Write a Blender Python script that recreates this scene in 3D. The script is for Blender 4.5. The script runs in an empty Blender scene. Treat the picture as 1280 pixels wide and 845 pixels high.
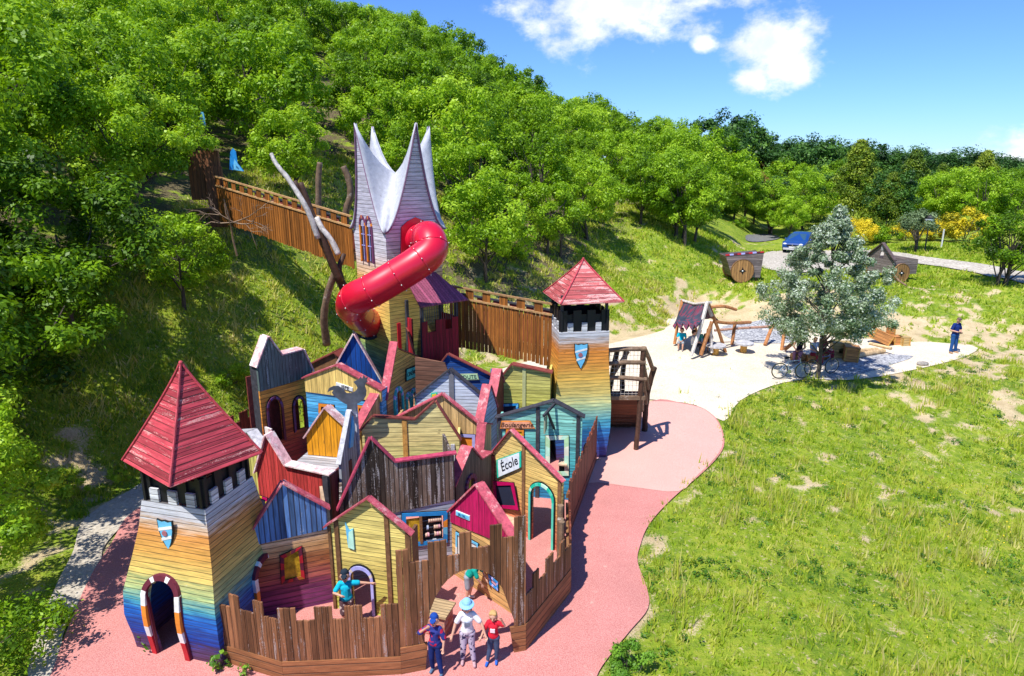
import bpy, math, random
import numpy as np
from mathutils import Vector, Matrix, noise, geometry
R = math.radians
PI = math.pi
random.seed(7)
rng = np.random.default_rng(11)
scn = bpy.context.scene
COL = scn.collection

# ------------------------------------------------------------------ survey helpers
F, CX, CY, H, PITCH = 830.0, 640.0, 422.5, 9.0, R(14.7)
cP, sP = math.cos(PITCH), math.sin(PITCH)
CAM = Vector((0, 0, H))
def ray(px, py):
    a = (px - CX) / F; b = (CY - py) / F
    return Vector((a, cP + b * sP, -sP + b * cP))
def G(px, py, z=0.0):
    d = ray(px, py); return CAM + d * ((z - H) / d.z)
def P(px, py, Y):
    d = ray(px, py); return CAM + d * (Y / d.y)
def proj(p):
    v = Vector(p) - CAM
    dep = v.y * cP - v.z * sP
    return (CX + F * v.x / dep, CY - F * (v.y * sP + v.z * cP) / dep, dep)

# ------------------------------------------------------------------ object helpers
def tag(o, label=None, cat=None, group=None, kind=None):
    if label: o['label'] = label
    if cat: o['category'] = cat
    if group: o['group'] = group
    if kind: o['kind'] = kind
    return o
def thing(name, label, cat, loc=(0, 0, 0), rz=0.0, group=None):
    o = bpy.data.objects.new(name, None); COL.objects.link(o)
    o.empty_display_size = .2
    o.location = loc; o.rotation_euler = (0, 0, rz)
    return tag(o, label, cat, group)
def link(name, me, parent=None, loc=None, rot=None):
    o = bpy.data.objects.new(name, me); COL.objects.link(o)
    if parent is not None: o.parent = parent
    if loc is not None: o.location = loc
    if rot is not None: o.rotation_euler = rot
    return o
class MB:
    def __init__(s): s.v = []; s.f = []; s.m = []
    def add(s, vs, fs, mi=0):
        n = len(s.v); s.v += [tuple(v) for v in vs]
        for f in fs: s.f.append(tuple(i + n for i in f)); s.m.append(mi)
    def box(s, x0, x1, y0, y1, z0, z1, mi=0):
        s.add([(x0,y0,z0),(x1,y0,z0),(x1,y1,z0),(x0,y1,z0),(x0,y0,z1),(x1,y0,z1),(x1,y1,z1),(x0,y1,z1)],
              [(0,3,2,1),(4,5,6,7),(0,1,5,4),(1,2,6,5),(2,3,7,6),(3,0,4,7)], mi)
    def hexa(s, p8, mi=0):
        s.add(p8, [(0,3,2,1),(4,5,6,7),(0,1,5,4),(1,2,6,5),(2,3,7,6),(3,0,4,7)], mi)
    def bar(s, a, b, w, h=None, up=(0,0,1), mi=0):
        """rectangular bar from a to b; w across, h along up"""
        a = Vector(a); b = Vector(b); h = h or w
        d = (b - a).normalized(); up = Vector(up)
        if abs(d.dot(up)) > .98: up = Vector((0, 1, 0))
        sx = d.cross(up).normalized() * w / 2; sz = sx.cross(d).normalized() * h / 2
        s.hexa([a-sx-sz, a+sx-sz, b+sx-sz, b-sx-sz, a-sx+sz, a+sx+sz, b+sx+sz, b-sx+sz], mi)
    def tube(s, pts, radii, n=8, mi=0, cap=True, wob=0):
        pts = [Vector(p) for p in pts]
        if not hasattr(radii, '__len__'): radii = [radii] * len(pts)
        base = len(s.v); prev = None
        for i, p in enumerate(pts):
            d = (pts[min(i+1, len(pts)-1)] - pts[max(i-1, 0)]).normalized()
            if prev is None:
                ref = Vector((0,0,1)) if abs(d.z) < .9 else Vector((1,0,0))
                x = d.cross(ref).normalized()
            else:
                x = (prev - d * prev.dot(d)).normalized()
            prev = x; y = d.cross(x)
            for k in range(n):
                a = 2*PI*k/n; r = radii[i] * (1 + (random.uniform(-wob, wob) if wob else 0))
                s.v.append(tuple(p + x*math.cos(a)*r + y*math.sin(a)*r))
        for i in range(len(pts)-1):
            for k in range(n):
                k2 = (k+1) % n
                s.f.append((base+i*n+k, base+i*n+k2, base+(i+1)*n+k2, base+(i+1)*n+k)); s.m.append(mi)
        if cap:
            s.f.append(tuple(base+k for k in reversed(range(n)))); s.m.append(mi)
            s.f.append(tuple(base+(len(pts)-1)*n+k for k in range(n))); s.m.append(mi)
    def prism(s, poly, y0, y1, holes=(), mi=0):
        """poly in (x,z), extruded along y"""
        loops = [list(poly)] + [list(h) for h in holes]
        tess = geometry.tessellate_polygon([[Vector((p[0], p[1], 0)) for p in l] for l in loops])
        flat = [p for l in loops for p in l]; n = len(flat); b = len(s.v)
        for p in flat: s.v.append((p[0], y0, p[1]))
        for p in flat: s.v.append((p[0], y1, p[1]))
        for t in tess:
            t = list(t)
            s.f.append((b+t[0], b+t[1], b+t[2])); s.m.append(mi)
            s.f.append((b+n+t[2], b+n+t[1], b+n+t[0])); s.m.append(mi)
        o = 0
        for l in loops:
            k = len(l)
            for i in range(k):
                j = (i+1) % k
                s.f.append((b+o+i, b+o+j, b+n+o+j, b+n+o+i)); s.m.append(mi)
            o += k
    def lathe(s, prof, n=16, c=(0,0,0), mi=0):
        base = len(s.v)
        for r, z in prof:
            for k in range(n):
                a = 2*PI*k/n; s.v.append((c[0]+r*math.cos(a), c[1]+r*math.sin(a), c[2]+z))
        for i in range(len(prof)-1):
            for k in range(n):
                k2 = (k+1) % n
                s.f.append((base+i*n+k, base+i*n+k2, base+(i+1)*n+k2, base+(i+1)*n+k)); s.m.append(mi)
    def ball(s, c, r, n=12, mi=0, sc=(1,1,1)):
        prof = [(math.sin(PI*i/n)*1.0, -math.cos(PI*i/n)) for i in range(n+1)]
        base = len(s.v)
        for rr, z in prof:
            for k in range(n):
                a = 2*PI*k/n
                s.v.append((c[0]+r*sc[0]*rr*math.cos(a), c[1]+r*sc[1]*rr*math.sin(a), c[2]+r*sc[2]*z))
        for i in range(n):
            for k in range(n):
                k2 = (k+1) % n
                s.f.append((base+i*n+k, base+i*n+k2, base+(i+1)*n+k2, base+(i+1)*n+k)); s.m.append(mi)
    def build(s, name, mats, parent=None, smooth=False, fix=True, loc=None, rot=None):
        me = bpy.data.meshes.new(name); me.from_pydata(s.v, [], s.f)
        if not isinstance(mats, (list, tuple)): mats = [mats]
        for m in mats: me.materials.append(m)
        if len(mats) > 1:
            me.polygons.foreach_set('material_index', s.m)
        if fix:
            import bmesh
            bm = bmesh.new(); bm.from_mesh(me)
            bmesh.ops.remove_doubles(bm, verts=bm.verts, dist=1e-5)
            bmesh.ops.recalc_face_normals(bm, faces=bm.faces)
            bm.to_mesh(me); bm.free()
        if smooth:
            me.polygons.foreach_set('use_smooth', [True]*len(me.polygons))
        me.update()
        return link(name, me, parent, loc, rot)

# ------------------------------------------------------------------ materials
def nt_new(name):
    m = bpy.data.materials.new(name); m.use_nodes = True
    nt = m.node_tree; nt.nodes.clear(); return m, nt
class NB:
    """tiny node builder"""
    def __init__(s, nt): s.nt = nt
    def n(s, t, **kw):
        nd = s.nt.nodes.new(t)
        for k, v in kw.items(): setattr(nd, k, v)
        return nd
    def set(s, sock, v):
        if isinstance(v, bpy.types.NodeSocket): s.nt.links.new(v, sock)
        elif isinstance(v, (tuple, list)) and len(v) == 3 and len(sock.default_value) == 4: sock.default_value = (*v, 1)
        else: sock.default_value = v
    def math(s, op, a, b=None, c=None, clamp=False):
        nd = s.n('ShaderNodeMath', operation=op, use_clamp=clamp)
        for i, v in enumerate((a, b, c)):
            if v is not None: s.set(nd.inputs[i], v)
        return nd.outputs[0]
    def mix(s, f, a, b, mode='MIX'):
        nd = s.n('ShaderNodeMix', data_type='RGBA', blend_type=mode)
        s.set(nd.inputs[0], f); s.set(nd.inputs[6], a); s.set(nd.inputs[7], b)
        return nd.outputs[2]
    def ramp(s, f, stops, interp='LINEAR'):
        nd = s.n('ShaderNodeValToRGB'); cr = nd.color_ramp; cr.interpolation = interp
        while len(cr.elements) < len(stops): cr.elements.new(.5)
        for e, (p, c) in zip(cr.elements, stops):
            e.position = p; e.color = (*c, 1) if len(c) == 3 else c
        s.set(nd.inputs[0], f); return nd.outputs[0]
    def noise(s, vec, scale, detail=2, rough=.5, dim='3D', w=None):
        nd = s.n('ShaderNodeTexNoise', noise_dimensions=dim)
        if vec is not None: s.set(nd.inputs['Vector'], vec)
        if w is not None: s.set(nd.inputs['W'], w)
        s.set(nd.inputs['Scale'], scale); s.set(nd.inputs['Detail'], detail); s.set(nd.inputs['Roughness'], rough)
        return nd.outputs[0]
    def mapping(s, vec, scale):
        nd = s.n('ShaderNodeVectorMath', operation='MULTIPLY'); s.set(nd.inputs[0], vec); nd.inputs[1].default_value = scale
        return nd.outputs[0]
    def smooth(s, v, a, b):
        nd = s.n('ShaderNodeMapRange', interpolation_type='SMOOTHSTEP'); s.set(nd.inputs[0], v)
        nd.inputs[1].default_value = a; nd.inputs[2].default_value = b
        return nd.outputs[0]
    def out(s, shader): 
        o = s.n('ShaderNodeOutputMaterial'); s.nt.links.new(shader, o.inputs[0])
    def bsdf(s, color, rough=.7, spec=.3, bump=None, bump_d=.01, bump_s=.6, metal=0, coat=0):
        b = s.n('ShaderNodeBsdfPrincipled')
        s.set(b.inputs['Base Color'], color); s.set(b.inputs['Roughness'], rough)
        b.inputs['Specular IOR Level'].default_value = spec; b.inputs['Metallic'].default_value = metal
        b.inputs['Coat Weight'].default_value = coat
        if bump is not None:
            bn = s.n('ShaderNodeBump'); bn.inputs['Strength'].default_value = bump_s; bn.inputs['Distance'].default_value = bump_d
            s.set(bn.inputs['Height'], bump); s.nt.links.new(bn.outputs[0], b.inputs['Normal'])
        return b.outputs[0]
_mc = {}
def plain(name, c, rough=.6, spec=.3, var=.12, scale=6, metal=0, coat=0, bump=.0):
    if name in _mc: return _mc[name]
    m, nt = nt_new(name); b = NB(nt)
    tc = b.n('ShaderNodeTexCoord').outputs['Object']
    nz = b.noise(tc, scale, 4, .6)
    col = b.mix(b.smooth(nz, .3, .7), tuple(x*(1-var) for x in c), tuple(min(1, x*(1+var)) for x in c))
    b.out(b.bsdf(col, rough, spec, nz if bump else None, bump or .01, .5, metal, coat))
    _mc[name] = m; return m
def wood(name, ramp, axis='H', w=.1, wear=.25, wearcol=(.62,.56,.5), var=.22, grad=False, zr=(0, 3), gap=.08, gapdark=.25, jit=.12, grain=1.0, seed=0.0):
    """painted / weathered planks. ramp: one colour or [(z,col)...]; axis H = boards run level, V = upright, X = boards along x seen from above, N = no joints"""
    if name in _mc: return _mc[name]
    m, nt = nt_new(name); b = NB(nt)
    tc = b.n('ShaderNodeTexCoord').outputs['Object']
    sep = b.n('ShaderNodeSeparateXYZ'); b.set(sep.inputs[0], tc); X, Y, Z = sep.outputs
    oi = b.n('ShaderNodeObjectInfo').outputs['Random']
    c = {'H': Z, 'V': X, 'X': Y, 'N': X, 'Y': X}[axis]
    # slight waviness in plank width
    q = b.math('DIVIDE', c, w)
    idx = b.math('FLOOR', q) if axis != 'N' else 0.0
    wn = b.n('ShaderNodeTexWhiteNoise', noise_dimensions='2D')
    cb = b.n('ShaderNodeCombineXYZ'); b.set(cb.inputs[0], b.math('ADD', idx, seed)); b.set(cb.inputs[1], b.math('MULTIPLY', oi, 37.0))
    nt.links.new(cb.outputs[0], wn.inputs[0]); rnd = wn.outputs[0]
    if axis == 'H': g = (1.2, 1.2, 14)
    elif axis == 'X': g = (1.2, 14, 14)
    elif axis == 'N': g = (5, 5, 5)
    else: g = (14, 14, 1.2)
    off = b.n('ShaderNodeVectorMath', operation='ADD'); b.set(off.inputs[0], b.mapping(tc, g))
    cb2 = b.n('ShaderNodeCombineXYZ'); b.set(cb2.inputs[0], b.math('MULTIPLY', rnd, 30.0)); b.set(cb2.inputs[1], b.math('MULTIPLY', rnd, 17.0)); b.set(cb2.inputs[2], b.math('MULTIPLY', rnd, 9.0))
    nt.links.new(cb2.outputs[0], off.inputs[1])
    gr = b.noise(off.outputs[0], 1.6, 5, .65)
    # base colour
    if isinstance(ramp[0], (tuple, list)):
        zz = b.math('ADD', Z, b.math('MULTIPLY', b.math('SUBTRACT', gr, .5), .5))
        zz = b.math('ADD', zz, b.math('MULTIPLY', b.math('SUBTRACT', rnd, .5), jit))
        f = b.math('DIVIDE', b.math('SUBTRACT', zz, zr[0]), zr[1]-zr[0], clamp=True)
        col = b.ramp(f, [((z-zr[0])/(zr[1]-zr[0]), cc) for z, cc in ramp])
    else:
        col = (*ramp, 1)
    k = b.math('ADD', b.math('MULTIPLY', b.math('SUBTRACT', rnd, .5), 2*var), 1.0)
    k = b.math('MULTIPLY', k, b.math('ADD', b.math('MULTIPLY', b.math('SUBTRACT', gr, .5), 1.9*grain), .96))
    fin = b.noise(b.mapping(tc, ((3, 3, 60) if axis == 'H' else (3, 60, 60)) if axis in 'HX' else ((60, 60, 3) if axis != 'N' else (40, 40, 40))), 1.0, 3, .7)
    k = b.math('MULTIPLY', k, b.math('ADD', b.math('MULTIPLY', b.math('SUBTRACT', fin, .5), .7*grain), 1.0))
    ck = b.n('ShaderNodeCombineXYZ')
    for i in range(3): b.set(ck.inputs[i], k)
    col = b.mix(1.0, col, ck.outputs[0], 'MULTIPLY')
    # worn patches
    big = b.noise(off.outputs[0], .55, 6, .75)
    fine = b.noise(tc, 45, 3, .7)
    wv = b.math('ADD', b.math('MULTIPLY', big, .75), b.math('MULTIPLY', fine, .25))
    wf = b.smooth(wv, .665-.2*wear, .715-.2*wear)
    col = b.mix(b.math('MULTIPLY', wf, min(1, .3+wear)), col, (*wearcol, 1))
    # knots
    vo = b.n('ShaderNodeTexVoronoi', feature='F1'); b.set(vo.inputs['Vector'], b.mapping(tc, (1.6, 1.6, 3.5) if axis in 'HX' else (5, 5, 1.2))); vo.inputs['Scale'].default_value = 1.0
    kn = b.smooth(vo.outputs['Distance'], .09, .05)
    col = b.mix(b.math('MULTIPLY', kn, .55), col, (.09,.05,.03,1))
    hgt = gr
    if axis != 'N':
        fr = b.math('FRACT', q)
        e = b.math('ABSOLUTE', b.math('SUBTRACT', fr, .5))
        gp = b.smooth(e, .5-gap, .5-gap*.35)
        col = b.mix(b.math('MULTIPLY', gp, 1-gapdark), col, (.03,.018,.012,1))
        hgt = b.math('SUBTRACT', b.math('MULTIPLY', gr, .25), gp)
    b.out(b.bsdf(col, .62, .3, hgt, .012, .8))
    _mc[name] = m; return m
# ------------------------------------------------------------------ materials for the castle
PINK = wood('pink_painted_board', (.43,.075,.10), 'N', wear=.62, wearcol=(.64,.31,.3))
PINKW = wood('worn_pink_white_board', (.72,.42,.42), 'N', wear=.8, wearcol=(.8,.72,.66))
MAGT = wood('magenta_board', (.42,.05,.10), 'N', wear=.25, wearcol=(.75,.3,.35))
DKT = wood('dark_red_board', (.22,.05,.04), 'N', wear=.3, wearcol=(.4,.2,.16))
DARK = wood('charcoal_board', (.045,.045,.055), 'N', wear=.25, wearcol=(.15,.14,.14))
GREYT = wood('grey_board', (.42,.41,.42), 'N', wear=.5, wearcol=(.66,.62,.58))
BROWN = wood('brown_board', (.2,.1,.045), 'N', wear=.35, wearcol=(.36,.25,.17))
BLACK = plain('black_paint', (.012,.012,.015), .5)
WHITE = plain('white_paint', (.75,.75,.72), .5)
RED = plain('red_paint', (.5,.02,.03), .45)
BLUE = plain('blue_paint', (.02,.25,.62), .45)
LBLUE = plain('light_blue_paint', (.15,.5,.75), .45)
GREEN = plain('green_paint', (.02,.5,.33), .45)
MINT = plain('mint_paint', (.5,.8,.62), .45)
ORANGE = plain('orange_paint', (.75,.25,.03), .45)
YELLOW = plain('yellow_paint', (.75,.55,.03), .45)
PURPLE = plain('purple_paint', (.15,.06,.2), .45)
LILAC = plain('lilac_paint', (.42,.42,.8), .45)
MAG = plain('magenta_paint', (.5,.005,.1), .45)
MAROON = plain('maroon_paint', (.13,.02,.04), .45)
GAL = plain('galvanised_metal', (.13,.145,.18), .45, .5, .3, 3, metal=.6)
LOG = wood('weathered_log', (.2,.13,.08), 'N', wear=.5, wearcol=(.45,.38,.32))
LOGD = wood('dark_stained_log', (.07,.035,.022), 'N', wear=.25, wearcol=(.2,.13,.1))

# ------------------------------------------------------------------ walls in a vertical plane
class Plane:
    def __init__(s, a, b):
        A = P(*a); B = P(*b)
        s.o = Vector((A.x, A.y, 0)); d = Vector((B.x-A.x, B.y-A.y, 0)); s.len = d.length
        s.u = d.normalized(); s.n = Vector((s.u.y, -s.u.x, 0)); s.rz = math.atan2(s.u.y, s.u.x)
    def uv(s, px, py):
        d = ray(px, py); t = (s.o - CAM).dot(s.n) / d.dot(s.n)
        p = CAM + d*t
        return ((p - s.o).dot(s.u), p.z)
def clip(poly, a, b, keep_above=True):
    """clip (x,z) polygon with line a-b"""
    def side(p):
        v = (b[0]-a[0])*(p[1]-a[1]) - (b[1]-a[1])*(p[0]-a[0])
        return v if keep_above else -v
    out = []
    for i in range(len(poly)):
        p, q = poly[i], poly[(i+1) % len(poly)]; sp_, sq = side(p), side(q)
        if sp_ >= 0: out.append(p)
        if sp_*sq < 0:
            t = sp_/(sp_-sq); out.append((p[0]+(q[0]-p[0])*t, p[1]+(q[1]-p[1])*t))
    return out
def arch(cx, z0, w, h, pointed=False, n=12, lean=0):
    """closed outline, starting bottom left, going up and over"""
    pts = [(cx-w/2, z0)]
    zs = z0 + h - (w*.75 if pointed else w/2)
    for i in range(n+1):
        t = i/n
        if pointed:
            if t <= .5:
                k = t*2; x = -w/2*(1-k**1.6); z = zs + (h-(zs-z0))*math.sin(k*PI/2)**.9
            else:
                k = (1-t)*2; x = w/2*(1-k**1.6); z = zs + (h-(zs-z0))*math.sin(k*PI/2)**.9
        else:
            a = PI*(1-t); x = w/2*math.cos(a); z = zs + w/2*math.sin(a)
        pts.append((cx+x, z))
    pts.append((cx+w/2, z0))
    return pts
def offset_arch(cx, z0, w, h, d, pointed=False, n=12): return arch(cx, z0, w+2*d, h+d, pointed, n)
def ring(name, inner, outer, y0, y1, mats, parent, pattern=None, closed=False):
    """frame between two outlines with the same number of points, tiles in a colour pattern"""
    mb = MB(); n = len(inner); L = n if closed else n-1
    pattern = pattern or [0]
    for i in range(L):
        j = (i+1) % n
        a, b_, c, d = inner[i], inner[j], outer[j], outer[i]
        mb.hexa([(a[0],y0,a[1]),(b_[0],y0,b_[1]),(c[0],y0,c[1]),(d[0],y0,d[1]),(a[0],y1,a[1]),(b_[0],y1,b_[1]),(c[0],y1,c[1]),(d[0],y1,d[1])], pattern[i % len(pattern)])
    return mb.build(name, mats, parent)
def quad(name, q, y0, y1, mat, parent, holes=()):
    mb = MB(); mb.prism(q, y0, y1, holes); return mb.build(name, mat, parent)
def inset(q, d):
    """shrink a polygon towards its middle by about d metres"""
    cx = sum(p[0] for p in q)/len(q); cz = sum(p[1] for p in q)/len(q)
    o = []
    for x, z in q:
        sx = max(abs(x-cx), 1e-4); sz = max(abs(z-cz), 1e-4)
        o.append((cx+(x-cx)*max(0,(1-d/sx)), cz+(z-cz)*max(0,(1-d/sz))))
    return o
def text(txt, size, mat, parent, x, y, z, ang=0, shear=0, depth=.006, name='lettering'):
    cu = bpy.data.curves.new('lettering', 'FONT'); cu.body = txt; cu.size = size; cu.extrude = depth/2
    cu.align_x = 'CENTER'; cu.align_y = 'CENTER'; cu.shear = shear; cu.resolution_u = 3; cu.offset = size*.004
    tmp = bpy.data.objects.new('tmp_lettering', cu); COL.objects.link(tmp)
    dg = bpy.context.evaluated_depsgraph_get(); dg.update()
    me = bpy.data.meshes.new_from_object(tmp.evaluated_get(dg))
    bpy.data.objects.remove(tmp); bpy.data.curves.remove(cu)
    me.materials.clear(); me.materials.append(mat)
    return link(name, me, parent, (x, y, z), (PI/2, -ang, 0))
def sign(parent, q, face, border, txt=None, tmat=None, size=.15, shear=.3, bd=.035, y=-.05, corners=None):
    mb = MB(); mb.prism(q, y, y+.03); s_ = mb.build('sign', border, parent)
    qi = inset(q, bd); quad('sign_face', qi, y-.006, y-.0, face, s_)
    if txt:
        cx = sum(p[0] for p in q)/4; cz = sum(p[1] for p in q)/4
        ang = math.atan2((q[1][1]-q[0][1]), (q[1][0]-q[0][0]))
        text(txt, size, tmat or BLACK, s_, cx, y-.011, cz, ang, shear)
    return s_
def board_run(pts, mat, parent, front=.1, back=.22, th=.035, name='roof_trim', ends=.06, up=None):
    """boards lying on the top edge of a wall, one per edge"""
    out = []
    for i in range(len(pts)-1):
        a = Vector((pts[i][0], 0, pts[i][1])); b_ = Vector((pts[i+1][0], 0, pts[i+1][1]))
        d = (b_-a)
        if d.length < .02: continue
        d.normalize(); nrm = Vector((-d.z, 0, d.x))
        if i == 0: a = a - d*ends
        if i == len(pts)-2: b_ = b_ + d*ends
        mb = MB(); o = nrm*(.004+.003*(i % 2)); t = nrm*th
        y0 = Vector((0,-front - .003*(i%2),0)); y1 = Vector((0,back + .003*(i%2),0))
        mb.hexa([a+o+y0, b_+o+y0, b_+o+y1, a+o+y1, a+o+t+y0, b_+o+t+y0, b_+o+t+y1, a+o+t+y1])
        out.append(mb.build(name, mat, parent))
    return out
def house(label, a, b, top, mat, split=None, trim=PINK, th=.06, depth=.9, side=None, holes=(), uholes=(), zb=0.0, tf=.08, tb=.2, name='playhouse', sides='LR', tth=.035, trim_name='roof_trim', backwall=True):
    pl = Plane(a, b)
    t = thing(name, label, 'playhouse', (pl.o.x, pl.o.y, 0), pl.rz)
    tp = [pl.uv(*p) for p in top]
    poly = [(tp[0][0], zb)] + tp + [(tp[-1][0], zb)]
    poly = poly[::-1]     # clockwise order does not matter after recalc
    if split:
        sa, sb, um = split; sa = pl.uv(*sa); sb = pl.uv(*sb)
        up = clip(poly, sa, sb, True); lo = clip(poly, sa, sb, False)
        m1 = MB(); m1.prism(up, -.03, th, uholes); m1.build('gable', um, t)
        m2 = MB(); m2.prism(lo, 0, th, holes); m2.build('wall', mat, t)
    else:
        m1 = MB(); m1.prism(poly, 0, th, holes); m1.build('wall', mat, t)
    if trim: board_run(tp, trim, t, tf, tb, tth, trim_name)
    side = side or mat
    for ch, u, z in (('L', tp[0][0], tp[0][1]), ('R', tp[-1][0], tp[-1][1])):
        if ch in sides and depth > 0:
            m = MB(); zz = z-.04
            m.box(0, depth, -.03, .03, zb, zz)
            m.build('side_wall', side, t, loc=(u+(.031 if ch == 'L' else -.031), th+.003, 0), rot=(0, 0, PI/2))
    if backwall and depth > 0:
        m = MB(); zz = min(tp[0][1], tp[-1][1]) - .35
        m.box(tp[0][0]+.065, tp[-1][0]-.065, 0, .05, zz-.12, zz)
        m.build('tie_beam', BROWN, t, loc=(0, th+depth-.06, 0))
    return t, pl, tp
def post(t, u, z0, z1, mat=BROWN, w=.09, y0=-.035, y1=-.001):
    m = MB(); m.box(u-w/2, u+w/2, y0, y1, z0, z1); return m.build('post', mat, t)
def zat(tp, u):
    for i in range(len(tp)-1):
        if tp[i][0] <= u <= tp[i+1][0] or tp[i+1][0] <= u <= tp[i][0]:
            k = (u-tp[i][0])/((tp[i+1][0]-tp[i][0]) or 1); return tp[i][1]+(tp[i+1][1]-tp[i][1])*k
    return tp[-1][1]
def box_of(pl, pxs):
    return [pl.uv(*p) for p in pxs]
def framed_window(t, q, fmat, dark, y=-.04, bw=.07, frame_name='window_frame', pattern=None, pane=None):
    """picture-frame round a quad opening (opening itself is the hole)"""
    qi = inset(q, bw)
    back = inset(q, -.012)
    ring('frame_edge', qi, back, y+.012, y+.03, BLACK, t, closed=True)
    def densify(qq):
        o = []
        for i in range(4):
            p0, p1 = qq[i], qq[(i+1) % 4]
            for k in range(4): o.append((p0[0]+(p1[0]-p0[0])*k/4, p0[1]+(p1[1]-p0[1])*k/4))
        return o
    mats = fmat if isinstance(fmat, list) else [fmat]
    f = ring(frame_name, densify(qi), densify(q), y, y+.02, mats, t, pattern, closed=True)
    if pane is not None: quad('window_pane', inset(q, bw-.005), y+.03, y+.05, pane, f)
    return f

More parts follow.
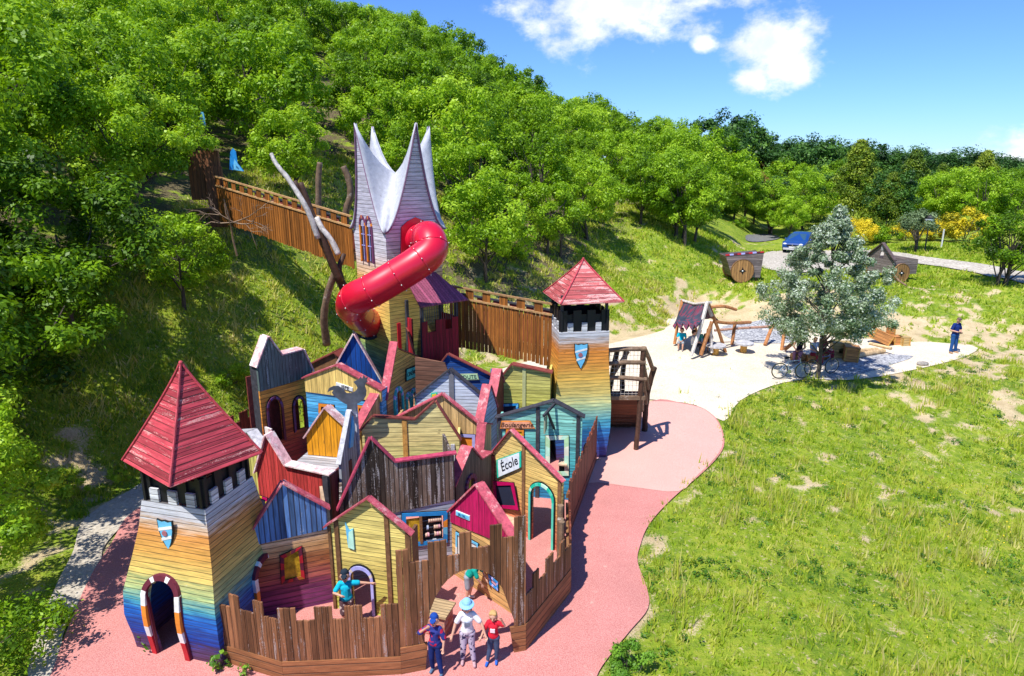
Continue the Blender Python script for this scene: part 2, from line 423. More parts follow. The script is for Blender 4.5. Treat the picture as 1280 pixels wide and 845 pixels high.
# ================================================================== towers
class Tower:
    def __init__(s, label, c, rz, prof, shift=None, name='tower'):
        s.t = thing(name, label, 'tower', (c[0], c[1], 0), rz); s.prof = prof; s.shift = shift or [(0,0,0),(9,0,0)]
    def h(s, z): return float(np.interp(z, [p[0] for p in s.prof], [p[1] for p in s.prof]))
    def sh(s, z):
        zs = [p[0] for p in s.shift]
        return float(np.interp(z, zs, [p[1] for p in s.shift])), float(np.interp(z, zs, [p[2] for p in s.shift]))
    def pt(s, k, a, z, off=0):
        """face k (0 front -y, 1 right +x, 2 back, 3 left); a in metres along the face"""
        h = s.h(z); sx, sy = s.sh(z)
        n, t_ = [((0,-1),(1,0)), ((1,0),(0,1)), ((0,1),(-1,0)), ((-1,0),(0,-1))][k]
        return (sx+n[0]*(h+off)+t_[0]*a, sy+n[1]*(h+off)+t_[1]*a, z)
    def walls(s, z0, z1, mat, holes={}, dz=.08, name='wall', faces=(0,1,2,3), th=.05):
        mb = MB()
        nz = max(1, int(round((z1-z0)/dz)))
        for k in faces:
            hole = holes.get(k)
            ns = 28 if hole else 1
            for i in range(nz):
                za, zb = z0+(z1-z0)*i/nz, z0+(z1-z0)*(i+1)/nz
                for j in range(ns):
                    sa, sb = -1+2*j/ns, -1+2*(j+1)/ns
                    if hole:
                        cx, hz, hw, hh = hole; m = (sa+sb)/2*s.h(za); zm = (za+zb)/2
                        top = hz+hh-hw/2
                        if zm < top and abs(m-cx) < hw/2 and zm > hz: continue
                        if zm >= top and (m-cx)**2+(zm-top)**2 < (hw/2)**2: continue
                    # outer and inner skins are made from the same grid
                    A = [s.pt(k, sa*s.h(za), za), s.pt(k, sb*s.h(za), za), s.pt(k, sb*s.h(zb), zb), s.pt(k, sa*s.h(zb), zb)]
                    mb.add(A, [(0,1,2,3)])
        o = mb.build(name, mat, s.t)
        md = o.modifiers.new('thickness', 'SOLIDIFY'); md.thickness = th; md.offset = -1
        return o
    def curved_ring(s, k, inner, outer, off, th, mats, pattern, name='door_frame', parent=None):
        mb = MB()
        for i in range(len(inner)-1):
            a, b_, c, d = inner[i], inner[i+1], outer[i+1], outer[i]
            lo = [s.pt(k, p[0], p[1], off) for p in (a, b_, c, d)]; hi = [s.pt(k, p[0], p[1], off+th) for p in (a, b_, c, d)]
            mb.hexa(lo+hi, pattern[i % len(pattern)])
        return mb.build(name, mats, parent or s.t)
    def battlement(s, z0, lo, hi, n, bf=.58):
        """white low merlons with tall black boards between them"""
        for k in range(4):
            h = s.h(z0); W = 2*h
            nb_ = (n+1)//2; nw_ = n//2; bw_ = W*bf/nb_; ww_ = W*(1-bf)/nw_; a1 = -h
            for i in range(n):
                a0 = a1; a1 = a0+(ww_ if i % 2 else bw_)
                m = MB(); top = lo if i % 2 else hi; o = 0.0 if i % 2 else -.05
                p = [s.pt(k, a0+.004, z0, o-.05), s.pt(k, a1-.004, z0, o-.05), s.pt(k, a1-.004, z0, o), s.pt(k, a0+.004, z0, o)]
                p2 = [(x, y, z0+top) for x, y, z in p]
                m.hexa(p+p2); m.build('merlon' if i % 2 else 'black_merlon', TOPW if i % 2 else BLACK, s.t)
        h = s.h(z0)-.1; sx, sy = s.sh(z0); zz = z0+(lo+hi)/2+.05; m = MB()
        m.prism([(-h,-h),(h,-h),(h,h),(-h,h)], 0, zz-z0, [[(-h+.03,-h+.03),(h-.03,-h+.03),(h-.03,h-.03),(-h+.03,h-.03)]])
        o = m.build('dark_interior_band', BLACK, s.t); o.rotation_euler = (-PI/2, 0, 0); o.location = (sx, sy, zz); o.scale = (1, 1, 1)  # black ring added to stand for the dark interior seen between the merlons
    def roof(s, z0, h0, z1, mat, curve=1.35, n=22, cx=0, cy=0, name='roof', rot=0):
        mb = MB()
        sx, sy = 0, 0; cc = s.sh(z0)
        for i in range(n):
            t0, t1 = i/n, (i+1)/n
            zA, zB = z0+(z1-z0)*t0, z0+(z1-z0)*t1
            hA = h0*(1-t0)**curve*1.0+.015; hB = h0*(1-t1)**curve+.0
            ring_ = []
            for (hh, zz) in ((hA, zA-.012), (hA-.02, zA-.03), (hB, zB)):
                ring_.append([(sx-hh, sy-hh, zz), (sx+hh, sy-hh, zz), (sx+hh, sy+hh, zz), (sx-hh, sy+hh, zz)])
            v = ring_[1]+ring_[0]+ring_[2]
            mb.add(v, [(a, (a+1) % 4, 4+(a+1) % 4, 4+a) for a in range(4)]+[(4+a, 4+(a+1) % 4, 8+(a+1) % 4, 8+a) for a in range(4)])
        # underside
        mb.add([(sx-h0, sy-h0, z0-.03), (sx+h0, sy-h0, z0-.03), (sx+h0, sy+h0, z0-.03), (sx-h0, sy+h0, z0-.03), (sx, sy, z0+.25)], [(0,1,4),(1,2,4),(2,3,4),(3,0,4)])
        o = mb.build(name, mat, s.t, fix=False)
        for a in ((-1,-1),(1,-1),(1,1),(-1,1)):
            pts = []
            for i in range(n+1):
                t0 = i/n; hh = h0*(1-t0)**curve+.02
                pts.append((sx+a[0]*hh, sy+a[1]*hh, z0+(z1-z0)*t0+.005))
            r = MB(); r.tube(pts, [.022]*len(pts), 5); r.build('ridge_strip', ROOFR, o)
        f = MB(); f.ball((sx, sy, z1+.03), .04, 8); f.build('finial', ROOFR, o)
        o.location = (cc[0]+cx, cc[1]+cy, 0); o.rotation_euler = (0, 0, rot)
        return o
ROOF = wood('red_roof_shingle', (.40,.045,.06), 'H', .11, wear=.6, wearcol=(.62,.3,.27), var=.45, gap=.06, gapdark=.2)
ROOFR = wood('red_ridge_strip', (.5,.06,.08), 'N', wear=.4, wearcol=(.7,.4,.36))
TOPW = wood('white_washed_planks', (.55,.56,.58), 'H', .1, wear=.3)
RAINBOW = [(0,(.1,.035,.07)),(.3,(.08,.05,.16)),(.42,(.015,.09,.42)),(.95,(.02,.2,.55)),(1.15,(.12,.42,.45)),(1.45,(.5,.6,.28)),(1.9,(.72,.58,.22)),(2.35,(.72,.45,.15)),(2.75,(.68,.34,.12)),(3.05,(.62,.48,.38)),(3.25,(.52,.52,.55))]
RAINBOW = [(0,(.1,.035,.07)),(.3,(.08,.05,.16)),(.42,(.008,.05,.34)),(1.0,(.01,.12,.46)),(1.2,(.06,.32,.38)),(1.42,(.34,.46,.2)),(1.75,(.66,.5,.14)),(2.1,(.7,.36,.08)),(2.5,(.66,.28,.07)),(2.68,(.58,.42,.3)),(2.82,(.5,.5,.53))]
RB1 = wood('rainbow_planks', RAINBOW, 'H', .105, zr=(0, 3.6), wear=.12, wearcol=(.66,.62,.58), var=.12, jit=.12, gap=.07)
RAIN2 = [(0,(.1,.035,.07)),(.35,(.04,.08,.35)),(.9,(.02,.2,.55)),(1.35,(.08,.42,.5)),(1.75,(.4,.6,.35)),(2.2,(.66,.54,.16)),(2.75,(.7,.42,.08)),(3.1,(.7,.3,.05)),(3.6,(.68,.24,.04)),(3.8,(.62,.42,.3)),(3.95,(.55,.55,.58))]
RB2 = wood('rainbow_planks_right', RAIN2, 'H', .105, zr=(0, 4.0), wear=.12, wearcol=(.66,.62,.58), var=.12, jit=.12, gap=.07)

def shield(T, k, a, z, w, h):
    """blue shield with two white bars and a dark red disc, on tower face k"""
    q = [(a-w/2, z+h*.48), (a-w*.25, z+h*.44), (a, z+h*.47), (a+w*.25, z+h*.44), (a+w/2, z+h*.48), (a+w*.47, z+h*.1), (a+w*.3, z-h*.25), (a, z-h*.52), (a-w*.3, z-h*.25), (a-w*.47, z+h*.1)]
    e = T.t
    n = Matrix.Rotation(-[0, -PI/2, PI, PI/2][k] if False else 0, 4, 'Z')
    # local frame: build flat then place on the face
    p = Vector(T.pt(k, 0, z, .02)); rot = [0, PI/2, PI, -PI/2][k]
    t2 = Vector(T.pt(k, 0, z+h/2, .02)); b2 = Vector(T.pt(k, 0, z-h/2, .02))
    def place(o): o.location = (p.x, p.y, 0); o.rotation_euler = (0, 0, rot)
    mb = MB(); mb.prism([(x*1.0, y_) for x, y_ in q], -.03, .0); s_ = mb.build('shield', BLACK, e); place(s_)
    quad('shield_face', inset(q, .02), -.036, -.031, LBLUE, s_)
    for zz in (z+h*.18, z-h*.14):
        ww = w*.44 if zz > z else w*.33
        quad('shield_bar', [(a-ww, zz-.05), (a+ww, zz+.03), (a+ww, zz+.09), (a-ww, zz+.01)], -.041, -.037, WHITE, s_)
    m = MB(); m.tube([(a-.02, -.037, z+.03), (a-.02, -.055, z+.03)], w*.16, 14); m.build('shield_boss', plain('dusty_red_paint', (.35,.12,.14)), s_)

# left tower
c1 = (-6.0, 11.5)
T1 = Tower('wide rainbow plank tower with red pointed roof and tiled arched doorway, nearest the camera', c1, R(-15),
    [(0,.97),(.3,.98),(.8,1.03),(1.3,1.0),(1.9,.88),(2.5,.76),(3.05,.68),(3.5,.68)], [(0,.0,0),(.6,-.05,0),(1.2,-.05,0),(2.0,.02,0),(2.6,.05,0),(3.5,.06,0)])
T1.walls(0, 3.05, RB1, {0: (-.13, -.1, .62, 1.75), 1: (.45, -.1, .6, 1.45)})
i_ = arch(-.13, 0, .62, 1.65); o_ = arch(-.13, 0, .84, 1.76)
T1.curved_ring(0, i_, o_, -.01, .06, [MAROON, WHITE, ORANGE, RED], [0]*14)
def tiled_frame(T, k, cx, w, h, fw, name='door_frame'):
    fr = None
    ins = arch(cx, 0.0, w, h, n=14); outs = arch(cx, 0.0, w+2*fw, h+fw, n=14)
    # densify uprights
    def dens(pts):
        a = [(pts[0][0]+(pts[1][0]-pts[0][0])*i/6, pts[0][1]+(pts[1][1]-pts[0][1])*i/6) for i in range(6)]
        b_ = [(pts[-2][0]+(pts[-1][0]-pts[-2][0])*(i+1)/6, pts[-2][1]+(pts[-1][1]-pts[-2][1])*(i+1)/6) for i in range(6)]
        return a+pts[1:-1]+b_
    pat = [3,3,1,2,2,1, 1,0,0,0,1,0,0,0,1,0,0,0,0,1, 1,2,2,1,3,3]
    return T.curved_ring(k, dens(ins), dens(outs), .0, .07, [MAROON, WHITE, ORANGE, RED], pat, name)
T1.t.children[-1].name = 'door_frame_edge'
tiled_frame(T1, 0, -.13, .64, 1.65, .1)
tiled_frame(T1, 1, .45, .62, 1.38, .1)
T1.battlement(3.052, .26, .56, 7)
shield(T1, 0, -.1, 2.5, .34, .62)
T1.roof(3.7, .86, 5.5, ROOF, 1.1, 20, -.03, -.02, rot=R(-22))
for a in ((-1,-1),(1,-1),(1,1),(-1,1)):
    m = MB(); m.box(.07+a[0]*.55-.04, .07+a[0]*.55+.04, a[1]*.55-.04, a[1]*.55+.04, 2.9, 3.75); m.build('corner_post', DARK, T1.t)

# right tower
fr2 = P(750, 576, 19.15)
T2c = (fr2.x-.70, fr2.y+.84)
T2 = Tower('slim rainbow plank tower with red pointed roof and blue shield, beside the log stair', T2c, R(8),
    [(0,.8),(.4,.82),(1.0,.88),(1.8,.88),(2.6,.82),(3.4,.77),(4.2,.77)])
T2.walls(0, 4.15, RB2)
T2.battlement(4.152, .27, .64, 7, .66)
shield(T2, 0, -.1, 3.42, .42, .8)
T2.roof(5.06, .96, 6.2, wood('faded_roof_shingle', (.5,.1,.1), 'H', .11, wear=.75, wearcol=(.68,.38,.35), var=.35, gap=.06, gapdark=.2), 1.08, 15, .1, 0, rot=R(4))
for a in ((-1,-1),(1,-1),(1,1),(-1,1)):
    m = MB(); m.box(a[0]*.68-.04, a[0]*.68+.04, a[1]*.68-.04, a[1]*.68+.04, 3.9, 5.25); m.build('corner_post', DARK, T2.t)
m = MB(); m.box(-.02,.02,-.22,.22,0,.95); m.build('door', BLUE, T2.t, loc=(.9, -.2, .0))

# ================================================================== fences
FEN = wood('brown_palings', (.21,.09,.04), 'V', .11, wear=.55, wearcol=(.38,.3,.27), var=.5, gap=.07)
FENH = wood('brown_base_boards', (.3,.125,.05), 'H', .16, wear=.25, wearcol=(.45,.28,.17), var=.2)
FENV = wood('brown_palings_light', (.34,.2,.09), 'V', .11, wear=.35, wearcol=(.5,.4,.3), var=.5, gap=.07)
FEND = wood('red_brown_palings', (.2,.055,.03), 'V', .13, wear=.2, wearcol=(.35,.18,.12), var=.3)
def palings(mb, mb2, u0, u1, topf, z0, w=.105, y0=0, y1=.035):
    n = max(1, int(round((u1-u0)/w))); st = (u1-u0)/n
    for i in range(n):
        a, b_ = u0+i*st+.003, u0+(i+1)*st-.003
        za, zb = topf((a+b_)/2) , topf((a+b_)/2)
        tl = random.uniform(-.012, .012)
        dy = random.uniform(0, .008)
        mb.add([(a,y0+dy,z0),(b_,y0+dy,z0),(b_,y1+dy,z0),(a,y1+dy,z0),(a,y0+dy,za-tl),(b_,y0+dy,zb+tl),(b_,y1+dy,zb+tl),(a,y1+dy,za-tl)],
               [(0,3,2,1),(4,5,6,7),(0,1,5,4),(1,2,6,5),(2,3,7,6),(3,0,4,7)])
def fence(label, A, B, zbase, low, high, steps, mat=FEN, bmat=FENH, base=True, start_high=True, thick=.05, group=None):
    A = Vector(A); B = Vector(B); d = B-A; L = d.length
    t = thing('palisade_fence', label, 'fence', (A.x, A.y, 0), math.atan2(d.y, d.x), group)
    def topf(u):
        k = int(u/L*steps); hi = (k % 2 == 0) == start_high
        return (high if hi else low)
    mb = MB(); palings(mb, None, 0, L, topf, zbase+.002); mb.build('palings', mat, t)
    if base:
        m = MB(); m.box(0, L, -.01, .045, 0, zbase); m.build('base_boards', bmat, t)
    m = MB(); m.box(0, L, .046, .1, low-.3, low-.2); m.build('rail', BROWN, t)
    return t, L
fA0 = G(279, 829); fA1 = G(355, 852); fB1 = G(502, 845); fC1 = G(657, 815); fD1 = G(713, 742)
fA0.z = fA1.z = fB1.z = fC1.z = fD1.z = 0
fence('short crenellated paling fence running from the big rainbow tower to the front corner', fA0, fA1, .42, 1.28, 1.55, 5, start_high=False)
fence('crenellated paling fence in front of the yellow house with arched blue doorway', fA1, fB1, .42, 1.24, 1.5, 7)
fence('crenellated paling fence turning back to the right of the gateway', fC1, fD1, .62, 1.22, 1.5, 7, start_high=False)
e0 = fD1 + Vector((.0, .03, 0)); em_ = Vector((1.42, 14.75, 0)); e1 = Vector((fr2.x-.12, fr2.y-.05, 0))
fence('short red-brown fence stretch between the front corner and the round log posts', e0, em_, .3, 1.15, 1.3, 9, mat=FEND, bmat=FEND)
fence('long red-brown paling fence along the pink path up to the slim tower', em_, e1, .3, 1.36, 1.52, 21, mat=FEND, bmat=FEND)
# gate wall with arch
d = fC1-fB1; L = d.length
gt = thing('castle_gate', 'tall crenellated paling gateway with wide arched opening behind the three children', 'gate', (fB1.x, fB1.y, 0), math.atan2(d.y, d.x))
GP = Plane((501, 845, fB1.y), (657, 815, fC1.y))
prof_ = [(.14,2.62),(.33,2.3),(.48,2.6),(.6,2.32)]
tops = [(0,.085,2.55),(.085,.24,2.28),(.24,.36,2.62),(.36,.47,2.3),(.47,.59,2.72),(.59,.7,2.38),(.7,.81,2.78),(.81,.9,2.5),(.9,1.01,2.88)]
def gtop(u):
    k = u/L
    for a, b_, z in tops:
        if a <= k < b_: return z
    return 2.6
oc = .54*L; ow = .66*L; oh = 1.98
def gbot(u):
    x = (u-oc)/(ow/2)
    if abs(x) >= 1: return .6
    return .75+(oh-.75)*math.sqrt(max(0, 1-x*x))
mb = MB(); n = int(L/.108); st = L/n
for i in range(n):
    a, b_ = i*st+.003, (i+1)*st-.003
    ti = gtop((a+b_)/2); tl = random.uniform(-.012,.012); dy = random.uniform(0,.01)
    za, zb = gbot(a), gbot(b_)
    if za < .61 and zb > .61: za = .75
    if zb < .61 and za > .61: zb = .75
    mb.hexa([(a,dy,za),(b_,dy,zb),(b_,dy+.04,zb),(a,dy+.04,za),(a,dy,ti-tl),(b_,dy,ti+tl),(b_,dy+.04,ti+tl),(a,dy+.04,ti-tl)])
mb.build('palings', FEN, gt)
def side_x(z): # opening edge below arch spring, leaning outwards towards the ground
    return .04*(.75-z)
for sgn, name in ((-1,'left'),(1,'right')):
    e = oc+sgn*ow/2
    m = MB()
    if sgn < 0: q = [(0,0),(e+.0-.06,0),(e,.598),(0,.598)]
    else: q = [(e+.08,0),(L,0),(L,.598),(e,.598)]
    m.prism(q, -.012, .045); m.build('base_boards', FENH, gt)
m = MB(); m.box(0, L, .051, .11, 2.05, 2.15); m.build('rail', BROWN, gt)
# back fence behind the big tower
fence('dark crenellated fence at the foot of the bank behind the orange chapel house', P(262,520,17.2).xy.to_3d(), P(325,500,18.9).xy.to_3d(), .3, 1.72, 1.98, 7, mat=FEND, bmat=FEND)
fence('dark crenellated fence across the back of the castle by the olive house', P(604,470,20.6).xy.to_3d(), P(690,470,20.2).xy.to_3d(), .3, 1.95, 2.25, 9, mat=FEND, bmat=FEND)
fence('dark fence on the left flank between big tower and back fence', Vector((c1[0]-.5, c1[1]+.9, 0)), P(262,520,17.2).xy.to_3d(), .3, 1.3, 1.55, 15, mat=FEND, bmat=FEND)

# ================================================================== houses
# 7 striped blue gable house
w_wood = wood('orange_to_violet_planks', [(0,(.12,.03,.12)),(.45,(.2,.04,.14)),(.75,(.35,.08,.1)),(1.1,(.5,.17,.06)),(1.5,(.62,.33,.13)),(1.85,(.66,.45,.28))], 'H', .12, zr=(0,2.4), wear=.15)
blu_str = wood('blue_striped_gable', (.1,.2,.42), 'V', .1, wear=.35, wearcol=(.5,.55,.62), var=.5, gap=.16)
hp = Plane((320,753,11.65),(406,759,12.1))
wq = box_of(hp, [(352,729),(381,722),(377,682),(350,694)])
t, pl, tp = house('small house with blue striped gable and square yellow window, right of the big tower', (320,753,11.65),(406,759,12.1),
    [(316,662),(353,604),(408,634)], w_wood, split=((322,680),(406,661),blu_str), trim=PINK, tb=.12, holes=[inset(wq,.07)], depth=1.0, side=w_wood)
f = framed_window(t, wq, [MAROON, RED, plain('dark_orange_paint',(.4,.12,.02))], BLACK, pattern=[0,1,0,2,1,0,1], pane=plain('amber_glass',(.55,.33,.02),.2,.5,.4,9))
# 8 yellow house
yel = wood('yellow_planks', [(0,(.42,.5,.08)),(.6,(.62,.56,.13)),(1.2,(.76,.6,.16)),(2.2,(.8,.65,.2))], 'H', .1, zr=(0,2.8), wear=.12, wearcol=(.8,.7,.4))
hp = Plane((412,771,12.0),(501,775,11.6))
dl = hp.uv(455, 775)[0]; 
ar = arch(dl, 0.02, .42, 1.06); ar2 = arch(dl, 0.02, .56, 1.14)
t, pl, tp = house('yellow plank house with lilac arched doorway behind the boy in the turquoise shirt', (412,771,12.0),(501,775,11.6),
    [(410,656),(461,622),(513,665)], yel, trim=PINK, holes=[ar], depth=.3, side=BROWN, tb=.06, tf=.1, tth=.028, backwall=False)
ring('door_frame_edge', ar, arch(dl, 0.02, .6, 1.17), -.03, -.001, BLACK, t)
ring('door_frame', arch(dl,.02,.44,1.06), ar2, -.05, -.031, [LILAC, plain('pale_cream_paint',(.7,.6,.5))], t, [0,0,0,1,0,0,0,0])
for px in (424, 486): 
    u = pl.uv(px, 700)[0]; post(t, u, 0, zat(tp, u)-.02, BROWN)
post(t, tp[0][0]+.03, 0, tp[0][1]-.02, BROWN, .06); post(t, tp[-1][0]-.05, 0, tp[-1][1]-.02, BROWN, .1, -.05, -.002)
fq = box_of(pl, [(432,652),(436,683),(444,686),(442,660),(437,662)])
em = quad('emblem', fq, -.03, -.002, LBLUE, t); fq2 = box_of(pl, [(437,664),(436,683),(444,686),(442,661)])
quad('emblem_piece', fq2, -.04, -.031, MINT, em)
# 9 dark grey gable with abacus window
dgr = wood('dark_weathered_palings', (.11,.075,.055), 'V', .1, wear=.75, wearcol=(.36,.32,.3), var=.8, gap=.16)
lgr = wood('pale_grey_blue_planks', (.42,.45,.52), 'H', .1, wear=.4, wearcol=(.65,.63,.6))
hp = Plane((425,650,12.9),(564,690,13.5))
wq = box_of(hp, [(503,684),(559,677),(559,638),(502,641)])
t, pl, tp = house('wide house with dark weathered gable boards and a blue framed abacus window', (425,650,12.9),(564,690,13.5),
    [(424,634),(463,548),(493,577),(567,567)], lgr, split=((425,655),(566,624),dgr), trim=MAGT, holes=[inset(wq,.09)], depth=1.2, side=dgr, tb=.08)
fr = framed_window(t, wq, [BLUE, ORANGE, LBLUE], BLACK, pattern=[0,0,0,0,0,2,1,0], bw=.09)
zlo = wq[0][1]+.1; zhi = wq[2][1]-.1; ul = wq[0][0]+.1; ur = wq[1][0]-.1
m = MB(); m.box(ul, ul+.3, .0, .02, zlo, zhi); m.build('yellow_panel', plain('amber_glass',(0,0,0)), fr)
m = MB(); m.box(ul+.3, ul+.36, -.05, .03, zlo-.05, zhi+.05); m.build('window_bar', BROWN, fr)
m = MB(); m.box(ul+.36, ur, .05, .07, zlo-.02, zhi+.02); m.build('backing', BLACK, fr)
beads = MB()
for r_ in range(3):
    z = zlo+.12+(zhi-zlo-.22)*r_/2
    beads.tube([(ul+.36,.02,z),(ur,.02,z)], .008, 6, 1)
    u = ul+.42+.04*r_
    while u < ur-.05:
        beads.tube([(u,.02,z),(u+.042,.02,z)], .055, 10, random.choice([0,2,3,0]))
        u += .05 if random.random() < .85 else .16
beads.build('abacus_beads', [plain('bead_wood',(.6,.4,.3)), GAL, plain('bead_pink',(.6,.3,.35)), plain('bead_blue',(.3,.35,.5))], fr)
# 10 magenta house
magp = wood('magenta_planks', (.46,.01,.09), 'V', .2, wear=.1, wearcol=(.6,.15,.3), var=.15, gap=.03)
ylw = wood('honey_planks', (.6,.36,.13), 'H', .12, wear=.15, wearcol=(.7,.55,.35))
hp = Plane((564,700,13.2),(641,700,11.75))
pq = box_of(hp, [(571,700),(599,706),(599,679),(571,664)])
t, pl, tp = house('house with magenta gable and small light blue nameplate, just behind the gateway', (564,700,13.2),(641,700,11.75),
    [(564,638),(597,606),(641,674)], ylw, split=((564,652),(634,681),magp), trim=PINK, depth=.5, side=magp, tb=.16, backwall=False, sides='L')
sq = box_of(hp, [(572,637),(589,644),(589,650),(572,643)])
s_ = sign(t, sq, LBLUE, plain('pale_blue_paint',(.6,.8,.85)), 'JEU DE...', plain('deep_teal',(.01,.12,.25)), .075, 0, .015)
f = framed_window(t, pq, [LBLUE, BLACK, WHITE], BLACK, pattern=[0,0,2,0], bw=.05, pane=plain('picture_white',(.7,.65,.6)))
quad('picture_orange_shape', [(pq[0][0]+.12,pq[0][1]+.15),(pq[0][0]+.3,pq[0][1]+.12),(pq[0][0]+.34,pq[0][1]+.3),(pq[0][0]+.2,pq[0][1]+.36)], -.025, -.012, ORANGE, f)
q2 = box_of(hp, [(613,729),(624,738),(624,727),(612,717)])
f = framed_window(t, q2, [BLUE, LILAC], BLACK, pattern=[0,1,0], bw=.05, pane=plain('picture_pink',(.6,.3,.35)))
# 11 ecole
eco = wood('yellow_to_red_planks', [(0,(.5,.1,.07)),(.5,(.62,.2,.1)),(1.0,(.7,.35,.12)),(1.5,(.76,.5,.15)),(2.3,(.78,.55,.18))], 'H', .1, zr=(0,2.8), wear=.12)
hp = Plane((616,690,15.4),(701,690,14.0))
dl = hp.uv(677, 684)[0]; ar = arch(dl, .02, .62, 1.58)
t, pl, tp = house('school playhouse of yellow to red planks with green arched doorway', (616,690,15.4),(701,690,14.0),
    [(615,567),(640,537),(703,600)], eco, trim=PINK, holes=[ar], depth=.5, side=eco, tb=.05, tf=.09, tth=.025, backwall=False, sides='L')
ring('door_frame_edge', ar, arch(dl,.02,.8,1.68), -.03, -.001, BLACK, t)
ring('door_frame', arch(dl,.02,.64,1.58), arch(dl,.02,.76,1.655), -.06, -.031, [GREEN, MINT, plain('sea_green',(.1,.6,.45))], t, [2,0,1,0,0,2,0,1,1,0,2,0,0])
sq = box_of(hp, [(623,597),(653,583),(653,563),(622,574)])
s_ = sign(t, sq, plain('sign_white',(.72,.76,.8)), GREEN, 'École', BLACK, .3, .35, .055)
u = pl.uv(655,600)[0]; post(t, u, 0, zat(tp,u)-.02, BROWN)
post(t, tp[-1][0]-.06, 0, tp[-1][1]-.02, BROWN, .1); post(t, tp[0][0]+.05, 0, tp[0][1]-.02, DKT, .1)
bq = box_of(hp, [(621,632),(651,636),(645,602),(619,600)])
f = framed_window(t, bq, [MAG], BLACK, bw=.09, frame_name='blackboard_frame', y=-.1, pane=plain('slate',(.02,.025,.05)))
z = bq[0][1]-.12
m = MB(); m.box(bq[0][0]-.05, bq[1][0]+.12, -.32, -.002, z-.03, z); m.build('shelf', wood('pale_wood',(.6,.42,.28),'N',wear=.3), t)
m = MB(); m.prism([(bq[1][0]-.02, z-.035),(bq[1][0]+.03,z-.035),(bq[1][0]+.02,z-.25)], -.2, -.003); m.build('shelf_bracket', YELLOW, t)
# 12 boulangerie
tea = wood('teal_planks', [(0,(.02,.2,.42)),(.5,(.03,.3,.52)),(1.2,(.08,.45,.5)),(2.1,(.2,.55,.48)),(2.8,(.3,.62,.5))], 'H', .1, zr=(0,3), wear=.15, wearcol=(.55,.7,.68))
hp = Plane((623,590,16.9),(726,590,16.5))
oq = box_of(hp, [(682,594),(711,594),(711,544),(682,544)])
t, pl, tp = house('teal bakery playhouse with orange nameplate and a mint framed serving hatch', (623,590,16.9),(726,590,16.5),
    [(622,522),(692,502),(728,521)], tea, trim=DARK, holes=[inset(oq,.1)], depth=.5, side=tea, tb=.16, sides='L', backwall=False)
framed_window(t, oq, [MINT, plain('cream_white',(.75,.78,.6)), plain('pale_green',(.45,.7,.4))], BLACK, pattern=[0,1,2,0,1], bw=.12)
for px, mt in ((672,DARK),(722,DARK),(625,DARK)):
    u = pl.uv(px,560)[0]; post(t, u, 0, zat(tp,u)-.02, mt, .1)
z = oq[0][1]+.12
m = MB(); m.box(oq[0][0]+.35, oq[1][0]-.05, -.12, .3, z+.25, z+.29); m.build('counter', wood('pale_wood',(0,0,0)), t)
m = MB(); m.box(oq[0][0]+.36, oq[1][0]-.08, .02, .28, z-.1, z+.25); m.build('oven_box', BLACK, t)
sq = box_of(hp, [(625.5,535),(669,535),(663,525.5),(627,525.5)])
sign(t, sq, plain('salmon_paint',(.8,.35,.2)), plain('orange_paint',(0,0,0)), 'Boulangerie', plain('deep_brown',(.08,.03,.02)), .19, .3, .02)
sq = box_of(hp, [(632,545),(655,548),(655,537),(633,536)])
framed_window(t, sq, [ORANGE, LBLUE], BLACK, bw=.05, pane=YELLOW, pattern=[0,0,0,0,1,0])
# hanging sign on bracket
hs = pl.uv(684,515); 
m = MB(); m.bar((hs[0]-.02,-.62,hs[1]+.12),(hs[0]+.22,-.003,hs[1]+.28),.06); m.bar((hs[0]+.2,-.03,hs[1]-.45),(hs[0]+.06,-.4,hs[1]+.15),.05); m.build('sign_bracket', DARK, t)
m = MB(); m.box(hs[0]-.02, hs[0]+.02, -.55, -.1, hs[1]-.4, hs[1]+.05); o = m.build('hanging_sign', plain('olive_grey_paint',(.3,.33,.22)), t)
m = MB(); m.tube([(hs[0]-.03,-.33,hs[1]-.17),(hs[0]-.022,-.33,hs[1]-.17)], .09, 14); m.build('sign_disc', plain('rust_paint',(.35,.1,.05)), o)
# 13 olive house
oli = wood('olive_yellow_planks', [(0,(.3,.35,.05)),(2,(.52,.5,.1)),(3,(.62,.55,.16))], 'H', .11, zr=(0,3.3), wear=.15, wearcol=(.7,.68,.35))
t, pl, tp = house('olive yellow plank house with dark red eaves against the slim tower', (625,560,19.0),(688,560,18.8),
    [(625,474),(640,456),(688,466)], oli, trim=DKT, depth=.9, side=oli)
u = pl.uv(655,500)[0]; post(t, u, 0, zat(tp,u)-.02, plain('olive_post',(.45,.45,.2)), .1)
bq = box_of(pl, [(625,520),(648,520),(648,504),(625,505)])
framed_window(t, bq, [BLUE, LBLUE], BLACK, bw=.07, pane=plain('slate',(0,0,0)), pattern=[0,1,0])
